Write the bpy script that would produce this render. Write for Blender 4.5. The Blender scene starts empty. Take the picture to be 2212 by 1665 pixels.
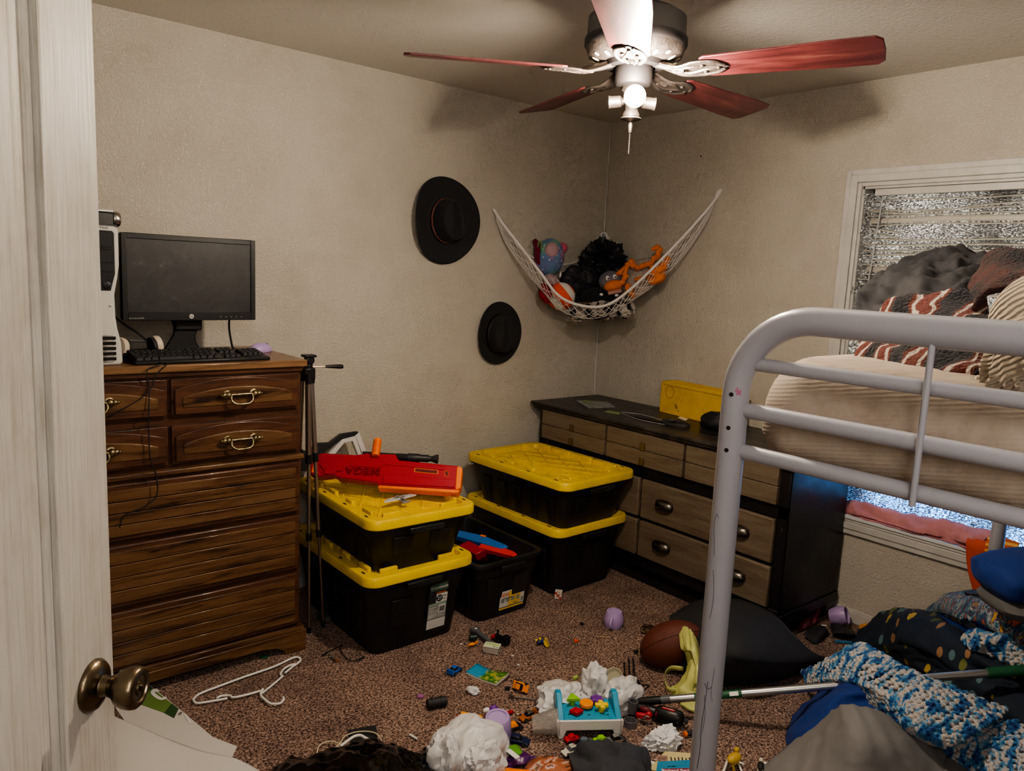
import bpy, math, random
from mathutils import Vector, Matrix, noise, Euler
random.seed(7)
S=bpy.context.scene; COL=S.collection
PI=math.pi; R=math.radians
def V(*a): return Vector(a if len(a)>1 else a[0])
# ---------- camera calibration: room corner at the origin, wall_back on y=0, wall_right on x=0
FP,YAW,PIT,ROL=1650.765,R(39.80847554),R(8.34382398),R(2.65704562)
CAM=V(-3.415,-3.2956,1.533)
_f=V(math.sin(YAW)*math.cos(PIT),math.cos(YAW)*math.cos(PIT),-math.sin(PIT))
_r0=V(math.cos(YAW),-math.sin(YAW),0); _u0=_r0.cross(_f)
_r=_r0*math.cos(ROL)+_u0*math.sin(ROL); _u=_u0*math.cos(ROL)-_r0*math.sin(ROL)
def ray(x,y): return _f+_r*((x-1106)/FP)-_u*((y-832.5)/FP)
def at(x,y,ax,v):
    d=ray(x,y); return CAM+d*((v-CAM[ax])/d[ax])
def Z(x,y,v=0): return at(x,y,2,v)
def X(x,y,v=0): return at(x,y,0,v)
def Y(x,y,v=0): return at(x,y,1,v)
def D(x,y,t): return CAM+ray(x,y)*t
# ---------- materials
MATS={}
def nn(nt,t,**k):
    n=nt.nodes.new(t)
    for a,b in k.items():
        if a in n.inputs: n.inputs[a].default_value=b
        else: setattr(n,a,b)
    return n
def M(name,col=(.8,.8,.8),rough=.5,metal=0,bump=0,bscale=50,mottle=0,mscale=6,coat=0,trans=0,alpha=1,emit=None,es=1,sheen=0,subs=0,col2=None,fn=None,ior=1.45,stretch=(1,1,1)):
    if name in MATS: return MATS[name]
    m=bpy.data.materials.new(name); m.use_nodes=True; nt=m.node_tree; b=nt.nodes['Principled BSDF']
    c=tuple(col)+(1,)
    b.inputs['Base Color'].default_value=c; b.inputs['Roughness'].default_value=rough; b.inputs['Metallic'].default_value=metal
    b.inputs['Coat Weight'].default_value=coat; b.inputs['Transmission Weight'].default_value=trans; b.inputs['Alpha'].default_value=alpha
    b.inputs['Sheen Weight'].default_value=sheen*.12; b.inputs['IOR'].default_value=ior
    if subs: b.inputs['Subsurface Weight'].default_value=subs; b.inputs['Subsurface Radius'].default_value=(.02,.02,.02)
    if emit: b.inputs['Emission Color'].default_value=tuple(emit)+(1,); b.inputs['Emission Strength'].default_value=es
    L=nt.links.new
    tc=nn(nt,'ShaderNodeTexCoord'); mp=nn(nt,'ShaderNodeMapping'); mp.inputs['Scale'].default_value=stretch; L(tc.outputs['Object'],mp.inputs[0])
    if mottle or col2:
        n=nn(nt,'ShaderNodeTexNoise',Scale=mscale,Detail=5.0,Roughness=.6); L(mp.outputs[0],n.inputs['Vector'])
        r=nn(nt,'ShaderNodeValToRGB'); L(n.outputs['Fac'],r.inputs[0])
        d=col2 or tuple(x*(1-mottle) for x in col)
        r.color_ramp.elements[0].position=.35; r.color_ramp.elements[1].position=.65
        r.color_ramp.elements[0].color=tuple(d)+(1,); r.color_ramp.elements[1].color=c
        L(r.outputs[0],b.inputs['Base Color'])
    if bump:
        n=nn(nt,'ShaderNodeTexNoise',Scale=bscale,Detail=4.0); L(mp.outputs[0],n.inputs['Vector'])
        bp=nn(nt,'ShaderNodeBump',Strength=bump,Distance=.01); L(n.outputs['Fac'],bp.inputs['Height']); L(bp.outputs[0],b.inputs['Normal'])
    if fn: fn(nt,b,tc,L)
    MATS[name]=m; return m
def ramp(nt,src,stops,L,interp=None):
    r=nn(nt,'ShaderNodeValToRGB'); L(src,r.inputs[0]); e=r.color_ramp.elements
    while len(e)<len(stops): e.new(.5)
    for k,(p,c) in enumerate(stops): e[k].position=p; e[k].color=tuple(c)+(1,)
    if interp: r.color_ramp.interpolation=interp
    return r
def bumpn(nt,src,b,L,st=.5,dist=.01):
    bp=nn(nt,'ShaderNodeBump',Strength=st,Distance=dist); L(src,bp.inputs['Height']); L(bp.outputs[0],b.inputs['Normal'])
def mapping(nt,tc,L,sc=(1,1,1),rot=(0,0,0),loc=(0,0,0),out='Object'):
    mp=nn(nt,'ShaderNodeMapping'); mp.inputs['Scale'].default_value=sc; mp.inputs['Rotation'].default_value=rot; mp.inputs['Location'].default_value=loc
    L(tc.outputs[out],mp.inputs[0]); return mp.outputs[0]
# ---------- mesh builder
def sm(p,q,t): return p+(q-p)*t
def cr(p0,p1,p2,p3,t): return .5*((2*p1)+(p2-p0)*t+(2*p0-5*p1+4*p2-p3)*t*t+(3*p1-p0-3*p2+p3)*t**3)
def spline(pts,n=8,closed=False):
    pts=[V(p) for p in pts]; N=len(pts); out=[]
    rng=N if closed else N-1
    for i in range(rng):
        g=(lambda k: pts[k%N]) if closed else (lambda k: pts[max(0,min(N-1,k))])
        for j in range(n): out.append(cr(g(i-1),g(i),g(i+1),g(i+2),j/n))
    if not closed: out.append(pts[-1])
    return out
def rrect(w,l,r,n=5):
    o=[]
    for cx,cy,a in ((w/2-r,l/2-r,0),(-w/2+r,l/2-r,90),(-w/2+r,-l/2+r,180),(w/2-r,-l/2+r,270)):
        for k in range(n+1):
            t=R(a+90*k/n); o.append((cx+r*math.cos(t),cy+r*math.sin(t)))
    return o
class G:
    def __init__(s): s.v=[]; s.f=[]; s.m=[]; s.mi=0
    def add(s,vs,fs,T=None):
        o=len(s.v)
        for p in vs:
            p=V(p); s.v.append(T@p if T else p)
        for f in fs: s.f.append([i+o for i in f]); s.m.append(s.mi)
        return s
    def mat(s,i): s.mi=i; return s
    def box(s,x0,x1,y0,y1,z0,z1,T=None):
        vs=[(x,y,z) for z in (z0,z1) for y in (y0,y1) for x in (x0,x1)]
        return s.add(vs,[(0,2,3,1),(4,5,7,6),(0,1,5,4),(2,6,7,3),(0,4,6,2),(1,3,7,5)],T)
    def cbox(s,c,d,T=None):
        return s.box(c[0]-d[0]/2,c[0]+d[0]/2,c[1]-d[1]/2,c[1]+d[1]/2,c[2]-d[2]/2,c[2]+d[2]/2,T)
    def prism(s,pts,z0,z1,T=None):
        n=len(pts); vs=[(p[0],p[1],z0) for p in pts]+[(p[0],p[1],z1) for p in pts]
        fs=[tuple(range(n))[::-1],tuple(range(n,2*n))]+[(i,(i+1)%n,(i+1)%n+n,i+n) for i in range(n)]
        return s.add(vs,fs,T)
    def loft(s,rings,T=None,cap0=True,cap1=True):
        n=len(rings[0]); vs=[p for r in rings for p in r]; fs=[]
        for k in range(len(rings)-1):
            for i in range(n):
                j=(i+1)%n; fs.append((k*n+i,k*n+j,(k+1)*n+j,(k+1)*n+i))
        if cap0: fs.append(tuple(range(n))[::-1])
        if cap1: fs.append(tuple(range((len(rings)-1)*n,len(rings)*n)))
        return s.add(vs,fs,T)
    def rloft(s,spec,T=None,cap0=True,cap1=True,n=5):
        return s.loft([[(x,y,z) for x,y in rrect(w,l,r,n)] for w,l,r,z in spec],T,cap0,cap1)
    def lathe(s,prof,n=32,T=None,cap0=True,cap1=True):
        return s.loft([[(r*math.cos(2*PI*i/n),r*math.sin(2*PI*i/n),z) for i in range(n)] for r,z in prof],T,cap0,cap1)
    def tube(s,pts,r,n=8,closed=False,T=None,cap=True,flat=1):
        pts=[V(p) for p in pts]; N=len(pts); rings=[]; up=None
        for i in range(N):
            if closed: t=pts[(i+1)%N]-pts[i-1]
            else: t=pts[min(N-1,i+1)]-pts[max(0,i-1)]
            if t.length<1e-9: t=V(0,0,1)
            t.normalize()
            if up is None:
                up=t.orthogonal() if abs(t.z)>.95 else V(0,0,1)
            u=(up-t*up.dot(t))
            if u.length<1e-6: u=t.orthogonal()
            u.normalize(); up=u; w=t.cross(u); rr=r[i] if isinstance(r,(list,tuple)) else r
            rings.append([pts[i]+u*rr*math.sin(2*PI*k/n)*flat+w*rr*math.cos(2*PI*k/n) for k in range(n)])
        if closed: rings.append(rings[0])
        return s.loft(rings,T,cap and not closed,cap and not closed)
    def cyl(s,a,b,r,n=20,r2=None,T=None): return s.tube([a,b],[r,r if r2 is None else r2],n,T=T)
    def ell(s,c,r,T=None,nu=24,nv=14,fn=None):
        vs=[];fs=[]; c=V(c)
        for j in range(nv+1):
            ph=-PI/2+PI*j/nv
            for i in range(nu):
                th=2*PI*i/nu; d=V(math.cos(ph)*math.cos(th),math.cos(ph)*math.sin(th),math.sin(ph))
                k=fn(d) if fn else 1
                vs.append(c+V(d.x*r[0]*k,d.y*r[1]*k,d.z*r[2]*k))
        for j in range(nv):
            for i in range(nu):
                a=j*nu+i;b=j*nu+(i+1)%nu; fs.append((a,b,b+nu,a+nu))
        return s.add(vs,fs,T)
    def grid(s,P,T=None,closed=False):
        r=len(P);c=len(P[0]); vs=[p for row in P for p in row]; fs=[]
        for i in range(r-1):
            for j in range(c if closed else c-1):
                k=(j+1)%c; fs.append((i*c+j,i*c+k,(i+1)*c+k,(i+1)*c+j))
        return s.add(vs,fs,T)
    def build(s,name,mat,parent=None,smooth=35,bevel=0,bseg=2,solid=0,sub=0,center=False,loc=None,off=0,recalc=True):
        me=bpy.data.meshes.new(name); vs=s.v; org=V(0,0,0)
        if center:
            lo=V(*[min(p[k] for p in vs) for k in range(3)]); hi=V(*[max(p[k] for p in vs) for k in range(3)])
            org=V((lo.x+hi.x)/2,(lo.y+hi.y)/2,lo.z); vs=[p-org for p in vs]
        me.from_pydata([tuple(p) for p in vs],[],s.f)
        for mt in (mat if isinstance(mat,(list,tuple)) else [mat]): me.materials.append(mt)
        me.polygons.foreach_set('material_index',s.m)
        if recalc:
            import bmesh
            bm=bmesh.new(); bm.from_mesh(me); bmesh.ops.remove_doubles(bm,verts=bm.verts,dist=1e-6); bmesh.ops.recalc_face_normals(bm,faces=bm.faces); bm.to_mesh(me); bm.free()
        if smooth:
            me.polygons.foreach_set('use_smooth',[True]*len(me.polygons))
            try: me.set_sharp_from_angle(angle=R(smooth))
            except Exception: pass
        me.update()
        o=bpy.data.objects.new(name,me); COL.objects.link(o)
        o.location=org if loc is None else loc
        if parent: o.parent=parent
        if solid: md=o.modifiers.new('s','SOLIDIFY'); md.thickness=solid; md.offset=off
        if sub: md=o.modifiers.new('u','SUBSURF'); md.levels=sub; md.render_levels=sub
        if bevel: md=o.modifiers.new('b','BEVEL'); md.width=bevel; md.segments=bseg; md.limit_method='ANGLE'; md.angle_limit=R(40)
        return o
def tag(o,label,cat,group=None,kind=None):
    if kind: o['kind']=kind
    if label: o['label']=label
    if cat: o['category']=cat
    if group: o['group']=group
    return o
def thing(name,label,cat,loc=(0,0,0),rz=0,group=None,rot=None):
    o=bpy.data.objects.new(name,None); COL.objects.link(o); o.location=loc; o.rotation_euler=rot if rot else (0,0,rz); o.empty_display_size=.05
    return tag(o,label,cat,group)
def struct(o): o['kind']='structure'; return o
def text(s,size,mat,parent,T,name='lettering',ext=.0003,align='CENTER',sx=1,spacing=1,bold=0):
    c=bpy.data.curves.new(name,'FONT'); c.body=s; c.size=size; c.extrude=ext; c.align_x=align; c.align_y='CENTER'; c.space_character=spacing; c.offset=bold
    t=bpy.data.objects.new(name,c); COL.objects.link(t)
    bpy.context.view_layer.update()
    me=bpy.data.meshes.new_from_object(t.evaluated_get(bpy.context.evaluated_depsgraph_get())); bpy.data.objects.remove(t); me.materials.clear(); me.materials.append(mat)
    me.transform(T@Matrix.Diagonal((sx,1,1,1)))
    o=bpy.data.objects.new(name,me); COL.objects.link(o); o.parent=parent; return o
def fr(o,x,z,t=None):  # frame from origin, x axis and z axis
    x=V(x).normalized(); z=V(z); z=(z-x*z.dot(x)).normalized(); y=z.cross(x)
    m=Matrix((x,y,z)).transposed().to_4x4(); m.translation=V(o); return m
def T3(loc=(0,0,0),rot=(0,0,0),sc=(1,1,1)):
    return Matrix.LocRotScale(V(loc),Euler(rot),V(sc))
def fb(p,sc,oc=4,s=0):
    q=V(p)*sc+V(s*7.3,s*3.1,s*5.7); return noise.fractal(q,1.0,2.0,oc,noise_basis='PERLIN_ORIGINAL')
def ridge(p,sc,s=0):
    q=V(p)*sc+V(s*7.3,s*3.1,s*5.7); return 1-abs(noise.noise(q))*2
def patch(rows,n=8,m=8,amp=.006,fold=(0,0),seed=1,scale=9,zmin=.004,lift=None):
    """smooth surface through rows of control points, with cloth wrinkles"""
    rs=[spline(r,n) for r in rows]; cols=list(zip(*rs)); cs=[spline(c,m) for c in cols]
    P=[list(x) for x in zip(*cs)]; a=len(P); b=len(P[0]); Q=[]
    for i in range(a):
        row=[]
        for j in range(b):
            p=P[i][j]; du=P[min(a-1,i+1)][j]-P[max(0,i-1)][j]; dv=P[i][min(b-1,j+1)]-P[i][max(0,j-1)]
            nr=du.cross(dv)
            if nr.length<1e-9: nr=V(0,0,1)
            nr.normalize()
            if nr.z<0: nr=-nr
            q=V(i/a*fold[0]+fb(p,2,2,seed)*1.0, j/b*fold[1]+fb(p,2,2,seed+3)*1.0,seed*3.7) if (fold[0] or fold[1]) else p*scale
            d=(1-2*abs(noise.noise(q+V(seed,0,0))))*amp+amp*.6*fb(p,scale*2.2,3,seed)
            p=p+nr*d
            if zmin is not None: p.z=max(p.z,zmin)
            row.append(p)
        Q.append(row)
    return Q
def crumple(g,c,r,seed=0,k=.35,sc=6,nu=40,nv=24,T=None,floor=None):
    c=V(c)
    def fn(d):
        q=d+V(seed*1.7,seed*.9,-seed*1.3)+V(1,1,1)*noise.noise(d*2+V(seed,0,0))*.25
        a=noise.voronoi(q*sc*.32)[0][0]; b=noise.voronoi(q*sc*.75)[0][0]; e=noise.noise(d*1.3+V(0,seed,0))
        return 1+k*(.8*(a-.45)+.4*(b-.45)+.5*e)
    n0=len(g.v); g.ell(c,r,T,nu,nv,fn)
    if floor is not None:
        for i in range(n0,len(g.v)):
            if g.v[i].z<floor: g.v[i].z=floor
    return g
BULB=400; FILL=13; EXPO=.9; LOOK='AgX - Medium High Contrast'
# ================= materials for the room
def f_wall(nt,b,tc,L):
    n=nn(nt,'ShaderNodeTexNoise',Scale=95.,Detail=5.,Roughness=.62); L(tc.outputs['Object'],n.inputs['Vector'])
    r=ramp(nt,n.outputs['Fac'],[(.42,(0,0,0)),(.6,(1,1,1))],L)
    n2=nn(nt,'ShaderNodeTexNoise',Scale=9.,Detail=3.); L(tc.outputs['Object'],n2.inputs['Vector'])
    mx=nn(nt,'ShaderNodeMath',operation='ADD'); L(r.outputs[0],mx.inputs[0]); L(n2.outputs['Fac'],mx.inputs[1])
    bumpn(nt,mx.outputs[0],b,L,.7,.0034)
    n3=nn(nt,'ShaderNodeTexNoise',Scale=2.2,Detail=6.,Roughness=.7); L(tc.outputs['Object'],n3.inputs['Vector'])
    c=ramp(nt,n3.outputs['Fac'],[(.3,(.55,.505,.44)),(.55,(.62,.58,.51)),(.75,(.65,.61,.545))],L)
    v=nn(nt,'ShaderNodeTexVoronoi',Scale=3.1,Randomness=1.0); L(tc.outputs['Object'],v.inputs['Vector'])
    sp=ramp(nt,v.outputs['Distance'],[(.012,(.12,.1,.09)),(.02,(1,1,1))],L)
    mm=nn(nt,'ShaderNodeMix',data_type='RGBA',blend_type='MULTIPLY'); mm.inputs[0].default_value=1; L(c.outputs[0],mm.inputs[6]); L(sp.outputs[0],mm.inputs[7]); L(mm.outputs[2],b.inputs['Base Color'])
MW=M('painted_wall_plaster',rough=.62,fn=f_wall)
def f_ceil(nt,b,tc,L):
    n=nn(nt,'ShaderNodeTexNoise',Scale=55.,Detail=6.,Roughness=.7); L(tc.outputs['Object'],n.inputs['Vector'])
    bumpn(nt,n.outputs['Fac'],b,L,.7,.009)
MC=M('ceiling_texture',(.66,.635,.59),.85,fn=f_ceil)
def f_carpet(nt,b,tc,L):
    n=nn(nt,'ShaderNodeTexNoise',Scale=140.,Detail=3.,Roughness=.6,Distortion=.8); L(tc.outputs['Object'],n.inputs['Vector'])
    c=ramp(nt,n.outputs['Fac'],[(.38,(.035,.017,.013)),(.46,(.19,.115,.09)),(.54,(.42,.285,.225)),(.66,(.62,.46,.38))],L)
    n2=nn(nt,'ShaderNodeTexNoise',Scale=5.,Detail=5.,Roughness=.65); L(tc.outputs['Object'],n2.inputs['Vector'])
    c2=ramp(nt,n2.outputs['Fac'],[(.35,(.72,.68,.68)),(.6,(1.08,1.05,1.02))],L)
    mm=nn(nt,'ShaderNodeMix',data_type='RGBA',blend_type='MULTIPLY'); mm.inputs[0].default_value=1; L(c.outputs[0],mm.inputs[6]); L(c2.outputs[0],mm.inputs[7]); L(mm.outputs[2],b.inputs['Base Color'])
    bumpn(nt,n.outputs['Fac'],b,L,1.,.012)
MF=M('brown_carpet',rough=.95,sheen=.2,fn=f_carpet)
MTR=M('white_gloss_trim',(.60,.59,.57),.4,mottle=.12,mscale=14)
X0,Y0,H=-3.78,-3.95,2.44
W0,W1,WZ0,WZ1=-1.575,-2.925,.488,1.985
struct(G().box(X0,.0,Y0,0,-.12,0).build('floor',MF))
struct(G().box(X0-.1,.12,Y0-.1,.1,H,H+.1).build('ceiling',MC))
struct(G().box(X0-.1,.12,0,.1,-.12,H).build('wall_back',MW))
struct(G().box(X0-.1,X0,Y0-.1,0,-.12,H).build('wall_left',MW))
struct(G().box(X0-.1,.12,Y0-.1,Y0,-.12,H).build('wall_front',MW))
g=G().box(0,.12,W0,0,-.12,H).box(0,.12,Y0,W1,-.12,H).box(0,.12,W1,W0,-.12,WZ0).box(0,.12,W1,W0,WZ1,H)
struct(g.build('wall_right',MW))
def board(g,p0,p1,h,th): g.box(min(p0[0],p1[0]),max(p0[0],p1[0]),min(p0[1],p1[1]),max(p0[1],p1[1]),0,h)
struct(G().box(-.013,0,Y0,0,0,.055).box(-.009,0,Y0,0,.055,.062).build('baseboard_right',MTR,bevel=.003))
struct(G().box(X0,-.013,-.013,0,0,.055).box(X0,-.013,-.009,0,.055,.062).build('baseboard_back',MTR,bevel=.003))
# thin caulk bead running down the corner
pts=[(-.004+.002*math.sin(z*31),-.004,z) for z in [i*.05 for i in range(1,49)]]
struct(G().tube(pts,.0035,6).build('trim_corner_bead',M('caulk',(.62,.62,.62),.5)))
# window: casing, jambs, sill, sash, glass
w=bpy.data.objects.new('window_1',None); COL.objects.link(w); w.location=(0,W0,WZ0); w['kind']='structure'
def wl(g,name,mat,**k): o=g.build(name,mat,w,loc=(0,-W0,-WZ0),**k); return o
g=G()
for (a,b2) in ((0,.018),(.018,.05),(.05,.075)):
    t=.012 if a==0 else (.02 if a==.018 else .015)
    g.box(-t,0,W0+a,W0+b2,WZ0-b2,WZ1+b2); g.box(-t,0,W1-b2,W1-a,WZ0-b2,WZ1+b2)
    g.box(-t,0,W1-a,W0+a,WZ1+a,WZ1+b2); g.box(-t*1.1,0,W1-a,W0+a,WZ0-b2,WZ0-a)
wl(g,'casing',MTR,bevel=.003)
g=G().box(0,.11,W0-.01,W0,WZ0,WZ1).box(0,.11,W1,W1+.01,WZ0,WZ1).box(0,.11,W1,W0,WZ1-.01,WZ1)
wl(g,'jamb',MTR); wl(G().box(-.02,.11,W1,W0,WZ0-.004,WZ0+.012),'sill',M('sill_white',(.7,.72,.75),.35),bevel=.003)
g=G()
for y0,y1 in ((W0-.045,W0-.01),(W1+.01,W1+.045),((W0+W1)/2-.02,(W0+W1)/2+.02)): g.box(.085,.11,y0,y1,WZ0+.01,WZ1-.01)
g.box(.085,.11,W1,W0,WZ0+.01,WZ0+.045).box(.085,.11,W1,W0,WZ1-.045,WZ1-.01)
wl(g,'sash',MTR); wl(G().box(.098,.102,W1+.01,W0-.01,WZ0+.01,WZ1-.01),'pane',M('window_glass',(.9,.95,1),.02,trans=1))
# crinkled foil insulation hung inside the recess
def f_foil(nt,b,tc,L):
    v=nn(nt,'ShaderNodeTexVoronoi',Scale=75.); L(mapping(nt,tc,L,(1,1,1.6)),v.inputs['Vector'])
    n=nn(nt,'ShaderNodeTexNoise',Scale=40.,Detail=4.); L(tc.outputs['Object'],n.inputs['Vector'])
    a=nn(nt,'ShaderNodeMath',operation='ADD'); L(v.outputs['Distance'],a.inputs[0]); L(n.outputs['Fac'],a.inputs[1])
    bumpn(nt,a.outputs[0],b,L,1.,.012)
    # daylight painted as emission in noise spots, cooler and stronger low down
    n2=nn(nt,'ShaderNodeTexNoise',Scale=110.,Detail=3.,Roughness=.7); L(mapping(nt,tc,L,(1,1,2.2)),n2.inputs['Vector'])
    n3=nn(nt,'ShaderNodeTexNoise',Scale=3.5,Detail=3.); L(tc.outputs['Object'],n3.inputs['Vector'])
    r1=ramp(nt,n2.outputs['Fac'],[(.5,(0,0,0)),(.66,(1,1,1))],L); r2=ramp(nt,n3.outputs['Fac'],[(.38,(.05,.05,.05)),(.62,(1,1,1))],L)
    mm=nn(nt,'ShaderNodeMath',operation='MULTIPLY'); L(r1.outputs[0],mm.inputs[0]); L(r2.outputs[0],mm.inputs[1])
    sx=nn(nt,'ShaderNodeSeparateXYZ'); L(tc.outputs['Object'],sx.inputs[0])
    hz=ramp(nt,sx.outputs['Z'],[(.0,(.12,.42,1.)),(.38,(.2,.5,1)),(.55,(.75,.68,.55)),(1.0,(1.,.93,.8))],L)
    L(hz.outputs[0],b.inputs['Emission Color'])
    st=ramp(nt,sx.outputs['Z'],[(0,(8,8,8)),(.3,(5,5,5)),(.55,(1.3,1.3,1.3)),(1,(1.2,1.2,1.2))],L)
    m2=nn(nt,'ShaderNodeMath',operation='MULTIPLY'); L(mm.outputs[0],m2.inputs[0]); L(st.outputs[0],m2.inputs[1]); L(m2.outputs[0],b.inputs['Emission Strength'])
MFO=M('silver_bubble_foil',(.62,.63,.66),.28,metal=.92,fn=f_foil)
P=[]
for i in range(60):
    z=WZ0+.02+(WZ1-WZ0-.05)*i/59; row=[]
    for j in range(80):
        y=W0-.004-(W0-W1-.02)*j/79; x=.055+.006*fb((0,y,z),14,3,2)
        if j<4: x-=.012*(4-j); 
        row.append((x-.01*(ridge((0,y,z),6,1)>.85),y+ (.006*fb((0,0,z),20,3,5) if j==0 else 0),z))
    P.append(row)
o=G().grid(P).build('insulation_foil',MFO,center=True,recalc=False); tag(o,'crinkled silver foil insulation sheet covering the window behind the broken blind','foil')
# blind
bl=thing('window_blind','broken off-white slatted window blind with bent and missing slats','blind',(.03,W0-.05,1.98))
def BL(g,name,mat,**k): return g.build(name,mat,bl,loc=(-.03,-(W0-.05),-1.98),**k)
MBL=M('aged_vinyl_slat',(.62,.60,.55),.45,mottle=.15)
yl,yr=W0-.05,W1+.03
BL(G().box(.012,.04,yr,yl,1.945,1.974),'headrail',MTR,bevel=.002)
zz=1.925; k=0
random.seed(3)
slats=[]
while zz>.80:
    tilt=.35+.15*random.random(); y0=yl+random.uniform(-.004,.03); y1=yr; dz=random.uniform(-.003,.003)
    sag=0
    if k==1: sag=.04
    pts=[]
    for j in range(9):
        y=y0+(y1-y0)*j/8; s=-sag*max(0,1-abs(j-1.2)/2.2) if sag else .003*math.sin(j*1.7+k)
        pts.append((y,s))
    w_=.0115; wid=k in (4,14)
    if wid: tilt=1.35; w_=.013
    if k in (6,7,19): y0=yl; pts=[(yl,.01),(yl-.07,-.004),(yl-.12,-.014)]
    g=G(); P=[]
    for y,s in pts: P.append([(.026-w_*math.cos(tilt),y,zz+dz+s-w_*math.sin(tilt)),(.026,y,zz+dz+s+.0015),(.026+w_*math.cos(tilt),y,zz+dz+s+w_*math.sin(tilt))])
    BL(g.grid(P),'slat',MBL,solid=.0008)
    k+=1; zz-=.0215 if k<18 else .027
BL(G().cyl((.008,-1.665,1.94),(.004,-1.640,1.49),.0035,8),'wand',M('clear_plastic_rod',(.75,.78,.8),.2,trans=.5))
for yy in (-1.69,-2.02): BL(G().tube([(.012,yy,1.945),(.012,yy-.004,1.4),(.012,yy,.82)],.0009,5),'lift_cord',MBL)
# outdoors light seen only through gaps
# marks on the wall
MDK=M('scuff_dark',(.10,.08,.07),.8); MLT=M('chip_white',(.75,.73,.7),.8)
# ================= door in the doorway, left foreground
ha=R(41); dirv=V(math.sin(ha),math.cos(ha),0); nrm=V(dirv.y,-dirv.x,0)
DE=V(-3.197,-2.222,0)
door=bpy.data.objects.new('door_1',None); COL.objects.link(door); door['kind']='structure'
door.matrix_world=fr(DE,-dirv,(0,0,1))   # local x: from free edge to hinge
# local y = z cross x ; visible face is on the side of nrm
sg=1 if (V(0,0,1).cross(-dirv)).dot(nrm)>0 else -1
def f_door(nt,b,tc,L):
    n=nn(nt,'ShaderNodeTexNoise',Scale=9.,Detail=7.,Roughness=.65,Distortion=.3); L(mapping(nt,tc,L,(22,22,.8)),n.inputs['Vector'])
    bumpn(nt,n.outputs['Fac'],b,L,.55,.0022)
    n2=nn(nt,'ShaderNodeTexNoise',Scale=5.,Detail=6.,Roughness=.7); L(mapping(nt,tc,L,(1,1,.5)),n2.inputs['Vector'])
    r=ramp(nt,n2.outputs['Fac'],[(.3,(.36,.32,.26)),(.5,(.50,.475,.43)),(.7,(.56,.54,.50))],L)
    n3=ramp(nt,n.outputs['Fac'],[(.35,(.82,.80,.76)),(.55,(1,1,1))],L)
    mm=nn(nt,'ShaderNodeMix',data_type='RGBA',blend_type='MULTIPLY'); mm.inputs[0].default_value=1; L(r.outputs[0],mm.inputs[6]); L(n3.outputs[0],mm.inputs[7]); L(mm.outputs[2],b.inputs['Base Color'])
MD=M('door_paint_woodgrain',rough=.42,fn=f_door)
th=.035
g=G()
def yb(a,b): return (min(sg*a,sg*b),max(sg*a,sg*b))
def db(x0,x1,z0,z1,a=-th,b=0): y=yb(a,b); g.box(x0,x1,y[0],y[1],z0,z1)
cols=[(0,.108),(.335,.425),(.652,.76)]
for a,b_ in cols: db(a,b_,.01,2.03)
for a,b_ in ((.01,.2),(1.90,2.03)):
    db(.108,.335,a,b_); db(.425,.652,a,b_)
pan=[(x0,x1,z0,z1) for x0,x1 in ((.108,.335),(.425,.652)) for z0,z1 in ((.2,1.90),)]
struct_body=g.build('door_slab',MD,door,bevel=.004)
g=G()
for x0,x1,z0,z1 in pan:
    y=yb(-th+.012,-.013); g.box(x0,x1,y[0],y[1],z0,z1)
    cx,cz=(x0+x1)/2,(z0+z1)/2; w_,h_=x1-x0,z1-z0
    rings=[]
    for ins,dep in ((.0,-.013),(.006,-.006),(.014,-.011),(.030,-.011),(.045,-.003)):
        rings.append([(cx-w_/2+ins,sg*dep,z0+ins),(cx+w_/2-ins,sg*dep,z0+ins),(cx+w_/2-ins,sg*dep,z1-ins),(cx-w_/2+ins,sg*dep,z1-ins)])
    g.loft(rings,cap0=False)
g.build('door_panel',MD,door,smooth=20)
MBR=M('antique_brass',(.20,.155,.10),.3,metal=1,mottle=.4,mscale=30,bump=.08,bscale=120)
kx,kz=.052,.985
KT=Matrix.Translation(V(kx,0,kz))@Matrix.Rotation(-sg*PI/2,4,'X')
prof=[(.002,0),(.033,0),(.0335,.003),(.030,.008),(.022,.012),(.014,.014),(.0125,.018),(.0125,.026)]
kn=G().lathe(prof,40,KT).build('door_knob',MBR,door,smooth=50)
prof=[(.0135,.024),(.0145,.028),(.018,.033),(.023,.037),(.0265,.046),(.0272,.054),(.0260,.060),(.0225,.0635),(.0175,.0635),(.0165,.0615),(.009,.0615),(.0085,.0635),(.003,.0635)]
G().lathe(prof,40,KT).build('knob_handle',MBR,kn,smooth=50)
G().lathe([(.006,0),(.006,.001),(.002,.001)],16,KT@Matrix.Translation(V(0.004,.022,.0085))).build('screw',M('brass_dark',(.1,.08,.05),.4,metal=1),kn)
G().cbox((0,0,.0645),(.003,.008,.002),KT).build('lock_slot',M('brass_dark'),kn)
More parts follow.
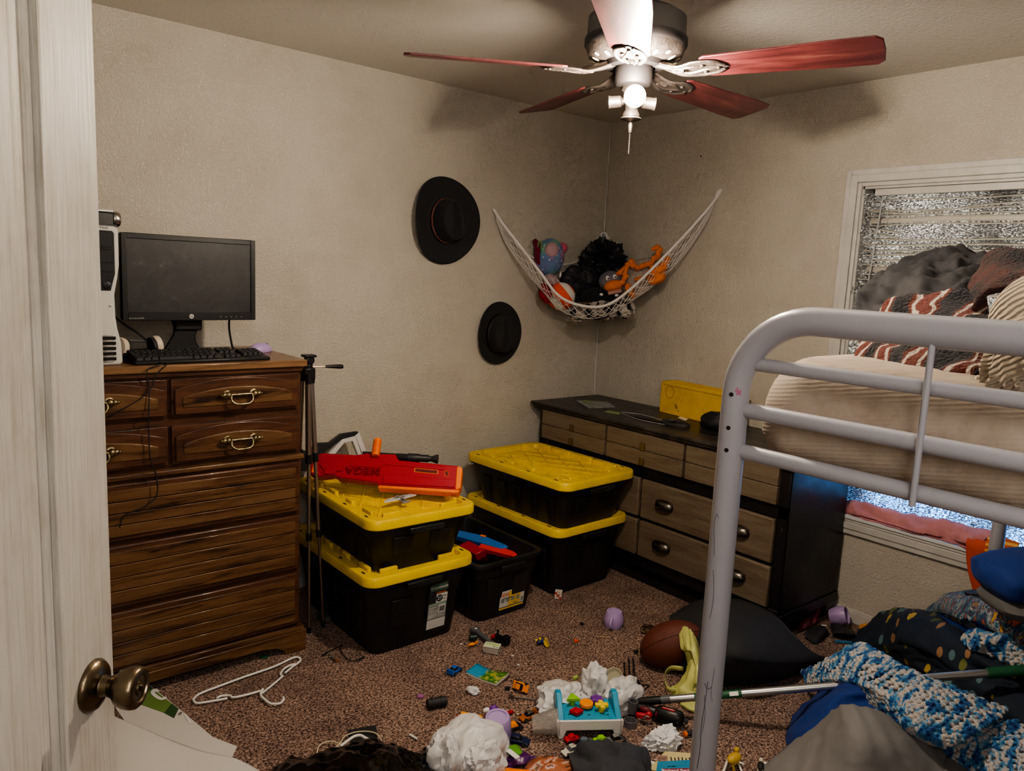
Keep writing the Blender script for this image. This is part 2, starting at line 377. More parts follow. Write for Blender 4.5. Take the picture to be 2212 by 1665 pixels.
# ================= wood
def wood(name,stops,rough=.35,stretch=(1.2,14,14),scale=2.2,bump=.25,coat=.15,dist=1.2):
    def fn(nt,b,tc,L):
        mp=mapping(nt,tc,L,stretch)
        n=nn(nt,'ShaderNodeTexNoise',Scale=scale,Detail=8.,Roughness=.62,Distortion=dist); L(mp,n.inputs['Vector'])
        n1=nn(nt,'ShaderNodeTexNoise',Scale=scale*5,Detail=4.,Roughness=.7); L(mapping(nt,tc,L,(stretch[0]*1.2,stretch[1]*2.5,stretch[2]*2.5)),n1.inputs['Vector'])
        a=nn(nt,'ShaderNodeMath',operation='MULTIPLY_ADD'); L(n1.outputs['Fac'],a.inputs[0]); a.inputs[1].default_value=.35; 
        s=nn(nt,'ShaderNodeMath',operation='MULTIPLY'); s.inputs[1].default_value=.8; L(n.outputs['Fac'],s.inputs[0]); L(s.outputs[0],a.inputs[2])
        c=ramp(nt,a.outputs[0],stops,L); L(c.outputs[0],b.inputs['Base Color'])
        bumpn(nt,a.outputs[0],b,L,bump,.002)
    return M(name,rough=rough,coat=coat,fn=fn)
MOAK=wood('stained_oak',[(.43,(.018,.008,.005)),(.50,(.075,.034,.015)),(.58,(.125,.062,.025)),(.68,(.16,.085,.036))])
MOAKT=wood('oak_top',[(.4,(.075,.036,.017)),(.52,(.18,.098,.045)),(.66,(.24,.135,.065))],rough=.3)
MOAKD=wood('oak_dark_edge',[(.42,(.020,.008,.005)),(.55,(.075,.030,.015)),(.7,(.115,.050,.022))])
MDKV=M('dark_gap',(.012,.008,.006),.9)
MAB=M('antiqued_brass_pull',(.42,.33,.18),.32,metal=1,mottle=.65,mscale=60,bump=.15,bscale=180)
# ================= tall oak dresser
BX0,BX1,BF,BB=-3.15,-2.185,-.56,-.045
dr=thing('tall_dresser','tall dark-stained oak chest of drawers with brass bail pulls against the back wall','dresser',((BX0+BX1)/2,(BF+BB)/2,0))
cxd,cyd=(BX0+BX1)/2,(BF+BB)/2
def DB(g,name,mat,parent=dr,**k): return g.build(name,mat,parent,loc=(-cxd,-cyd,0) if parent is dr else None,**k)
def LB(v): return v
g=G().box(BX0,BX1,BF+.006,BB,.10,1.145)
DB(g,'case',MOAKD)
g=G().box(BX0-.018,BX1+.018,BF-.018,BB,1.146,1.172)
DB(g,'top',MOAKT,bevel=.004)
DB(G().box(BX0-.004,BX1+.004,BF-.006,BB,1.128,1.146),'cornice_strip',MOAKD,bevel=.003)
DB(G().box(BX0-.01,BX1+.01,BF-.014,BF+.02,.786,.806),'waist_moulding',MOAK,bevel=.006)
# plinth with bracket feet
def plinth(x0,x1): 
    p=[(x0,0),(x0+.085,0),(x0+.095,.018),(x0+.12,.035),(x0+.18,.045),(x1-.18,.045),(x1-.12,.035),(x1-.095,.018),(x1-.085,0),(x1,0),(x1,.085),(x0,.085)]
    return p
Txz=Matrix(((1,0,0,0),(0,0,-1,0),(0,1,0,0),(0,0,0,1)))  # (x,y,z)->(x,-z,y)
g=G().prism(plinth(BX0-.018,BX1+.018),-(BF),-(BF-.022),Txz).box(BX0-.012,BX1+.012,BF-.016,BF+.01,.085,.105)
g.box(BX1,BX1+.018,BF-.02,BB,0,.09).box(BX0-.018,BX0,BF-.02,BB,0,.09)
DB(g,'plinth',MOAK,bevel=.003)
def arch(x0,x1,z0,z1,rise,ins,n=14):
    a0,a1,b0,b1=x0+ins,x1-ins,z0+ins,z1-ins; pts=[(a0,b0),(a1,b0),(a1,b1-rise)]
    for k in range(1,n): 
        t=k/n; x=a1+(a0-a1)*t; pts.append((x,b1-rise+rise*math.sin(PI*t)**.8))
    pts.append((a0,b1-rise)); return pts
def pull(parent,cx,cz,y):
    h=thing('handle',None,None); h.parent=parent
    return h
def bail(g,cx,cz,y):
    for s in (-1,1):
        x=cx+s*.048
        g.ell((x,y-.016,cz),(.012,.014,.013),nu=14,nv=10); g.lathe([(.015,0),(.015,.004),(.009,.006),(.009,.02)],14,T3((x,y,cz),(PI/2,0,0)))
        g.ell((cx+s*.062,y-.018,cz),(.010,.009,.010),nu=12,nv=8); g.ell((cx+s*.072,y-.018,cz),(.005,.006,.006),nu=10,nv=6)
        g.tube([(cx+s*.055,y-.018,cz),(cx+s*.040,y-.018,cz)],.0075,10)
    g.tube([(cx-.04,y-.018,cz),(cx-.02,y-.018,cz),(cx,y-.018,cz),(cx+.02,y-.018,cz),(cx+.04,y-.018,cz)],[.0048,.0055,.006,.0055,.0048],10)
    pts=spline([(cx-.038,y-.018,cz),(cx-.038,y-.024,cz-.02),(cx-.024,y-.028,cz-.032),(cx,y-.029,cz-.034),(cx+.024,y-.028,cz-.032),(cx+.038,y-.024,cz-.02),(cx+.038,y-.018,cz)],5)
    g.tube(pts,.0052,8); return g
def top_drawer(x0,x1,z0,z1):
    lo=(-cxd,-cyd,0)
    g=G().box(x0,x1,BF-.010,BF+.02,z0,z1)
    g.prism(arch(x0,x1,z0,z1+.008,.035,.010),-(BF-.010),-(BF-.022),Txz)
    d=g.build('drawer',MOAKD,dr,loc=lo,bevel=.003)
    p=G().prism(arch(x0,x1,z0,z1,.030,.034),-(BF-.018),-(BF-.026),Txz).build('arched_panel',MOAK,d,bevel=.0035)
    bail(G(),(x0+x1)/2,(z0+z1)/2+.005,BF-.026).build('handle',MAB,d,smooth=50)
for z0,z1 in ((.988,1.122),(.822,.958)):
    top_drawer(-2.660,-2.197,z0,z1); top_drawer(-3.135,-2.672,z0,z1)
for z0,z1 in ((.578,.776),(.343,.562),(.112,.327)):
    g=G().box(BX0+.015,BX1-.008,BF-.012,BF+.02,z0,z1)
    d=g.build('drawer',MOAKD,dr,loc=(-cxd,-cyd,0),bevel=.006)
    g=G(); n=4; h=(z1-z0-.036)/n
    for k in range(n): g.box(BX0+.03,BX1-.028,BF-.020,BF-.01,z0+.018+k*h+.0012,z0+.018+(k+1)*h-.0012)
    g.build('plank_front',MOAK,d,bevel=.0022)
# ================= low black dresser
FX=-.523; BT=.815
MBP=M('worn_black_paint',(.014,.013,.014),.42,bump=.12,bscale=60,mottle=.0)
def f_scr(nt,b,tc,L):
    n=nn(nt,'ShaderNodeTexNoise',Scale=38.,Detail=6.,Roughness=.75); L(mapping(nt,tc,L,(1,1,.6)),n.inputs['Vector'])
    c=ramp(nt,n.outputs['Fac'],[(.66,(.013,.012,.014)),(.70,(.30,.25,.22))],L); L(c.outputs[0],b.inputs['Base Color'])
    n2=nn(nt,'ShaderNodeTexNoise',Scale=6.,Detail=4.); L(tc.outputs['Object'],n2.inputs['Vector'])
    r=ramp(nt,n2.outputs['Fac'],[(.4,(.28,.28,.28)),(.7,(.5,.5,.5))],L); L(r.outputs[0],b.inputs['Roughness'])
MBS=M('scratched_black_paint',rough=.35,fn=f_scr)
def f_btop(nt,b,tc,L):
    n=nn(nt,'ShaderNodeTexNoise',Scale=7.,Detail=7.,Roughness=.65,Distortion=1.); L(mapping(nt,tc,L,(2,1,1)),n.inputs['Vector'])
    c=ramp(nt,n.outputs['Fac'],[(.45,(.020,.018,.019)),(.6,(.055,.045,.04)),(.78,(.13,.10,.08))],L); L(c.outputs[0],b.inputs['Base Color'])
    r=ramp(nt,n.outputs['Fac'],[(.4,(.3,.3,.3)),(.7,(.5,.5,.5))],L); L(r.outputs[0],b.inputs['Roughness'])
MBTOP=M('dusty_black_top',rough=.35,fn=f_btop)
MGD=wood('greywashed_drawer_wood',[(.40,(.085,.062,.043)),(.50,(.14,.105,.073)),(.62,(.175,.135,.095)),(.72,(.20,.16,.115))],rough=.5,stretch=(10,1.0,10),scale=2.4,coat=.05)
bd=thing('low_dresser','long black dresser with grey-brown drawer fronts and cup pulls under the right wall','dresser',(-.27,-.89,0))
def KB(g,name,mat,**k): return g.build(name,mat,bd,loc=(.27,.89,0),**k)
YL,YR=-.095,-1.665
g=G().box(FX+.016,-.02,YR,YL,.095,.775)
KB(g,'case',MBP)
g=G().box(FX+.006,FX+.03,YR,YR+.045,.095,.775).box(FX+.006,FX+.03,YL-.022,YL,.095,.775).box(FX+.006,FX+.02,YR,YL,.555,.612).box(FX+.004,FX+.02,YR,YL,.095,.150)
KB(g,'face_frame',MBS,bevel=.002)
KB(G().box(FX+.016,-.018,YR-.004,YR,.13,.775).box(FX+.01,-.018,YR-.012,YR,.085,.13),'side_panel',MBS,bevel=.002)
g=G()
for a,b_,c,d,e,f in ((-.553,.0-.004,-1.70,-.035,.800,.815),(-.546,-.004,-1.692,-.043,.787,.800),(-.535,-.004,-1.682,-.053,.775,.787)): g.box(a,b_,c,d,e,f)
KB(g,'top',MBTOP,bevel=.004)
KB(G().box(-.48,-.04,-1.64,-.13,0,.095),'plinth',MDKV)
MCUP=M('dark_nickel_cup',(.16,.145,.13),.28,metal=1)
MLATH=M('small_brass_plate',(.23,.16,.07),.45,metal=.6,mottle=.3)
def cup(g,y,z):
    P=[]
    for i in range(13):
        a=PI*i/12
        row=[]
        for j in range(9):
            b_=PI/2*j/8*1.35-.35
            row.append((FX-.020-.024*max(0,math.cos(b_))*math.sin(a)**.5, y+.052*math.cos(a)*(1 if j<8 else 1)*max(.55,math.cos(b_*.6)), z+.022*math.sin(b_)*(.4+.6*math.sin(a))))
        P.append(row)
    return g
def cuppull(parent,y,z,off):
    # half-dome cup: quarter ellipsoid with open underside
    g=G(); P=[]
    for j in range(11):
        ph=-.5+(PI/2+.5)*j/10; row=[]
        for i in range(25):
            th_=PI*i/24; row.append((FX-.014-.030*math.cos(ph)*math.sin(th_), y+.054*math.cos(ph)**.7*math.cos(th_) if j<10 else y, z-.002+.030*math.sin(ph)))
        P.append(row)
    g.grid(P)
    g.box(FX-.0155,FX-.013,y-.050,y+.050,z+.006,z+.020)
    g.build('cup_pull',MCUP,parent,smooth=60,solid=.0015)
def gdrawer(y0,y1,z0,z1,planks,cups):
    g=G()
    if planks:
        zm=(z0+z1)/2
        g.box(FX-.014,FX+.012,y1,y0,z0,zm-.001).box(FX-.014,FX+.012,y1,y0,zm+.001,z1)
    else: g.box(FX-.014,FX+.012,y1,y0,z0,z1)
    d=g.build('drawer',MGD,bd,loc=(.27,.89,0),bevel=.006 if not planks else .003)
    if planks:
        yc=(y0+y1)/2+.04*(1 if cups==1 else 0)+.0
        for zz,tl in ((.715,.0),(.640,.0)):
            G().cbox((FX-.018,yc,zz),(.010,.030,.034)).cbox((FX-.022,yc,zz-.012),(.008,.026,.010)).build('catch_plate',MLATH,d,bevel=.002)
    else:
        for c in cups: cuppull(d,c,(z0+z1)/2-.0,0)
gdrawer(-.123,-.612,.615,.776,1,0); gdrawer(-.628,-1.120,.615,.776,1,0); gdrawer(-1.136,-1.619,.615,.776,1,0)
for z0,z1 in ((.356,.552),(.156,.340)):
    gdrawer(-.123,-.868,z0,z1,0,(-.30,-.69)); gdrawer(-.884,-1.619,z0,z1,0,(-1.035,-1.455))
# ================= computer things on the oak dresser
TZ=1.172
MBK=M('black_plastic',(.010,.010,.011),.38,bump=.05,bscale=200); MBKM=M('black_matte',(.02,.02,.021),.6)
MSIL=M('silver_plastic',(.55,.54,.52),.35); MWH=M('white_plastic',(.78,.77,.74),.35)
mon=thing('monitor','black widescreen monitor with smudged dark screen on the oak dresser','monitor',(-2.51,-.30,TZ),R(0))
mon.rotation_euler=(0,0,R(1))
ml,mr,mb,mt=-.243,.236,.133,.440
G().box(ml,mr,-.03,.0,mb,mt).box(ml+.02,mr-.02,0,.03,mb+.03,mt-.03).build('housing',MBK,mon,bevel=.004)
g=G()
for a,b_,c,d in ((ml,ml+.018,mb,mt),(mr-.018,mr,mb,mt),(ml+.018,mr-.018,mb,mb+.030),(ml+.018,mr-.018,mt-.018,mt)): g.box(a,b_,-.036,-.029,c,d)
bez=g.build('bezel',MBK,mon,bevel=.0015)
def f_scrn(nt,b,tc,L):
    n=nn(nt,'ShaderNodeTexNoise',Scale=9.,Detail=7.,Roughness=.7,Distortion=.8); L(tc.outputs['Object'],n.inputs['Vector'])
    c=ramp(nt,n.outputs['Fac'],[(.45,(.022,.022,.024)),(.62,(.035,.034,.034)),(.78,(.12,.12,.12))],L); L(c.outputs[0],b.inputs['Base Color'])
G().box(ml+.018,mr-.018,-.0315,-.030,mb+.030,mt-.018).build('screen',M('smudged_screen',rough=.42,fn=f_scrn),mon)
FT=lambda x,y,z:T3((x,y,z),(PI/2,0,0))
G().lathe([(.0085,0),(.0085,.0006)],24,FT(-.008,-.0362,mb+.0145)).build('badge',MSIL,mon)
text('hp',.013,MBK,mon,FT(-.008,-.0372,mb+.0145))
text('hp Compaq LE2202x',.006,MSIL,mon,FT(ml+.045,-.0366,mb+.008))
for k in range(5): G().cbox((.10+k*.02,-.0365,mb+.013),(.003,.0008,.002)).build('control_button',MSIL,mon)
P1=[(-.085,0),(.055,0),(.045,.02),(.032,.045),(.03,.07),(.045,.10),(.065,.15),(-.065,.15),(-.05,.10),(-.052,.075),(-.07,.045),(-.085,.02)]
G().prism(P1,-.05,-.035,T3((0,-.0,0),(PI/2,0,0))).box(-.05,.05,.02,.05,.09,.17).build('stand_neck',MBK,mon,bevel=.006)
G().box(-.11,.10,-.09,.10,0,.014).build('stand_base',MBK,mon,bevel=.005)
# tower
tw=thing('desktop_tower','silver and black desktop computer tower standing behind the open door','computer',(-2.90,-.30,TZ),0)
G().box(-.075,.088,-.19,.235,.004,.445).build('case',MBKM,tw,bevel=.004)
out=[(-.09,0),(.095,0),(.101,.012),(.098,.075),(.088,.12),(.083,.16),(.082,.235),(.092,.285),(.098,.33),(.098,.44),(.092,.452),(-.09,.452)]
G().prism(out,.19,.235,T3((0,0,0),(PI/2,0,0))).build('front_bezel',MSIL,tw,bevel=.008)
G().prism([(-.07,.245),(.070,.245),(.076,.27),(.084,.30),(.084,.43),(.078,.437),(-.07,.437)],.235,.2375,T3((0,0,0),(PI/2,0,0))).build('drive_bay_panel',MBK,tw,bevel=.002)
g=G(); 
for a,b_ in ((.385,.432),(.335,.380),(.305,.33)): g.box(.0,.078,-.2395,-.237,a,b_)
g.box(.045,.075,-.241,-.239,.375,.382)
g.build('drive_cover',MBK,tw,bevel=.001)
G().lathe([(.012,0),(.012,.003),(.009,.004)],20,T3((.058,-.2375,.262),(PI/2,0,0))).build('power_button',MBK,tw)
G().box(.045,.072,-.2393,-.2375,.012,.1).box(-.07,.045,-.2393,-.2375,.012,.1).build('grille_plate',M('warm_grey',(.32,.31,.30),.4),tw,bevel=.002)
for k in range(5): G().box(-.06,.080,-.2405,-.238,.018+k*.017,.028+k*.017).build('vent_slot',MDKV,tw)
text('T3500',.010,MBK,tw,FT(.055,-.2352,.4445)); text('hp',.009,MBK,tw,FT(.066,-.2352,.195))
# camcorder on tower
cc=thing('camcorder','small black and silver video camera lying on top of the tower','camera',(-2.83,-.42,TZ+.4525),R(6))
G().box(-.09,.035,-.03,.03,0,.048).build('body',MBK,cc,bevel=.006)
G().box(-.09,.032,-.028,.028,.048,.054).build('top_cover',MWH,cc,bevel=.002)
G().lathe([(.024,0),(.026,.004),(.026,.018),(.023,.024),(.018,.024),(.016,.014),(.002,.012)],28,T3((.033,0,.027),(0,PI/2,0))).build('lens_barrel',M('chrome_ring',(.5,.48,.45),.22,metal=1),cc,smooth=50)
G().box(-.02,.04,-.035,.02,-.0,.008).build('foot',MBK,cc,bevel=.001)
# keyboard
MKEY=M('key_black',(.022,.022,.024),.5)
ka=R(2)
kb=thing('keyboard','full-size black computer keyboard with lipped front in front of the monitor','keyboard',(-2.535,-.475,TZ),ka)
G().prism([(-.075,0),(.075,0),(.075,.026),(.055,.028),(-.05,.014),(-.075,.012)],-.235,.235,Matrix(((0,0,1,0),(1,0,0,0),(0,1,0,0),(0,0,0,1)))).build('base',MBK,kb,bevel=.004)
rows=[(.056,[(-.225,1)]+[(-.18+i*.0195,1) for i in range(12)]+[(.065+i*.0195,1) for i in range(3)]),]
slope=(.028-.014)/.105
def key(x,y,w): 
    z=.014+(y+.05)*slope; return G().rloft([(w-.0015,.0175,.002,0),(w-.005,.0135,.002,.0085)],T3((x,y,z),(R(8),0,0)),n=1)
kn_=0
for r_,y in enumerate((.055,.033,.0135,-.006,-.0255,-.045)):
    x=-.227
    for i in range(15):
        w_=.0195
        if r_==5: w_=[.026,.024,.024,.115,.024,.024,.024,.026,0,0,0,0,0,0,0][i]
        if w_==0: break
        if r_ in(2,3) and i in(0,13): w_=.028
        if x+w_>.068: break
        key(x+w_/2,y,w_).build('key',MKEY,kb,smooth=0); x+=w_; kn_+=1
    for i in range(3):
        if r_==3: break
        if r_==4 and i!=1: continue
        key(.083+i*.0195,y,.0195).build('key',MKEY,kb,smooth=0); kn_+=1
    if r_>0:
        for i in range(4): 
            if kn_<100: key(.156+i*.0195,y,.0195).build('key',MKEY,kb,smooth=0); kn_+=1
# mouse
MLAV=M('lavender_plastic',(.42,.31,.58),.35,subs=.1)
ms=thing('computer_mouse','lavender computer mouse at the right end of the keyboard','mouse',(-2.237,-.29,TZ),R(-70))
G().ell((0,0,.008),(.030,.052,.030),nv=16,fn=lambda d:1).build('shell',MLAV,ms,smooth=60)
for v in ms.children[0].data.vertices: v.co.z=max(v.co.z,0)
G().lathe([(.008,-.003),(.008,.003)],16,T3((0,.03,.0265),(0,PI/2,0))).build('scroll_wheel',MBKM,ms)
# headphones
MCR=M('cream_plastic',(.62,.53,.42),.45)
hp=thing('headphones','cream over-ear headphones lying behind the keyboard beside the tower','headphones',(-2.70,-.30,TZ),R(20))
MGR=M('grey_plastic',(.25,.25,.26),.4)
pts=spline([(-.075,-.02,.035),(-.07,.06,.05),(-.03,.12,.045),(.03,.12,.045),(.07,.06,.045),(.075,.0,.035)],6)
G().tube(pts,.007,8,flat=.6).build('headband',MGR,hp)
for s in (-1,1):
    G().lathe([(.018,0),(.034,.002),(.036,.012),(.034,.022),(.028,.024),(.012,.026),(.002,.026)],28,T3((s*.06,-.01,.036),(R(10),s*PI/2*.9,0))).build('ear_cup',MCR,hp,smooth=50)
    G().lathe([(.02,0),(.032,.0),(.033,-.010),(.024,-.014),(.014,-.010)],28,T3((s*.06,-.01,.036),(R(10),s*PI/2*.9,0))).build('ear_pad',MBKM,hp,smooth=50)
# cables
MCB=M('black_cable',(.012,.012,.013),.5)
def cable(name,label,pts,r,mat=MCB,n=8,**k):
    o=G().tube(spline(pts,n),r,8).build(name,mat,center=True); return tag(o,label,'cable',**k)
cable('monitor_cable','thick black video cable sagging from the monitor to behind the headphones',[(-2.80,-.16,1.36),(-2.74,-.2,1.30),(-2.66,-.22,1.235),(-2.62,-.2,1.19),(-2.70,-.18,1.178),(-2.79,-.16,1.178)],.0045)
cable('power_cable','black power cable dropping from the right half of the monitor to the dresser top',[(-2.345,-.25,1.33),(-2.345,-.24,1.27),(-2.335,-.235,1.21),(-2.325,-.23,1.178),(-2.30,-.17,1.177)],.0042)
y_=-.592
cable('headphone_cable','thin black cable hanging over the dresser edge down across the drawers',[(-2.66,-.42,1.19),(-2.70,-.50,1.178),(-2.69,-.583,1.178),Y(318,800,y_),Y(322,840,y_),Y(321,905,y_-.01),Y(324,985,y_-.012),Y(338,1030,y_-.012),Y(338,1070,y_-.012),Y(310,1095,y_-.008),Y(270,1112,y_),Y(258,1140,y_)],.0022)
cable('charging_cable','thin black cable looping from the dresser top edge across the left drawers',[(-2.68,-.45,1.177),(-2.675,-.56,1.178),(-2.675,-.585,1.176),Y(335,812,y_),Y(328,835,y_),Y(305,860,y_-.01),Y(270,880,y_-.012),Y(232,900,y_-.01)],.0018)
# ================= tripod
MCH=M('champagne_aluminium',(.42,.35,.28),.3,metal=.9)
tp=thing('camera_tripod','folded black and bronze camera tripod leaning beside the oak dresser','tripod',(-2.075,-.42,0))
def TP(g,name,mat,**k): return g.build(name,mat,tp,loc=(2.075,.42,0),**k)
tops=[V(-2.108,-.46,1.07),V(-2.078,-.42,1.065),V(-2.10,-.38,1.07)]
feet=[V(-2.098,-.46,.0),V(-2.026,-.446,.0),V(-2.115,-.33,.0)]
for a,b_ in zip(tops,feet):
    lg=TP(G().cyl(a,a.lerp(b_,.30),.0105,14),'leg',MCH)
    def sub(g,n,m): o=g.build(n,m,lg); return o
    sub(G().cyl(a.lerp(b_,.28),a.lerp(b_,.315),.015,12),'leg_clamp',MBK); sub(G().cyl(a.lerp(b_,.30),a.lerp(b_,.60),.008,12),'leg_tube',MCH)
    sub(G().cyl(a.lerp(b_,.59),a.lerp(b_,.62),.0125,12),'leg_clamp',MBK); sub(G().cyl(a.lerp(b_,.60),a.lerp(b_,.985),.006,12),'leg_tube',MCH)
    sub(G().cyl(a.lerp(b_,.975),b_,.008,12),'foot',MBK); sub(G().cyl(a+V(0,0,.03),a+V(0,0,-.01),.0135,12),'leg_hinge',MBK)
TP(G().cyl((-2.095,-.42,1.10),(-2.09,-.42,.75),.010,14),'centre_column',MCH)
TP(G().cbox((-2.093,-.42,1.095),(.045,.05,.05)).cyl((-2.093,-.42,1.11),(-2.093,-.42,1.135),.019,16),'crown',MBK,bevel=.005)
TP(G().lathe([(.014,-.015),(.020,-.01),(.020,.01),(.014,.015)],20,T3((-2.088,-.42,1.15),(PI/2,0,0))).cbox((-2.09,-.42,1.167),(.05,.045,.010)),'pan_head',MBK,bevel=.003)
TP(G().cyl((-2.08,-.42,1.122),(-2.015,-.425,1.121),.003,8),'handle_rod',MCH)
TP(G().tube([(-2.02,-.425,1.121),(-2.01,-.426,1.121),(-1.955,-.43,1.119),(-1.945,-.43,1.1185)],[.005,.0062,.0098,.0085],14),'handle_grip',MBK)
# ================= storage totes
def f_tote(nt,b,tc,L):
    n=nn(nt,'ShaderNodeTexNoise',Scale=5.,Detail=6.,Roughness=.7); L(mapping(nt,tc,L,(1,1,.4)),n.inputs['Vector'])
    c=ramp(nt,n.outputs['Fac'],[(.4,(.010,.010,.011)),(.75,(.028,.027,.026))],L); L(c.outputs[0],b.inputs['Base Color'])
MTOTE=M('black_tote_plastic',rough=.42,fn=f_tote)
MYEL=M('yellow_lid_plastic',(.80,.56,.012),.38,mottle=.15,mscale=9,bump=.03,bscale=200)
def tote(label,x,y,z,rz,L_,W_,Hh,lid=True,group=None,taper=.075,pattern='diamond'):
    t=thing('storage_tote',label,'storage bin',(x,y,z),rz,group)
    hb=Hh-.03; w1,l1=W_-.05,L_-.05; w0,l0=w1-taper,l1-taper; wm,lm=w1-.012,l1-.012
    spec=[(w0-.01,l0-.01,.04,0),(w0,l0,.045,.006),(w0+(w1-w0)*.75,l0+(l1-l0)*.75,.05,hb*.72),(w0+(w1-w0)*.78+.006,l0+(l1-l0)*.78+.006,.05,hb*.74),(w1,l1,.05,hb-.02),(W_-.02,L_-.02,.055,hb-.02),(W_-.02,L_-.02,.055,hb),
          (w1-.012,l1-.012,.048,hb),(w0+(w1-w0)*.75-.014,l0+(l1-l0)*.75-.014,.045,hb*.72),(w0-.014,l0-.014,.04,.008)]
    g=G().rloft(spec); 
    def wat(f): return (w0+(w1-w0)*f)/2,(l0+(l1-l0)*f)/2
    # vertical ribs on the sides
    for sx in (-1,1):
        for k in range(5):
            yy=(k-2)*L_*.155; a,_=wat(0); b_,_=wat(.74)
            g.add([(sx*(a-.004),yy-.022,.02),(sx*(a-.004),yy+.022,.02),(sx*(b_-.004),yy+.03,hb*.70),(sx*(b_-.004),yy-.03,hb*.70),(sx*(a+.006),yy-.018,.02),(sx*(a+.006),yy+.018,.02),(sx*(b_+.006),yy+.026,hb*.70),(sx*(b_+.006),yy-.026,hb*.70)],[(0,1,2,3),(4,7,6,5),(0,4,5,1),(1,5,6,2),(2,6,7,3),(3,7,4,0)])
    for sy in (-1,1):
        for k in (-1,1):
            xx=k*W_*.17; _,a=wat(.25); _,b_=wat(.74)
            g.add([(xx-.045,sy*(a-.004),hb*.32),(xx+.045,sy*(a-.004),hb*.32),(xx+.05,sy*(b_-.004),hb*.71),(xx-.05,sy*(b_-.004),hb*.71),(xx-.04,sy*(a+.007),hb*.34),(xx+.04,sy*(a+.007),hb*.34),(xx+.046,sy*(b_+.007),hb*.71),(xx-.046,sy*(b_+.007),hb*.71)],[(0,1,2,3),(4,7,6,5),(0,4,5,1),(1,5,6,2),(2,6,7,3),(3,7,4,0)])
    g.build('tub',MTOTE,t,bevel=.0025,bseg=2)
    G().box(-W_*.16,W_*.16,-L_/2-.004,-L_/2+.025,hb-.045,hb-.02).build('grip_handle',MTOTE,t,bevel=.004)
    if lid:
        zt=Hh; sp=[(W_-.012,L_-.012,.055,hb-.012),(W_,L_,.06,hb-.008),(W_,L_,.06,zt-.008),(W_-.010,L_-.010,.055,zt),(W_-.085,L_-.085,.04,zt),(W_-.095,L_-.095,.038,zt-.022),(W_-.2,L_-.2,.03,zt-.022)]
        g=G().rloft(sp,n=8)
        iw,il=W_/2-.047,L_/2-.047
        # raised blocks round the recess
        def blk(xa,xb,ya,yb_,h=.010): g.rloft([(xb-xa,yb_-ya,.006,zt-.024),(xb-xa-.006,yb_-ya-.006,.005,zt+h)],T3(((xa+xb)/2,(ya+yb_)/2,0)),n=2)
        for sx in (-1,1):
            for (a,b_) in ((-.86,-.60),(-.34,-.14),(.14,.34),(.60,.86)):
                xa,xb=sorted((sx*iw,sx*(iw-.022))); blk(xa,xb,a*il,b_*il)
        for sy in (-1,1):
            for (a,b_) in ((-.85,-.45),(.45,.85)) :
                ya,yb_=sorted((sy*il,sy*(il-.022))); blk(a*iw,b_*iw,ya,yb_)
        # lattice
        for k in range(-4,5):
            for d in (1,-1):
                pts=[]
                for s in (-1,1):
                    pass
                # clip diagonal line to recess diamond
                aw,al=iw-.045,il-.05
                c=k*.105
                P=[]
                for q in range(41):
                    yy=-al+2*al*q/40; xx=d*(yy*.62)+c*.95
                    if abs(xx)<aw: P.append((xx,yy,zt-.020))
                if len(P)>3: g.tube([P[0],P[-1]],.0045,6,flat=.9)
        for k in range(-13,14):
            yy=k*(il-.05)/13; aa=(iw-.05)*(1-abs(k)/20); g.tube([(-aa,yy,zt-.0215),(aa,yy,zt-.0215)],.0028,5)
        ld=g.build('lid',MYEL,t,bevel=.0018,bseg=1)
        for sx in (-1,1):
            for fy in (-.88,-.30,.30,.88):
                G().cbox((sx*(W_/2-.024),fy*(L_/2-.045),zt+.0002),(.008,.024,.0012)).build('strap_slot',MDKV,ld)
    return t
# left stack
def ctr(px,py,z,W_,L_,rz=0): # front-left lid corner -> centre
    p=Z(px,py,z); c,s=math.cos(rz),math.sin(rz); return p.x+W_/2*c-L_/2*s, p.y+W_/2*s+L_/2*c
GW,GL=.518,.765
l1x,l1y=-1.782,-.478
tote('black storage tote with yellow lid and green paper sticker, bottom of the left stack',l1x,l1y,0,R(0),GL-.02,GW,.352,group=None)
TL=.575
l2=tote('black storage tote with yellow lid, top of the left stack under the red toy blaster',-1.765,-.475,.334,R(-1.5),GL-.03,GW-.012,.240,taper=.09)
r1=tote('black storage tote with yellow lid, bottom of the right stack beside the low dresser',-.785,-.452,0,R(1),GL-.03,GW,.352)
r2=tote('black storage tote with embossed yellow lid, top of the right stack beside the low dresser',-.815,-.500,.334,R(2),GL-.02,GW,.262,taper=.09)
G().cbox((.07,-GL/2+.005,.190),(.040,.002,.040),T3((0,0,0),(R(-6),0,0))).build('price_sticker',M('white_sticker',(.68,.68,.70),.5),r2)
op=tote('open black storage tote without a lid, holding toy blasters, between the two stacks',-1.310,-.530,0,R(.5),.62,.42,.312,lid=False,taper=.06)
# stickers
MST=M('sticker_white',(.62,.62,.60),.45); MSG=M('sticker_green',(.10,.30,.16),.5); MSD=M('sticker_dark',(.02,.025,.03),.5); MSY=M('sticker_yellow',(.75,.5,.04),.5); MSR=M('sticker_orange',(.75,.2,.05),.5); MG3=M('sticker_grey',(.25,.26,.25),.5)
def sheet(g,x0,x1,z0,z1,y=0): return g.box(x0,x1,y-.0006,y,z0,z1)
def placard(name,parent,T): 
    e=bpy.data.objects.new(name,None); COL.objects.link(e); return e
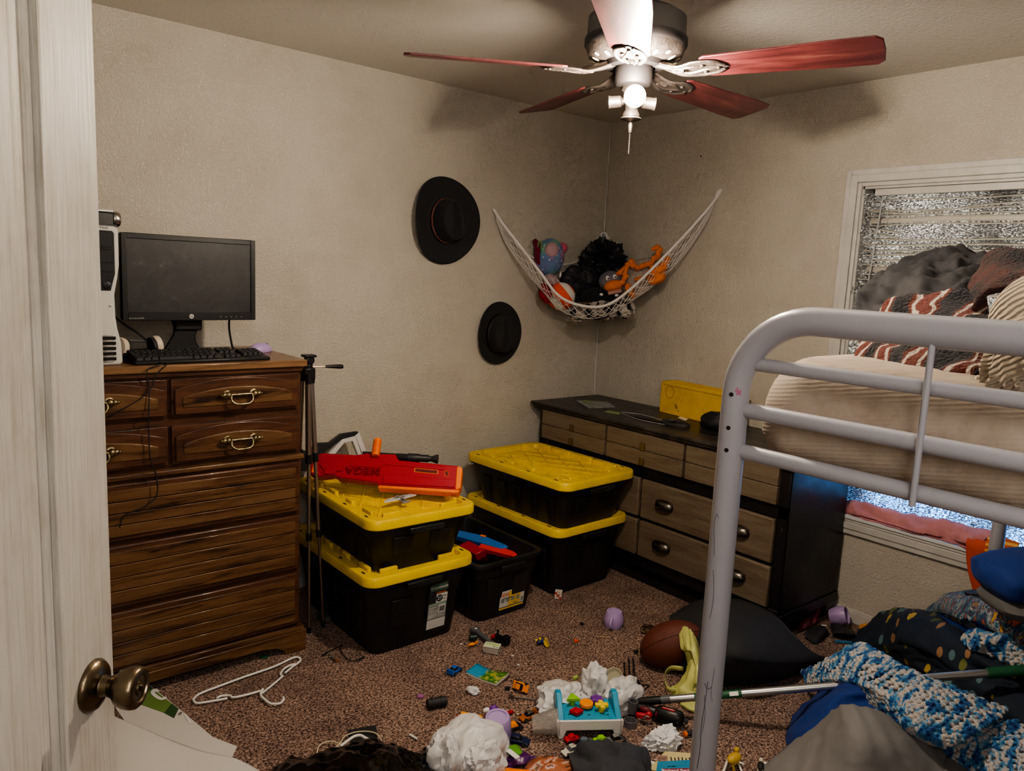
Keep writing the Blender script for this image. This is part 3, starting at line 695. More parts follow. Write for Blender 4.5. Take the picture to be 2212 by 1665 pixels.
# green storage sticker on left bottom tote front face
zc0=.064; fa=math.atan2((.075/2)*.75,.322*.72)
yf=lambda z:-( (GL-.02-.05-.075)/2 + (.0375)*.75*(z/(.322*.72)) )-.010
SX=.002
def stk(parent,xc,zb,zt_,w,yb,yt,build):
    h=math.hypot(zt_-zb,yt-yb); T=fr((xc,yb,zb),(1,0,0),(0,-(zt_-zb)*0+0,1)); 
    zax=V(0,yt-yb,zt_-zb).normalized(); xax=V(1,0,0); yax=zax.cross(xax)
    m=Matrix((xax,yax,zax)).transposed().to_4x4(); m.translation=V(xc,yb,zb); return m,h
lt=[o for o in bpy.data.objects if o.get('label','').startswith('black storage tote with yellow lid and green')][0]
Tm,hh=stk(lt,.085,.055,.262,.09,yf(.055),yf(.262),None)
w_=.045
def q(g,x0,x1,a,b_,d=0): return g.add([(x0,-.0004-d,a),(x1,-.0004-d,a),(x1,-.0004-d,b_),(x0,-.0004-d,b_)],[(0,1,2,3)],Tm)
base=q(G(),-w_,w_,0,hh).build('sticker',MG3,lt)
q(G(),-w_,w_,hh-.052,hh,.0004).build('sticker_header',MSD,base); q(G(),-w_+.004,w_-.004,hh-.036,hh-.006,.0008).build('sticker_brand_band',M('brand_green',(.06,.12,.08),.5),base)
TT=lambda x,z,d: Tm@T3((x,-.0004-d,z),(PI/2,0,0))
text('Greenmade',.0185,MST,base,TT(0,hh-.021,.001)); text('STORAGE',.011,MSR,base,TT(.012,hh-.047,.001))
q(G(),-w_,-.010,hh-.092,hh-.052,.0006).build('sticker_badge_panel',MSD,base); q(G(),-.010,w_,hh-.092,hh-.052,.0006).build('sticker_size_panel',MST,base)
G().lathe([(.016,0),(.016,.0004)],24,TT(.006,hh-.072,.001)).build('sticker_size_disc',MSD,base); text('27',.022,MST,base,TT(.006,hh-.072,.002)); text('GAL',.010,MSD,base,TT(.032,hh-.066,.0012)); text('102 L',.008,MSD,base,TT(.032,hh-.080,.0012))
text('PROFESSIONAL GRADE BIN',.0068,M('mint_print',(.3,.65,.4),.5),base,TT(0,hh-.098,.001))
g=G()
for k in range(9): q(g,-w_+.004,-.004-.01*(k%3),hh-.112-k*.006,hh-.1095-k*.006,.001)
for k in range(5): q(g,-w_+.004,w_-.006-.012*(k%2),.052-k*.0001+k*.007-.0,.054+k*.007,.001)
g.build('sticker_small_print',MST,base)
q(G(),.006,w_-.004,hh-.140,hh-.104,.0008).build('barcode_panel',MST,base); g=G()
for k in range(11): q(g,.010+k*.0026,.0112+k*.0026+.0006*(k%3),hh-.136,hh-.112,.0013)
g.build('barcode',MSD,base)
q(G(),-w_,w_,.0,.040,.0008).build('sticker_footer',MST,base); g=G()
for k in range(4): q(g,-w_+.003,w_-.003,.006+k*.008,.0072+k*.008,.0013)
g.build('sticker_footer_rules',MG3,base)
# sticker on open tote
yf2=lambda z:-((.62-.05-.06)/2+.03*.75*(z/(.305*.72)))-.0015
Tm,hh=stk(op,.035,.032,.122,.1,yf2(.032),yf2(.122),None)
w_=.072
base=q(G(),-w_,w_,0,hh,.0005).build('sticker',MST,op)
q(G(),-w_+.05,w_-.024,.014,hh-.006,.0009).build('sticker_yellow_panel',MSY,base); q(G(),-w_,w_,.0,.009,.0009).build('sticker_footer',MSY,base); q(G(),-w_,w_,.009,.0125,.0011).build('sticker_rule',MSD,base)
text('HDX',.024,MSR,base,TT(-w_+.026,hh-.020,.0015),bold=.0004); text('Tough Tote',.010,MSD,base,TT(-.028,hh-.037,.0015)); text('14 gal',.010,MSD,base,TT(.02,.021,.0015))
for k in range(4): q(G(),-w_+.008+k*.029,-w_+.028+k*.029,.034,.055,.0013).build('sticker_icon',MG3,base)
q(G(),w_-.018,w_-.004,.018,.040,.0013).build('sticker_barcode',MG3,base); q(G(),w_-.016,w_-.006,hh-.022,hh-.006,.0013).build('sticker_logo',MSD,base)
# ================= red blaster
MRED=M('red_toy_plastic',(.40,.004,.022),.35); MORG=M('orange_toy_plastic',(.95,.20,.01),.38); MBLU=M('blue_toy_plastic',(.02,.16,.55),.38); MBKT=M('black_toy_plastic',(.018,.018,.02),.45); MWT=M('white_toy_plastic',(.62,.62,.62),.35)
LZ=.334+.240  # left top lid plane
p0=Z(990,1072,LZ+.005); p1=Z(670,1047,LZ+.02)
dx=(p1-p0); dx.z=0; Lg=dx.length
bt=thing('toy_blaster','large red foam-dart toy blaster with orange trim lying on the left stack','toy blaster',(p0.x,p0.y,LZ+.012))
ux=V(-dx.x,-dx.y,0).normalized()
# local frame: x from stock(left, far) to muzzle right; y = in-plane 'height' of gun leaning to the wall; z = thickness
up=V(-ux.y,ux.x,0); tl=R(54); yax=(up*math.cos(tl)+V(0,0,1)*math.sin(tl)); zax=ux.cross(yax)
BM_=Matrix((ux,yax,zax)).transposed().to_4x4(); bt.matrix_world=Matrix.Translation(V(p0.x,p0.y,LZ+.016))@BM_
s=Lg
def GP(pts): return [(x*s-s,y*s*.62) for x,y in pts]
body=[(0,.10),(.0,.26),(.06,.335),(.30,.335),(.36,.36),(.56,.365),(.585,.30),(.985,.27),(1.0,.25),(1.0,.0),(.47,-.0),(.46,.03),(.2,.06),(.17,.09),(.08,.06),(.03,.07)]
G().prism(GP(body),0,.055).build('body',MRED,bt,bevel=.006)
G().prism(GP([(.10,.13),(.22,.13),(.27,.2),(.24,.26),(.08,.26),(.06,.2)]),.055,.060).prism(GP([(.26,.20),(.47,.19),(.5,.235),(.9,.21),(.9,.235),(.5,.262),(.30,.27)]),.055,.0585).prism(GP([(.5,.02),(.98,.02),(.98,.10),(.5,.12)]),.055,.060).build('side_plate',MRED,bt,bevel=.003)
G().prism(GP([(.10,.09),(.16,.09),(.19,.15),(.17,.19),(.11,.19)]),.0555,.0615).build('trigger_guard',MDKV if 0 else MRED,bt,bevel=.003)
G().prism(GP([(.47,-.025),(1.0,-.035),(1.015,0),(.985,.012),(.48,.012)]),-.004,.050).build('lower_rail',MORG,bt,bevel=.003)
G().prism(GP([(.985,-.01),(1.02,.02),(1.02,.24),(.995,.27),(.98,.25)]),-.002,.057).build('muzzle',MORG,bt,bevel=.004)
G().prism(GP([(.70,.17),(.86,.16),(.86,.205),(.70,.215)]),.052,.0565).build('window_trim',MORG,bt)
G().prism(GP([(.706,.175),(.854,.165),(.854,.200),(.706,.209)]),.053,.0572).build('window_recess',M('deep_red',(.12,.002,.005),.6),bt)
G().prism(GP([(.905,.145),(.935,.143),(.925,.20),(.90,.202)]),.053,.0566).build('slot_trim',MORG,bt); G().prism(GP([(.909,.149),(.933,.147),(.923,.197),(.903,.198)]),.053,.0572).build('slot_recess',M('deep_red'),bt)
g=G()
for k in range(16): g.lathe([(.0165,0),(.018,.001),(.018,.003),(.0165,.004)],16,T3(((.43-1)*s,.235*s-.02+k*.0042,.055+.012),(-PI/2,0,0)))
g.lathe([(.0165,0),(.0165,.068),(.013,.078),(.005,.081)],20,T3(((.43-1)*s,.235*s-.022,.067),(-PI/2,0,0))).build('charging_grip',MORG,bt,smooth=50)
sc=G().lathe([(.014,0),(.016,.002),(.016,.05),(.019,.052),(.019,.10),(.016,.104),(.016,.14),(.012,.145),(.012,.155),(.020,.175),(.020,.182),(.004,.182)],22,T3(((.56-1)*s,.222*s,.03),(0,PI/2,0)))
sc.tube([((.33-1)*s,.236*s,.03),((.58-1)*s,.232*s,.03)],.009,8); sc.build('scope',MBKT,bt,smooth=45)
text('MEGA',.042,M('deep_red_raised',(.22,.002,.010),.4),bt,T3(((.36-1)*s,.092*s,.0605),(0,0,PI)),ext=.0016,sx=1.35,bold=.0006)
G().prism(GP([(.02,.10),(.035,.10),(.035,.24),(.02,.24)]),.055,.058).build('stock_clip',MORG,bt)
# grey and white blaster behind
p=Z(700,1000,LZ+.06); p=V(-1.81,-.13,LZ+.035)
b2=thing('toy_blaster','black toy blaster with an open white skeleton stock leaning behind the red one','toy blaster',p,0,rot=(R(82),0,R(-4)))
def ringp(outer,inner,z0,z1,T=None):
    n=len(outer); g=G()
    vs=[(x,y,z) for z in (z0,z1) for P in (outer,inner) for x,y in P]
    fs=[]
    for i in range(n):
        j=(i+1)%n; fs+=[(i,j,n+j,n+i),(2*n+i,3*n+i,3*n+j,2*n+j),(i,2*n+i,2*n+j,j),(n+i,n+j,3*n+j,3*n+i)]
    return g.add(vs,fs,T)
ringp([(-.10,.02),(.02,.125),(.085,.135),(.12,.02)],[(-.045,.035),(.03,.108),(.07,.112),(.098,.035)],0,.025).build('stock',MWT,b2,bevel=.002)
G().prism([(.02,.125),(.085,.135),(.12,.02),(.14,.02),(.10,.155),(.02,.150),(-.04,.115),(-.10,.118),(-.16,.07),(-.13,.03),(-.09,.06)],-.01,.02).build('frame',MBKT,b2,bevel=.002)
G().prism([(.085,.137),(.105,.15),(.15,.02),(.125,.02)],.0,.024).build('butt_plate',MWT,b2,bevel=.002)
G().prism([(-.3,.0),(-.1,.0),(-.10,.05),(-.16,.09),(-.3,.08)],-.01,.03).build('receiver',MBKT,b2,bevel=.003)
# brick glider on lid
p=Z(862,1082,LZ)
gl=thing('toy_glider','white and grey toy brick glider lying on the yellow lid','toy',(p.x,p.y,LZ+.004),R(8))
G().prism([(-.085,-.01),(-.075,.0),(-.04,.018),(.04,.018),(.075,.0),(.085,-.01),(.04,-.014),(-.04,-.014)],.006,.011).build('wing',MWT,gl)
for k in range(12): G().cbox((-.066+k*.012,.0,.0125),(.004,.026-.002*abs(k-5.5),.003)).build('wing_stud_row',MWT,gl)
G().box(-.008,.008,-.05,.02,.0,.006).box(-.03,.03,-.008,.006,.011,.014).box(-.018,.018,-.052,-.036,.0,.005).box(-.006,.006,-.04,.02,.011,.016).build('fuselage',MG3,gl,bevel=.001)
# blasters inside the open tote
pa=Z(1008,1172,.20); pb=Z(1122,1196,.21)
ba=thing('toy_blaster','blue and red toy blaster sticking out of the open black tote','toy blaster',(pa.x,pa.y,.19))
d=pb-pa; ba.matrix_world=fr((pa.x+.0,pa.y+.02,.195),(d.x,d.y,.0),(-.25,-.35,.9))
q1=d.length
G().prism([(-.05,.0),(q1*.75,-.008),(q1*.85,.02),(q1*.3,.05),(-.05,.045)],0,.03).build('body',MBLU,ba,bevel=.003)
G().prism([(q1*.35,-.035),(q1*1.05,-.035),(q1*1.05,-.005),(q1*.8,.004),(q1*.35,-.002)],0,.026).build('barrel',M('coral_red_plastic',(.75,.05,.05),.4),ba,bevel=.003)
G().prism([(q1*.0,-.05),(q1*.4,-.08),(q1*.5,-.03),(q1*.1,-.0)],-.02,.022).build('grip',MRED,ba,bevel=.004)
G().cbox((q1*.3,.045,.028),(.03,.012,.010)).build('sight',MORG,ba,bevel=.002)
pb2=Z(1050,1200,.13)
bb=thing('toy_blaster','dark red and orange toy blaster lying deep in the open black tote','toy blaster',(pb2.x,pb2.y,.09),R(-30),rot=None)
G().box(-.10,.12,-.025,.025,.02,.06).box(-.02,.03,-.03,.03,.05,.085).build('body',MRED,bb,bevel=.006)
G().cyl((.12,0,.04),(.17,0,.04),.014).build('barrel',MORG,bb); G().prism([(-.09,-.02),(-.05,-.02),(-.07,.05),(-.11,.05)],-.02,.02,T3((0,0,.03),(PI/2,0,0))).build('grip',MBLU,bb,bevel=.003)
crumple(G(),(-1.31,-.53,.06),(.13,.20,.045),3,.4,6).build('toy_pile_liner' if 0 else 'dark_cloth',M('dark_cloth',(.02,.02,.025),.9),center=True)
tag(bpy.data.objects['dark_cloth'],'dark cloth bundled in the bottom of the open black tote','cloth')
# ================= things on the low dresser
MYB=M('yellow_painted_wood',(.80,.50,.008),.5,mottle=.18,mscale=12,bump=.05,bscale=60); MKRAFT=M('kraft_card',(.40,.24,.13),.8,mottle=.2)
yb=thing('yellow_crate','yellow painted open-topped box with a round stain on its front, on the low dresser','box',(-.115,-.625,BT+.001),0,rot=(R(0),R(-4),R(-96)))
Lb,Db,Hb=.505,.105,.172
# local x along the front, y depth towards the wall
yb.rotation_euler=(0,0,R(-96)); 
g=G().box(0,Lb,-.0,.012,0,Hb).box(0,Lb,Db-.012,Db,0,Hb).box(0,.012,.012,Db-.012,0,Hb).box(Lb-.012,Lb,.012,Db-.012,0,Hb)
g.build('shell',MYB,yb,bevel=.002)
g=G().box(0,Lb,-.006,.0,Hb-.016,Hb).box(0,Lb,-.006,0,0,.007).box(0,.012,-.006,0,.007,Hb-.016).box(Lb-.012,Lb,-.006,0,.007,Hb-.016)
g.build('front_frame',MYB,yb,bevel=.001)
G().box(.012,Lb-.012,.012,Db-.012,Hb-.03,Hb-.026).build('card_lining',MKRAFT,yb); G().box(.30,.34,.02,.085,Hb-.027,Hb-.022).build('tape_strip',MYB,yb)
g=G(); pts=[(.062+.030*math.cos(t)*(1+.04*math.sin(5*t)),-.0005,.118+.033*math.sin(t)) for t in [2*PI*k/40 for k in range(40)]]
g.tube(pts,.0014,5,closed=True); g.build('ring_stain',M('stain_brown',(.30,.16,.005),.8),yb)
g=G(); 
for k,(x,z,r_) in enumerate(((.115,.048,.007),(.122,.040,.005),(.108,.055,.004),(.135,.026,.004),(.13,.10,.002),(.15,.08,.002),(.145,.115,.002))): g.ell((x,-.0002,z),(r_,.0006,r_*1.3),nu=10,nv=6)
g.build('smudge_mark',M('stain_brown'),yb)
def slab(name,label,cat,c,quad,z,mat,h=.002,**k):
    g=G(); g.prism([(p.x,p.y) for p in quad],z,z+h); o=g.build(name,mat,center=True,**k); return tag(o,label,cat)
MGP=M('photo_grey_print',(.35,.36,.38),.35,col2=(.15,.17,.16),mscale=40); MGN=M('photo_green_print',(.12,.25,.08),.4,col2=(.35,.38,.2),mscale=50)
Tz=BT+.001
slab('magazine','grey printed magazine lying near the left end of the low dresser','magazine',0,[Z(1243,866,Tz),Z(1271,882,Tz),Z(1328,880,Tz),Z(1312,869,Tz)],Tz,MGP,.005)
slab('card','small green printed card tucked under the grey magazine on the low dresser','card',0,[Z(1258,869,Tz+.005),Z(1262,864,Tz+.005),Z(1282,867,Tz+.005),Z(1280,871,Tz+.005)],Tz+.006,MGN,.001)
slab('card','green and yellow printed card lying at the tip of the black folder','card',0,[Z(1304,890,Tz),Z(1313,887,Tz),Z(1340,891,Tz),Z(1337,896,Tz)],Tz,MGN,.0015)
a=[Z(1342,891,Tz),Z(1380,895,Tz+.004),Z(1420,905,Tz+.004),Z(1458,919,Tz)]; b_=[Z(1342,893,Tz),Z(1375,905,Tz+.0),Z(1415,914,Tz+.0),Z(1456,921,Tz)]
c_=[p+V(.0,-.004,0) for p in b_]
fo=thing('folder','black curved folder with thin pale edges on the low dresser','folder',a[0])
g=G().grid([[p-a[0]+V(.0,0,.001) for p in spline(a,6)],[p-a[0]+V(0,0,.001) for p in spline(b_,6)]]); g.build('cover',MBK,fo,solid=.001)
for q_,nm in ((a,'edge'),(b_,'edge')): G().tube([p-a[0]+V(0,0,.002) for p in spline(q_,6)],.0012,5).build(nm,M('pale_edge',(.6,.6,.6),.5),fo)
cable('coiled_cable','dark grey cable coiled beside the black pouch on the low dresser',[(-.36+.045*math.cos(t)*(1+.12*math.sin(3*t)),-.93+.075*math.sin(t),BT+.004+.0007*t) for t in [k*PI/5 for k in range(36)]],.0038,M('grey_cable',(.045,.042,.04),.45))
G().cyl((-.41,-.86,BT+.008),(-.36,-.89,BT+.010),.007).cbox((-.345,-.895,BT+.010),(.03,.016,.012)).build('plug',MBK,center=True); tag(bpy.data.objects['plug'],'black plug end of a cable at the folder tip on the low dresser','plug')
slab('paper_slip','small white paper slip under the yellow box','paper',0,[Z(1464,902,Tz),Z(1471,899,Tz),Z(1487,905,Tz),Z(1480,909,Tz)],Tz,MWH,.001)
pc=Z(1538,928,BT); g=G(); crumple(g,(pc.x+.02,pc.y-.01,BT+.035),(.045,.085,.055),5,.35,3,floor=BT+.001)
tag(g.build('pouch',M('black_nylon',(.014,.014,.018),.45),center=True),'crumpled black nylon pouch in front of the yellow box','pouch')
p=Z(1530,937,BT); g=G().cbox((p.x,p.y,BT+.004),(.02,.09,.006)).cyl((p.x+.01,p.y-.06,BT+.005),(p.x,p.y-.12,BT+.005),.004); tag(g.build('pocket_tool',MBK,center=True,bevel=.001),'small dark flat tool lying in front of the black pouch','tool')
# ================= hats
MFELT=M('black_felt',(.016,.017,.021),.85,sheen=.25); MFELT2=M('charcoal_felt',(.020,.019,.020),.9,sheen=.2)
def hat(name,label,cx,cz,hw,hh,cw,ch,H_,side,front,mat,bandmat,roll,brim_w,offc=(0,0),bandh=.018):
    t=thing(name,label,'hat',(cx,-.004,cz)); t.rotation_euler=(0,roll,0)
    # local: x right, z up (front/back), -y out of the wall
    n=72; P=[]; band=[]
    def ang(a): return math.cos(a),math.sin(a)
    for k in range(9):  # brim from edge in
        f=1-k/8; row=[]
        for i in range(n):
            c,s=ang(2*PI*i/n); ex=offc[0]*(1-f)+c*(cw+(hw-cw)*f); ez=offc[1]*(1-f)+s*(ch+(hh-ch)*f)
            cl=side*(abs(c)**2.2)*f**2 + front*(abs(s)**3)*f**2
            if c<0: cl*=1.35
            row.append(V(ex-(-1 if c<0 else 1)*cl*.12*abs(c),-(.006+cl),ez))
        P.append(row)
    for k in range(1,13):
        f=k/12; row=[]
        for i in range(n):
            c,s=ang(2*PI*i/n); tp_=1-.16*f; 
            row.append(V(offc[0]+c*cw*tp_,-(.006+H_*f*(1-.10*abs(s)**2*f)),offc[1]+s*ch*tp_))
        P.append(row)
    for k in range(1,11):
        f=1-k/10; row=[]
        for i in range(n):
            c,s=ang(2*PI*i/n); x=c*cw*.84*f; z=s*ch*.84*f
            h_=H_*(1-.10*(s*f)**2)+.010*(1-f**2)
            h_-=.045*math.exp(-(x/(cw*.20))**2)*(1-.35*f)*(1 if abs(z)<ch*.75 else .5)
            h_-=.020*math.exp(-((abs(x)-cw*.62)/(cw*.2))**2-((z-ch*.25)/(ch*.4))**2)
            row.append(V(offc[0]+x,-(.006+h_),offc[1]+z))
        P.append(row)
    g=G().grid(P,closed=True); g.build('crown_and_brim',mat,t,smooth=0,solid=.003,off=-1)
    t.children[0].data.polygons.foreach_set('use_smooth',[True]*len(t.children[0].data.polygons))
    g=G(); R1=[];
    for yy,ex in ((.008,.003),(.008+bandh,.0025)):
        f=yy/H_; R1.append([V(offc[0]+ang(2*PI*i/n)[0]*(cw*(1-.16*f)+ex),-(.006+yy),offc[1]+ang(2*PI*i/n)[1]*(ch*(1-.16*f)+ex)) for i in range(n)])
    g.grid(R1,closed=True).build('band',bandmat,t,solid=.0015)
    return t
def f_band(nt,b,tc,L):
    v=nn(nt,'ShaderNodeTexVoronoi',Scale=120.); L(tc.outputs['Object'],v.inputs['Vector'])
    c=ramp(nt,v.outputs['Distance'],[(.3,(.05,.012,.010)),(.55,(.24,.095,.075))],L); L(c.outputs[0],b.inputs['Base Color'])
hat('cowboy_hat','large black felt cowboy hat with brown braided band hung on the back wall',-1.180,1.780,.205,.218,.092,.112,.115,.045,.0,MFELT,M('braided_leather',rough=.6,fn=f_band),R(-4),0,(.01,0))
hat('fedora_hat','small black felt brimmed hat hanging below the cowboy hat',-.797,1.205,.155,.172,.085,.108,.085,.022,.006,MFELT2,M('black_ribbon',(.010,.010,.011),.5),R(3),0,(.0,-.005),.022)
# ================= corner toy hammock
MNET=M('white_net_cord',(.72,.70,.69),.7); MTAPE=M('white_hem_tape',(.80,.78,.78),.7)
A_=V(-.86,-.008,1.865); B_=V(-.008,-.80,1.97); C_=V(-.012,-.012,1.80)
def fpt(u): # front hem
    p=cr(V(-1.1,.3,2.2),A_,V(-.36,-.33,1.372),V(.3,-1.1,2.2),0)
    pts=FH; t=u*(len(pts)-1); i=min(int(t),len(pts)-2); return pts[i].lerp(pts[i+1],t-i)
def hp3(px,py,s):  # point on the vertical plane x+y=s
    d=ray(px,py); t=(s-CAM.x-CAM.y)/(d.x+d.y); return CAM+d*t
FH=spline([A_]+[hp3(x,y,q) for x,y,q in ((1085,482,-.865),(1099,500,-.86),(1135,546,-.86),(1172,595,-.85),(1205,637,-.85),(1244,657,-.84),(1290,663,-.83),(1325,652,-.83),(1361,625,-.83),(1394,595,-.83),(1426,563,-.83),(1456,532,-.825),(1495,490,-.82),(1530,450,-.81))]+[B_],6)
BH=spline([A_,V(-.74,-.012,1.72),V(-.55,-.012,1.62),V(-.30,-.012,1.60),V(-.11,-.012,1.68),C_,V(-.012,-.11,1.68),V(-.012,-.30,1.60),V(-.012,-.50,1.63),V(-.012,-.68,1.78),B_],10)
def bpt(u): t=u*(len(BH)-1); i=min(int(t),len(BH)-2); return BH[i].lerp(BH[i+1],t-i)
def net(u,v):
    f,b_=fpt(u),bpt(u); e=max(0.0,math.sin(PI*u)); k=e**.55
    m=f.lerp(b_,.42); m.z-= .225*k; f2=f+V(-.02,-.02,-.05)*k; 
    # cubic bezier f -> below -> b
    c1=f+V(-.03*k,-.03*k,-.15*k); c2=m+V(.02,.02,.0)
    p=(1-v)**3*f+3*(1-v)**2*v*c1+3*(1-v)*v*v*c2+v**3*b_
    p.x=min(p.x,-.014); p.y=min(p.y,-.014); return p
hm=thing('toy_hammock','white corner net hammock stretched between the two walls, full of soft toys','toy hammock',(-.35,-.35,1.15))
def HM(g,name,mat,**k): return g.build(name,mat,hm,loc=(.35,.35,-1.15),**k)
HM(G().tube([fpt(k/80) for k in range(81)],.0105,8,flat=.75),'front_hem',MTAPE)
HM(G().tube([bpt(k/100) for k in range(101)],.009,8,flat=.6),'back_hem',MTAPE)
g=G(); NU,NV=34,9
def strip(d):
    for s in range(-NV,NU+1):
        pts=[]
        for j in range(NV+1):
            i=s+j if d>0 else s+NV-j
            if 0<=i<=NU:
                # two half steps for zigzag smoothness
                pts.append(net(i/NU,j/NV))
        if len(pts)>1: g.tube(pts,.00135,4,cap=False)
strip(1); strip(-1)
HM(g,'net',MNET,smooth=60)
HM(G().tube([C_,V(-.012,-.012,1.835),V(-.006,-.006,1.875)],.004,6),'corner_loop',MNET)
HM(G().tube([B_,B_+V(0,-.015,.03),B_+V(.0,-.03,.045)],[.009,.014,.008],8),'end_loop',MTAPE)
def toy(name,label,cat='soft toy',**k): return dict(name=name,label=label,cat=cat)
# soft toys : helper for ellipsoid body with axes
def efr(c,xa,za): return fr(c,xa,za)
MO=M('orange_felt',(.72,.20,.03),.85,sheen=.3,bump=.15,bscale=120)
# starry patch plush
def f_star(nt,b,tc,L):
    sx=nn(nt,'ShaderNodeSeparateXYZ'); L(tc.outputs['Object'],sx.inputs[0])
    n=nn(nt,'ShaderNodeTexNoise',Scale=9.); L(tc.outputs['Object'],n.inputs['Vector'])
    c=ramp(nt,n.outputs['Fac'],[(.35,(.20,.42,.30)),(.47,(.12,.25,.42)),(.6,(.16,.20,.42)),(.72,(.5,.18,.30))],L)
    v=nn(nt,'ShaderNodeTexVoronoi',Scale=52.); L(tc.outputs['Object'],v.inputs['Vector'])
    s=ramp(nt,v.outputs['Distance'],[(.14,(1,1,1)),(.2,(0,0,0))],L)
    mm=nn(nt,'ShaderNodeMix',data_type='RGBA'); L(s.outputs[0],mm.inputs[0]); L(c.outputs[0],mm.inputs[6]); mm.inputs[7].default_value=(.8,.85,.85,1); L(mm.outputs[2],b.inputs['Base Color'])
c=hp3(1186,556,-.52); st=thing('plush_egg','pastel blue starry plush egg with a pink patch at the left of the hammock','soft toy',c)
st.rotation_euler=(0,R(12),0)
st.scale=(1.2,1.2,1.2); G().ell((0,0,0),(.072,.072,.090),nu=30,nv=20).build('body',M('starry_fabric',rough=.8,sheen=.3,fn=f_star),st,smooth=60)
for nm,c2,r_,mt in (('pink_patch',(-.032,-.045,.026),(.036,.032,.038),M('pale_pink_cloth',(.50,.33,.38),.85)),('rose_patch',(.038,-.035,.055),(.024,.028,.026),M('rose_cloth',(.52,.12,.20),.85)),('care_tag',(.03,-.07,-.075),(.006,.003,.014),MTAPE)):
    G().ell(c2,r_,nu=16,nv=10).build(nm,mt,st,smooth=60)
# maroon mitten
c=hp3(1160,532,-.60); g=G().tube(spline([c+V(.05,-.02,-.13),c+V(.012,.0,-.07),c,c+V(-.005,.02,.035)],6),[.022]*4+[.03]*8+[.026]*4+[.02]*2+[.012],14,flat=.6)
mt_=thing('plush_leaf','dark maroon plush with a green loop in the far left of the hammock','soft toy',c)
bo=g.build('body',M('maroon_plush',(.16,.008,.035),.8,sheen=.4),mt_,loc=tuple(-c)); G().tube([(.012*math.cos(t),-.022,.005+.022*math.sin(t)) for t in [k*PI/8 for k in range(16)]],.004,6,closed=True).build('green_loop',M('green_felt',(.2,.28,.08),.8),mt_)
G().tube([V(0,0,.05),V(.004,.06,.13)],.0012,5).build('hanging_string',MNET,mt_)
# striped cushion
def f_str(nt,b,tc,L):
    sx=nn(nt,'ShaderNodeSeparateXYZ'); L(mapping(nt,tc,L,rot=(0,R(40),0)),sx.inputs[0])
    m=nn(nt,'ShaderNodeMath',operation='PINGPONG'); m.inputs[1].default_value=.05; L(sx.outputs['X'],m.inputs[0])
    c=ramp(nt,m.outputs[0],[(0,(.85,.10,.02)),(.028,(.72,.70,.66))],L,'CONSTANT'); L(c.outputs[0],b.inputs['Base Color'])
c=hp3(1212,640,-.64); cu=thing('striped_cushion','orange and white striped round cushion in the lower left of the hammock','cushion',c); cu.rotation_euler=(R(0),R(0),R(-30))
G().ell((0,0,0),(.080,.06,.078),nu=30,nv=20).build('body',M('striped_fabric',rough=.8,fn=f_str),cu,smooth=60)
c=hp3(1180,630,-.72); g=G(); crumple(g,c,(.04,.035,.06),4,.3,4); tag(g.build('red_sock',M('dark_red_cloth',(.30,.01,.03),.85),center=True),'dark red knitted sock bundled at the left of the striped cushion','sock')
c=hp3(1192,608,-.62); g=G(); crumple(g,c,(.05,.04,.04),9,.3,4); tag(g.build('patterned_cloth',M('white_floral',(.5,.46,.46),.85,col2=(.25,.12,.16),mscale=60),center=True),'small pale patterned cloth below the starry plush','cloth')
# black ruffled fabric
c=hp3(1302,566,-.32); g=G(); crumple(g,c,(.125,.10,.11),11,.75,12,nu=90,nv=56)
tag(g.build('ruffled_fabric',M('black_satin',(.012,.013,.02),.45,sheen=.2),center=True),'ruffled black satin fabric at the back corner of the hammock','fabric')
c=hp3(1254,612,-.48); g=G(); crumple(g,c,(.095,.075,.090),15,.6,8,nu=70,nv=40)
tag(g.build('dark_skirt',M('charcoal_satin',(.02,.02,.028),.6,sheen=.2),center=True),'charcoal crumpled cloth in the middle of the hammock below the ruffled fabric','cloth')
# grey plush with bill
c=hp3(1318,606,-.62); bk=thing('plush_bird','grey soft toy with white eyes and wide orange bill in the hammock','soft toy',c); bk.rotation_euler=(0,R(-14),R(-38)); bk.scale=(1.3,1.3,1.3)
# local -y faces the room
MGF=M('grey_felt',(.16,.15,.18),.9,sheen=.3)
G().ell((0,0,0),(.05,.04,.042),nu=24,nv=16).build('head',MGF,bk,smooth=60)
G().ell((.004,-.038,-.022),(.042,.03,.024),nu=24,nv=12).build('bill',MO,bk,smooth=60)
G().box(-.026,.034,-.055,-.04,-.056,-.040).build('name_band',M('pink_grey_cloth',(.45,.25,.2),.8),bk,bevel=.003)
for s_ in (-.014,.016):
    G().ell((s_,-.038,.014),(.008,.005,.010),nu=12,nv=8).build('eye',MTAPE,bk,smooth=60); G().ell((s_+.001,-.0425,.012),(.003,.002,.005),nu=8,nv=6).build('pupil',MBKM,bk)
# beige knit
c=hp3(1392,596,-.60); g=G(); P=patch([[hp3(1345,600,-.52),hp3(1362,572,-.48),hp3(1392,562,-.47),hp3(1430,556,-.52)],[hp3(1348,625,-.62),hp3(1370,598,-.62),hp3(1400,590,-.62),hp3(1435,575,-.62)],[hp3(1360,650,-.66),hp3(1380,640,-.68),hp3(1405,625,-.68),hp3(1430,600,-.68)]],8,8,.004,seed=3,zmin=None)
def f_knit(nt,b,tc,L):
    v=nn(nt,'ShaderNodeTexVoronoi',Scale=110.); L(mapping(nt,tc,L,(1,1,1.4)),v.inputs['Vector']); bumpn(nt,v.outputs['Distance'],b,L,1.,.006)
MKN=M('beige_knit',(.50,.42,.37),.95,sheen=.3,fn=f_knit)
tag(g.grid(P).build('knitted_cloth',MKN,center=True,solid=.012),'beige chunky knitted cloth behind the orange plush strands','cloth')
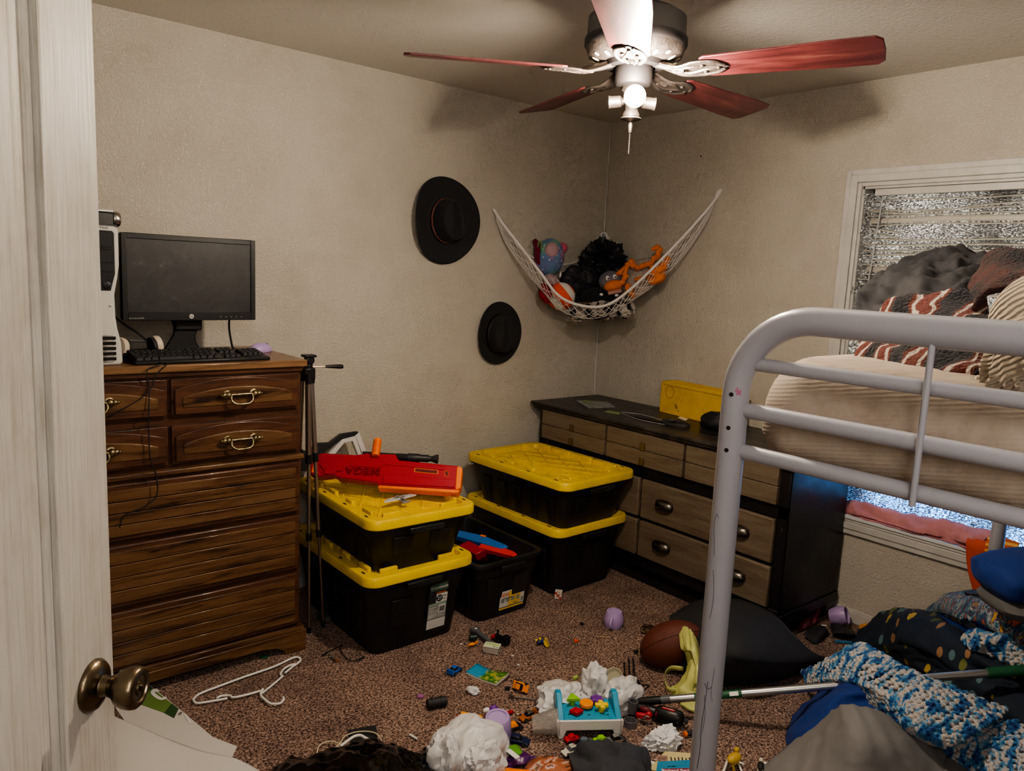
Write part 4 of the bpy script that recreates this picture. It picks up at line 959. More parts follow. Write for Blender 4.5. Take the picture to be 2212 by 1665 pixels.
# orange strands
def strand(pts,r,label,seed):
    pts=spline(pts,10); n=len(pts); rr=[r*1.25*(.8+.45*abs(math.sin(k*.55+seed))) for k in range(n)]; rr[0]=rr[-1]=r*.4
    q=[p+V(.006*math.sin(k*.9),.006*math.cos(k*.9),.005*math.sin(k*.7)) for k,p in enumerate(pts)]
    return G().tube(q,rr,12)
oc=thing('plush_octopus','orange soft toy with long twisted arms draped at the right of the hammock','soft toy',hp3(1415,600,-.73))
L0=oc.location.copy()
def OC(g,name): return g.build(name,MO,oc,loc=tuple(-L0),smooth=60)
OC(strand([hp3(1333,594,-.67),hp3(1352,577,-.67),hp3(1365,566,-.66),hp3(1372,578,-.66),hp3(1395,572,-.66),hp3(1418,556,-.66),hp3(1425,538,-.65),hp3(1412,536,-.65)],.010,'',0),'arm')
OC(strand([hp3(1350,580,-.69),hp3(1352,598,-.70),hp3(1342,612,-.70)],.009,'',1),'arm'); OC(strand([hp3(1372,605,-.70),hp3(1388,598,-.70)],.008,'',2),'arm')
OC(strand([hp3(1352,618,-.71),hp3(1362,628,-.73),hp3(1368,640,-.73)],.011,'',3),'arm')
OC(strand([hp3(1440,560,-.79),hp3(1430,580,-.81),hp3(1410,590,-.80),hp3(1425,600,-.80),hp3(1400,610,-.79)],.014,'',4),'arm')
g=G(); crumple(g,hp3(1418,592,-.73),(.05,.05,.05),8,.4,5); OC(g,'body')
g=G(); crumple(g,hp3(1437,568,-.79),(.02,.02,.02),8,.4,5); tag(g.build('white_flower',MTAPE,center=True),'tiny white fabric flower pinned at the right side of the hammock','flower')
# black plush dog
c=hp3(1285,640,-.62); g=G(); crumple(g,c,(.085,.06,.045),13,.25,5); crumple(g,c+V(.06,-.06,.006),(.045,.045,.035),14,.25,5)
bp=thing('plush_dog','black soft toy dog with pale paw pads lying on the shaggy toy','soft toy',c); g.build('body',M('black_plush',(.012,.013,.018),.95,sheen=.3),bp,loc=tuple(-c))
for px,py in ((1299,636),(1332,638),(1290,655)): 
    q_=hp3(px,py,-.70); G().ell(q_-c,(.012,.010,.008),nu=12,nv=8).build('paw_pad',MTAPE,bp,smooth=60)
# shaggy black & white
def f_shag(nt,b,tc,L):
    n=nn(nt,'ShaderNodeTexNoise',Scale=14.,Detail=2.); L(tc.outputs['Object'],n.inputs['Vector'])
    c=ramp(nt,n.outputs['Fac'],[(.42,(.015,.015,.02)),(.47,(.50,.46,.43)),(.6,(.60,.55,.52)),(.64,(.02,.02,.025))],L); L(c.outputs[0],b.inputs['Base Color'])
    n2=nn(nt,'ShaderNodeTexNoise',Scale=120.,Detail=3.); L(tc.outputs['Object'],n2.inputs['Vector']); bumpn(nt,n2.outputs['Fac'],b,L,1.,.01)
c=hp3(1300,670,-.64); g=G()
def shag(g,c,r,seed): 
    g.ell(c,r,nu=70,nv=40,fn=lambda d:1+.16*noise.noise(d*6+V(seed,0,0))+.14*noise.noise(d*17+V(seed,0,0)))
shag(g,c,(.12,.095,.055),1); shag(g,hp3(1250,682,-.68),(.055,.05,.035),2); shag(g,hp3(1350,668,-.68),(.06,.055,.05),3)
tag(g.build('plush_husky',M('shaggy_plush',rough=1.,fn=f_shag),center=True,smooth=80),'shaggy black and white soft toy sagging at the bottom of the hammock','soft toy')
# ================= ceiling fan
FC=V(-1.706,-1.725,2.118)
MIR=M('dark_bronze',(.010,.008,.009),.6); MFIL=M('antique_pewter',(.11,.09,.08),.45,metal=.6,mottle=.55,mscale=40,bump=.2,bscale=120)
def f_blade(nt,b,tc,L):
    n=nn(nt,'ShaderNodeTexNoise',Scale=3.,Detail=7.,Roughness=.65,Distortion=.8); L(mapping(nt,tc,L,(1.,9,9)),n.inputs['Vector'])
    c=ramp(nt,n.outputs['Fac'],[(.35,(.045,.010,.012)),(.55,(.115,.026,.027)),(.72,(.20,.07,.06))],L); L(c.outputs[0],b.inputs['Base Color'])
MBLD=M('red_mahogany_blade',rough=.38,fn=f_blade)
fan=thing('ceiling_fan','five-blade ceiling fan with red wood blades, pewter brackets and a lit bulb cluster','ceiling fan',FC)
G().lathe([(.065,2.44-FC.z),(.066,.30),(.05,.245),(.02,.225),(.016,.215),(.016,.16)][::-1],36,cap0=False).build('canopy',MIR,fan,smooth=40)
G().lathe([(.04,.165),(.115,.160),(.138,.145),(.140,.095),(.146,.088),(.146,.070),(.139,.060),(.125,.050)],56,cap1=False).build('motor_housing',MIR,fan,smooth=40)
ring=G().lathe([(.142,.066),(.132,.040),(.105,.028),(.085,.026),(.085,.030),(.1,.034)],56,cap0=False,cap1=False).build('vent_ring',MFIL,fan,smooth=50)
MSL=M('slot_cream',(.75,.66,.45),.5)
for k in range(20):
    a=2*PI*k/20; 
    G().ell((0,0,0),(.008 if k%2 else .012,.0065,.0018),nu=12,nv=6).build('vent_slot',MSL,ring,smooth=60)
    o=ring.children[-1] if False else bpy.data.objects[[x.name for x in ring.children][-1]]
for k,o in enumerate(ring.children): o.matrix_local=Matrix.Rotation(2*PI*k/20,4,'Z')@Matrix.Translation(V(.122 if k%2 else .112,0,.0335 if k%2 else .029))@Matrix.Rotation(R(-24),4,'Y')
G().lathe([(.085,.03),(.082,.012),(.06,.010)],40,cap0=False,cap1=False).build('rotor_hub',MIR,fan,smooth=40)
G().lathe([(.052,.018),(.054,.005),(.054,-.028),(.048,-.036),(.030,-.040)],40).build('switch_housing',MIR,fan,smooth=40)
G().lathe([(.03,-.038),(.032,-.05),(.022,-.06),(.018,-.105),(.024,-.115),(.024,-.122),(.006,-.13)],30).build('light_fitter',MFIL,fan,smooth=50)
G().lathe([(.022,-.122),(.030,-.126),(.030,-.129),(.008,-.136)],30).build('bottom_cap',MFIL,fan,smooth=50)
camd=math.degrees(math.atan2(CAM.y-FC.y,CAM.x-FC.x))
MBULB=M('lit_bulb',(1,.9,.75),.3,emit=(1,.86,.66),es=BULB if 'BULB' in globals() else 900); MGLS=M('socket_white',(.8,.78,.72),.3,emit=(1,.86,.66),es=1.2)
for k,(da,lit) in enumerate(((4,1),(96,0),(-84,0),(184,0))):
    a=R(camd+da); d=V(math.cos(a),math.sin(a),-.10).normalized(); T=fr((0,0,-.078),d.cross(V(0,0,1)),d)
    G().tube([(0,0,.012),(0,0,.035)],.010,12,T=T).build('light_arm',MFIL,fan)
    G().lathe([(.013,.030),(.0165,.034),(.0165,.062),(.018,.064),(.018,.068),(.014,.068),(.013,.05)],24,T=T).build('lamp_socket',MFIL if not lit else MFIL,fan,smooth=40)
    if not lit: G().lathe([(.0125,.05),(.0135,.066),(.004,.066)],20,T=T).build('socket_core',MGLS,fan)
    else:
        G().lathe([(.012,.05),(.014,.068),(.022,.080),(.029,.098),(.029,.112),(.020,.128),(.006,.134)],28,T=T).build('bulb',MBULB,fan,smooth=60)
def chain(x,y,z0,z1): 
    g=G(); z=z0
    while z>z1: g.ell((x,y,z),(.0019,.0019,.0022),nu=6,nv=4); z-=.0052
    return g
chain(0,0,-.136,-.228).build('pull_chain',MFIL,fan); G().lathe([(.003,-.138),(.006,-.145),(.0045,-.165),(.002,-.168)],14).build('chain_bell',MFIL,fan)
a=R(camd+150); chain(.05*math.cos(a)*.7,.05*math.sin(a)*.7,-.04,-.125).build('pull_chain',MFIL,fan)
BL_R=.655
for k in range(5):
    a=R(3+72*k)
    T=Matrix.Rotation(a,4,'Z')
    w0,w1=.055,.070
    out=[(.20,-.045),(.215,-w0),(.55,-w1),(BL_R-.02,-w1),(BL_R-.003,-w1+.018),(BL_R,0),(BL_R-.003,w1-.018),(BL_R-.02,w1),(.55,w1),(.215,w0),(.20,.045),(.192,0)]
    o=G().prism(out,-.003,.003).build('blade',MBLD,fan,smooth=30,bevel=.0015)
    o.matrix_local=T@Matrix.Translation(V(0,0,.0))@Matrix.Rotation(R(-12),4,'X')
    g=G()
    for s_ in (-1,1):
        g.tube(spline([(.07,s_*.012,.018),(.10,s_*.016,.004),(.14,s_*.026,-.008),(.185,s_*.040,-.006),(.235,s_*.034,-.005),(.262,s_*.010,-.005)],6),.0062,8,flat=.7)
        g.tube(spline([(.12,s_*.008,-.006),(.165,s_*.018,-.008),(.21,s_*.006,-.006),(.25,0,-.005)],5),.0045,6)
    g.prism([(.17,-.03),(.20,-.038),(.25,-.024),(.272,0),(.25,.024),(.20,.038),(.17,.03),(.16,0)],-.006,-.003)
    g.tube([(.06,0,.022),(.10,0,.008),(.15,0,-.006)],[.012,.011,.008],8)
    for x_,y_ in ((.205,.02),(.205,-.02),(.245,0)): g.ell((x_,y_,-.008),(.006,.006,.004),nu=10,nv=6)
    o=g.build('blade_bracket',MFIL,fan,smooth=50); o.matrix_local=T@Matrix.Rotation(R(-9),4,'X')
# ================= loft bed
MBED=M('chipped_white_enamel',(.33,.33,.37),.34,coat=.1,mottle=.06,mscale=5)
PX,PY=-2.165,-2.462; r_=.0255
bed=thing('loft_bed','white tubular steel bunk bed frame with rounded end rails, paint worn and scribbled','bed',(PX,PY,0))
def BD(g,name,mat=MBED,**k): return g.build(name,mat,bed,loc=(-PX,-PY,0),**k)
PY2=PY-1.02; ZT=1.474; rb=.15
def endframe(x,y0,y1):
    arc1=[V(x,y0-rb+rb*math.cos(t),ZT-rb+rb*math.sin(t)) for t in [PI/2*k/12 for k in range(13)]]
    arc2=[V(x,y1+rb-rb*math.sin(t),ZT-rb+rb*math.cos(t)) for t in [PI/2*k/12 for k in range(13)]]
    return [V(x,y0,0)]+[V(x,y0,z) for z in (.4,.8,1.2)]+arc1+arc2+[V(x,y1,z) for z in (1.2,.8,.4,0)]
BD(G().tube(endframe(PX,PY,PY2),r_,28),'end_hoop')
XF=-.375
BD(G().tube([V(XF,PY+.065,0),V(XF,PY+.065,1.19)],.0235,24),'far_leg'); BD(G().tube([V(XF,PY2,0),V(XF,PY2,1.19)],.0235,24),'far_leg')
for z,rr in ((1.386,.0125),(1.297,.0145),(1.217,.0145)):
    BD(G().tube([V(PX+.006,PY,z),V(PX+.006,PY2,z)],rr,18),'end_rail')
BD(G().tube([V(PX-.012,PY-.345,ZT),V(PX-.012,PY-.345,1.200)],.0052,12),'thin_upright')
BD(G().box(PX+.07,XF,PY-.034,PY-.016,1.192,1.204),'side_rail'); BD(G().box(PX+.03,XF,PY2+.005,PY2+.030,1.185,1.215),'side_rail')
g=G()
for k in range(14): g.cyl((PX+.15+k*.12,PY-.03,1.199),(PX+.15+k*.12,PY2+.02,1.199),.005,8)
BD(g,'slat_support')
def onpost(z,a): # point on post surface at angle a
    return V(PX+r_*math.cos(a),PY+r_*math.sin(a),z)
ac=math.atan2(CAM.y-PY,CAM.x-PX)
for z in (1.327,1.263,1.220):
    p=onpost(z,ac-.32); n_=V(math.cos(ac-.32),math.sin(ac-.32),0)
    BD(G().lathe([(.0042,-.001),(.0042,.0004)],16,fr(p,n_.cross(V(0,0,1)),n_)),'bolt_hole',MDKV)
def scrib(pts,mat,r2=.0005,name='scribble'):
    pts=[(a+.05,z-.02) for a,z in pts]
    g=G(); g.tube([onpost(z,ac+a)+V(math.cos(ac+a),math.sin(ac+a),0)*.0002 for a,z in spline2(pts)],r2,5); BD(g,name,mat)
def spline2(p): return [(v.x,v.y) for v in spline([V(a,b,0) for a,b in p],6)]
MINK=M('pen_ink',(.10,.10,.13),.6); MPK=M('pink_marker',(.45,.06,.16),.6)
scrib([(-.1,1.352),(.05,1.372),(.25,1.350),(.0,1.362),(.35,1.360),(.1,1.348),(.12,1.378),(.3,1.345)],MPK); scrib([(.0,1.345),(.15,1.372),(.2,1.348),(-.05,1.358),(.3,1.366)],MPK)
scrib([(-.5,1.105),(-.7,1.112),(-.85,1.09),(-.7,1.06),(-.6,1.03)],MINK); scrib([(-.6,1.0),(-.45,.98),(-.35,.94),(-.5,.90)],MINK)
scrib([(.1,.76),(-.2,.755),(-.45,.765)],MINK,.0008); scrib([(-.2,.77),(-.3,.72),(-.4,.67),(-.35,.62),(-.45,.58)],MINK,.0008); scrib([(.2,.80),(.1,.75),(.25,.73)],MINK); scrib([(-.4,.74),(-.2,.70),(-.3,.66)],MINK)
# mattress
def f_mat(nt,b,tc,L):
    w=nn(nt,'ShaderNodeTexWave',Scale=46.,Distortion=1.6,Detail=2.); w.bands_direction='Z'; w.inputs['Detail Scale'].default_value=3
    L(mapping(nt,tc,L,(1,.4,1),rot=(R(25),0,0)),w.inputs['Vector']); bumpn(nt,w.outputs['Fac'],b,L,.22,.0018)
    n=nn(nt,'ShaderNodeTexNoise',Scale=9.,Detail=6.,Roughness=.7); L(tc.outputs['Object'],n.inputs['Vector'])
    c=ramp(nt,n.outputs['Fac'],[(.3,(.24,.185,.14)),(.5,(.34,.28,.225)),(.7,(.40,.34,.28))],L); L(c.outputs[0],b.inputs['Base Color'])
MMT=M('tan_fitted_sheet',rough=.9,sheen=.2,fn=f_mat)
g=G(); x0,x1,y0,y1,z0,z1=PX+.028,XF+.02,PY2-.01,PY+.012,1.204,1.398
cx,cy=(x0+x1)/2,(y0+y1)/2; wx,wy=x1-x0,y1-y0
spec=[(wx-.10,wy-.10,.08,z0),(wx-.03,wy-.03,.12,z0+.010),(wx,wy,.13,z0+.045)]+[(wx-.09*(1-math.cos(t))*1.6,wy-.09*(1-math.cos(t))*1.6,.13-.02*t,z0+.07+(z1-z0-.07)*math.sin(t)) for t in [PI/2*k/10 for k in range(1,10)]]+[(wx-.3,wy-.3,.08,z1+.003),(wx-.6,wy-.6,.06,z1+.005)]
tag(G().rloft(spec,T3((cx,cy,0)),n=14).build('mattress',MMT,center=True,smooth=75),'mattress in a ribbed tan fitted sheet on the upper bunk','mattress')
# bedding on the upper bunk : coordinates are (px,py,plane x)
def xp(px,py,x): return X(px,py,x)
# tan knitted sheet bunched at the right, hanging over the rail
def f_rib(nt,b,tc,L):
    w=nn(nt,'ShaderNodeTexWave',Scale=48.,Distortion=3.,Detail=2.); w.bands_direction='DIAGONAL'; L(mapping(nt,tc,L,(.6,.6,1)),w.inputs['Vector']); bumpn(nt,w.outputs['Fac'],b,L,.8,.006)
MRIB=M('tan_ribbed_knit',(.40,.33,.25),.95,sheen=.3,mottle=.25,mscale=8,fn=f_rib)
A=PX+.075
P=patch([[xp(2150,735,A+.10),xp(2185,705,A+.08),xp(2230,690,A+.08),xp(2290,690,A+.08)],
         [xp(2130,775,A+.05),xp(2175,760,A+.02),xp(2230,750,A+.0),xp(2300,760,A)],
         [xp(2118,820,A+.02),xp(2165,850,A-.005),xp(2230,870,A-.01),xp(2300,880,A-.01)],
         [xp(2112,865,A-.0),xp(2150,915,A-.012),xp(2230,945,A-.012),xp(2300,960,A-.012)],
         [xp(2128,905,A-.015),xp(2160,960,A-.016),xp(2230,1000,A-.018),xp(2300,1020,A-.018)],
         [xp(2150,1000,A-.02),xp(2185,1050,A-.02),xp(2240,1090,A-.022),xp(2300,1090,A-.022)]],10,10,.010,fold=(2.5,5),seed=4,zmin=None)
for row in P:
    for p in row: p.x=max(p.x,PX+.030)
tag(G().grid(P).build('knitted_sheet',MRIB,center=True,solid=.003),'tan ribbed knit sheet bunched over the right side of the upper mattress','sheet')
P=patch([[xp(2065,885,A),xp(2090,830,A+.04),xp(2115,815,A+.05),xp(2150,800,A+.05)],[xp(2068,900,A-.02),xp(2090,905,A-.02),xp(2115,900,A-.02),xp(2150,880,A-.02)],[xp(2075,935,A-.02),xp(2100,950,A-.02),xp(2130,960,A-.02),xp(2160,960,A-.02)],[xp(2130,990,A-.02),xp(2150,1030,A-.02),xp(2175,1070,A-.02),xp(2200,1090,A-.02)]],8,8,.006,fold=(1,6),seed=8,zmin=None)
for row in P:
    for p in row: p.x=max(p.x,PX+.026)
tag(G().grid(P).build('loose_sheet',M('pale_tan_sheet',(.44,.37,.29),.9,mottle=.15),center=True,solid=.002),'smooth pale tan loose sheet corner hanging beside the ribbed knit','sheet')
g=G(); c=xp(2225,650,A+.14); g.ell(c+V(.03,-.05,-.03),(.08,.115,.092),nu=36,nv=22,fn=lambda d:1+.06*noise.noise(d*2))
tag(g.build('corduroy_cushion',M('cushion_rib',(.42,.35,.27),.95,mottle=.2,fn=f_rib),center=True,smooth=80),'tan corduroy cushion standing at the far right of the upper bunk','cushion')
# striped fleece blanket
def f_fleece(nt,b,tc,L):
    w=nn(nt,'ShaderNodeTexWave',Scale=3.6,Distortion=5.,Detail=2.); w.bands_direction='Y'; w.inputs['Detail Scale'].default_value=2.; L(tc.outputs['Object'],w.inputs['Vector'])
    c=ramp(nt,w.outputs['Fac'],[(0,(.012,.011,.015)),(.32,(.03,.026,.03)),(.38,(.085,.018,.010)),(.54,(.12,.028,.015)),(.60,(.40,.34,.29)),(.80,(.44,.38,.32)),(.86,(.11,.022,.014))],L,'LINEAR'); L(c.outputs[0],b.inputs['Base Color'])
    n2=nn(nt,'ShaderNodeTexNoise',Scale=160.,Detail=3.); L(tc.outputs['Object'],n2.inputs['Vector']); bumpn(nt,n2.outputs['Fac'],b,L,1.,.010)
MFL=M('striped_fleece',rough=1.,sheen=.5,fn=f_fleece)
B=A+.22
def shell(rows,name,mat,label,cat,thick=.012,**k):
    P=patch(rows,zmin=None,**k); return tag(G().grid(P).build(name,mat,center=True,solid=thick,smooth=80),label,cat)
shell([[xp(1880,700,B+.10),xp(1920,668,B+.14),xp(1985,655,B+.16),xp(2055,647,B+.16),xp(2130,640,B+.16)],
       [xp(1858,785,B),xp(1900,762,B),xp(1960,742,B+.02),xp(2050,735,B),xp(2140,730,B)],
       [xp(1865,798,B-.02),xp(1905,796,B-.04),xp(1955,800,B-.08),xp(2040,800,B-.10),xp(2130,800,B-.10)],
       [xp(1890,802,B-.02),xp(1935,808,B-.05),xp(1985,822,B-.1),xp(2050,835,B-.12),xp(2110,838,B-.12)]],
      'fleece_blanket',MFL,'fluffy rust, cream and charcoal striped fleece blanket heaped on the upper mattress','blanket',n=9,m=9,amp=.016,scale=9,seed=2)
shell([[xp(2095,640,B+.35),xp(2110,600,B+.35),xp(2140,560,B+.3),xp(2165,545,B+.3),xp(2230,548,B+.3)],
       [xp(2090,665,B+.2),xp(2120,625,B+.2),xp(2150,590,B+.2),xp(2190,575,B+.2),xp(2240,575,B+.2)],
       [xp(2085,690,B+.1),xp(2120,665,B+.1),xp(2150,640,B+.1),xp(2200,625,B+.1),xp(2240,620,B+.1)]],
      'fleece_throw',M('charcoal_fleece',(.085,.024,.017),1.,sheen=.5,col2=(.016,.015,.018),mscale=11,bump=1,bscale=150),'charcoal and rust shaggy fleece throw piled at the right end of the upper bunk','blanket',n=9,m=9,amp=.014,scale=10,seed=5)
# black smooth bedding
C2=B+.30
shell([[xp(1868,640,C2+.2),xp(1905,605,C2+.25),xp(1960,580,C2+.3),xp(2040,562,C2+.35),xp(2095,560,C2+.35),xp(2125,565,C2+.35)],
       [xp(1862,655,C2+.05),xp(1900,630,C2+.08),xp(1960,610,C2+.1),xp(2030,600,C2+.12),xp(2085,598,C2+.12),xp(2130,600,C2+.12)],
       [xp(1858,672,C2-.05),xp(1905,660,C2-.05),xp(1970,650,C2-.05),xp(2030,640,C2-.05),xp(2080,640,C2-.05),xp(2120,640,C2-.05)],
       [xp(1870,700,C2-.1),xp(1920,700,C2-.12),xp(1980,695,C2-.12),xp(2040,690,C2-.12),xp(2080,690,C2-.12),xp(2110,690,C2-.12)]],
      'dark_comforter',M('charcoal_microfibre',(.009,.009,.012),.8,sheen=.1),'smooth charcoal comforter in soft folds at the back of the upper bunk','comforter',thick=.004,n=12,m=12,amp=.034,fold=(1.5,2.2),seed=6)
# ================= window ledge clothes
PKM=M('pink_towel',(.62,.26,.28),.9,sheen=.3,mottle=.25,mscale=12)
P=patch([[V(.045,-1.62,.51),V(.045,-1.75,.515),V(.045,-1.95,.52),V(.045,-2.12,.53),V(.045,-2.28,.53)],
         [V(.03,-1.62,.545),V(.03,-1.75,.555),V(.03,-1.95,.56),V(.025,-2.12,.575),V(.02,-2.28,.58)],
         [V(.005,-1.62,.53),V(-.002,-1.75,.525),V(-.006,-1.95,.525),V(-.012,-2.12,.54),V(-.02,-2.25,.55)],
         [V(.0,-1.62,.502),V(-.005,-1.75,.502),V(-.01,-1.95,.502),V(-.015,-2.12,.504),V(-.024,-2.25,.504)]],10,12,.013,fold=(2,8),seed=7,zmin=.502)
tag(G().grid(P).build('pink_towel',PKM,center=True,solid=.004),'pink cloth twisted along the window ledge','cloth')
P=patch([[V(-.005,-2.19,.552),V(-.005,-2.23,.556),V(-.005,-2.27,.558)],[V(-.040,-2.19,.530),V(-.042,-2.23,.535),V(-.042,-2.27,.535)],[V(-.042,-2.205,.44),V(-.044,-2.235,.43),V(-.044,-2.27,.43)],[V(-.040,-2.235,.345),V(-.041,-2.25,.34),V(-.041,-2.275,.345)]],8,6,.003,fold=(1,3),seed=3,zmin=None)
tag(G().grid(P).build('orange_shirt',M('coral_cloth',(.55,.09,.045),.8),center=True,solid=.004),'plain coral-orange cloth hanging down from the window ledge','cloth')
def f_os(nt,b,tc,L):
    w=nn(nt,'ShaderNodeTexWave',Scale=14.,Distortion=.6); w.bands_direction='Z'; L(tc.outputs['Object'],w.inputs['Vector'])
    c=ramp(nt,w.outputs['Fac'],[(0,(.50,.12,.03)),(.62,(.55,.14,.03)),(.72,(.85,.48,.10)),(1,(.75,.40,.10))],L); L(c.outputs[0],b.inputs['Base Color'])
P=patch([[V(-.02,-2.26,.57),V(-.02,-2.31,.585),V(-.02,-2.37,.58)],[V(-.045,-2.262,.54),V(-.050,-2.31,.55),V(-.050,-2.37,.54)],[V(-.050,-2.265,.46),V(-.052,-2.31,.45),V(-.052,-2.37,.44)],[V(-.046,-2.275,.39),V(-.048,-2.31,.38),V(-.048,-2.37,.38)]],8,6,.004,fold=(1,4),seed=13,zmin=None)
tag(G().grid(P).build('striped_shirt',M('orange_striped_cloth',rough=.85,fn=f_os),center=True,solid=.004),'orange and yellow striped shirt hanging behind the coral cloth','shirt')
# ================= bedding heap at the bottom right
MGS=M('grey_sheet',(.20,.195,.195),.85,sheen=.2,mottle=.1,mscale=6); MBS2=M('royal_blue_sheet',(.008,.035,.20),.8,sheen=.3)
z3=lambda *a:[Z(*q) for q in a]
# low mattress below the bunk carrying the heap
lm=G().rloft([(1.05,.9,.06,.002),(1.10,.95,.08,.03),(1.10,.95,.08,.10),(1.0,.85,.06,.13)],T3((-.66,-2.95,0)),n=6)
tag(lm.build('floor_mattress',MGS,center=True,smooth=60),'grey floor mattress under the bunk beneath the heaped blankets','mattress')
P=patch([z3((1600,1720,.0),(1640,1668,.0),(1720,1590,.03),(1770,1550,.07)),
         z3((1720,1760,.02),(1740,1665,.08),(1775,1585,.15),(1800,1535,.19)),
         z3((1850,1760,.05),(1850,1665,.16),(1850,1590,.24),(1835,1522,.26)),
         z3((1990,1760,.05),(1970,1670,.15),(1935,1600,.22),(1890,1535,.25)),
         z3((2110,1760,.04),(2060,1680,.10),(2010,1610,.16),(1960,1560,.20)),
         z3((2190,1760,.03),(2130,1690,.04),(2080,1640,.07),(2020,1590,.10))],12,12,.006,fold=(11,.5),seed=5)
tag(G().grid(P).build('grey_sheet',MGS,center=True,solid=.003),'grey fitted sheet tented over the heap in the bottom right foreground','sheet')
P=patch([z3((1715,1640,.0),(1703,1590,.0),(1712,1555,.01),(1745,1520,.03),(1790,1480,.09)),
         z3((1745,1620,.06),(1735,1580,.08),(1760,1530,.12),(1800,1485,.18),(1840,1462,.22)),
         z3((1800,1580,.12),(1800,1540,.17),(1820,1505,.22),(1860,1480,.26),(1900,1465,.27)),
         z3((1900,1570,.15),(1900,1540,.20),(1920,1515,.22),(1950,1500,.24),(1960,1480,.25)),
         z3((2000,1600,.10),(2010,1580,.14),(2020,1560,.16),(2030,1540,.18),(2040,1520,.18))],9,9,.010,fold=(2,6),seed=9)
tag(G().grid(P).build('blue_sheet',MBS2,center=True,solid=.003),'royal blue sheet spilling out between the grey sheet and the crochet blanket','sheet')
def f_navy(nt,b,tc,L):
    v=nn(nt,'ShaderNodeTexVoronoi',Scale=14.); v.inputs['Randomness'].default_value=.85; L(mapping(nt,tc,L,(.45,1.5,1),rot=(0,0,R(35))),v.inputs['Vector'])
    s=ramp(nt,v.outputs['Distance'],[(.25,(1,1,1)),(.27,(0,0,0))],L)
    sc=nn(nt,'ShaderNodeSeparateColor'); L(v.outputs['Color'],sc.inputs[0])
    c=ramp(nt,sc.outputs[0],[(0,(.10,.18,.20)),(.35,(.45,.32,.06)),(.6,(.14,.16,.04)),(.8,(.32,.18,.09))],L,'CONSTANT')
    mm=nn(nt,'ShaderNodeMix',data_type='RGBA'); L(s.outputs[0],mm.inputs[0]); mm.inputs[6].default_value=(.010,.018,.035,1); L(c.outputs[0],mm.inputs[7]); L(mm.outputs[2],b.inputs['Base Color'])
MNV=M('navy_leaf_print',rough=.8,sheen=.25,fn=f_navy)
P=patch([z3((1845,1385,.0),(1872,1352,.06),(1915,1325,.16),(1965,1320,.21),(2020,1330,.25),(2080,1365,.29)),
         z3((1850,1405,.0),(1890,1375,.10),(1940,1345,.21),(1990,1345,.27),(2060,1370,.30),(2130,1405,.31)),
         z3((1880,1412,.02),(1915,1395,.12),(1960,1385,.21),(2030,1400,.26),(2110,1425,.29),(2200,1460,.30)),
         z3((1920,1440,.02),(1960,1425,.13),(2010,1430,.19),(2080,1455,.23),(2160,1475,.25),(2240,1500,.25)),
         z3((1980,1460,.06),(2020,1470,.15),(2080,1490,.19),(2140,1510,.21),(2200,1530,.22),(2260,1550,.22)),
         z3((2060,1500,.12),(2100,1530,.14),(2140,1560,.14),(2190,1590,.14),(2240,1620,.16),(2290,1640,.16))],9,9,.016,fold=(3.5,3),seed=12)
tag(G().grid(P).build('navy_blanket',MNV,center=True,solid=.005,smooth=80),'navy blanket printed with small green and yellow leaves, heaped under the bunk','blanket')
def f_print(nt,b,tc,L):
    n=nn(nt,'ShaderNodeTexNoise',Scale=6.5,Detail=4.,Roughness=.65,Distortion=2.); L(mapping(nt,tc,L,(1,2.2,1),rot=(0,0,R(20))),n.inputs['Vector'])
    c=ramp(nt,n.outputs['Fac'],[(.36,(.48,.12,.05)),(.41,(.03,.03,.08)),(.46,(.03,.09,.16)),(.50,(.06,.16,.22)),(.535,(.42,.40,.38)),(.56,(.03,.03,.08)),(.60,(.10,.08,.14)),(.64,(.55,.32,.04))],L); L(c.outputs[0],b.inputs['Base Color'])
MPT=M('printed_plush',rough=.95,sheen=.5,bump=0,fn=f_print)
P=patch([z3((2003,1330,.21),(2020,1300,.28),(2055,1285,.34),(2100,1283,.39),(2150,1290,.43),(2230,1310,.45)),
         z3((2005,1335,.22),(2035,1312,.32),(2080,1300,.40),(2120,1305,.43),(2170,1315,.45),(2240,1335,.46)),
         z3((2050,1345,.26),(2070,1340,.34),(2110,1335,.39),(2150,1345,.41),(2190,1350,.43),(2250,1370,.44)),
         z3((2080,1370,.27),(2110,1370,.31),(2140,1375,.35),(2170,1385,.37),(2210,1395,.39),(2260,1410,.4))],9,9,.010,scale=9,seed=15)
tag(G().grid(P).build('printed_throw',MPT,center=True,solid=.008,smooth=80),'multicoloured printed plush throw with an orange edge below the far bunk leg','blanket')
P=patch([z3((2020,1325,.27),(2060,1330,.34),(2110,1345,.38),(2170,1375,.38)),z3((2050,1345,.29),(2090,1352,.33),(2140,1370,.36),(2190,1400,.37)),z3((2090,1385,.28),(2120,1395,.31),(2160,1405,.33),(2210,1425,.34))],6,6,.004,seed=4)
tag(G().grid(P).build('blue_cloth',MBS2,center=True,solid=.003),'royal blue cloth between the printed throw and the navy leaf blanket','cloth')
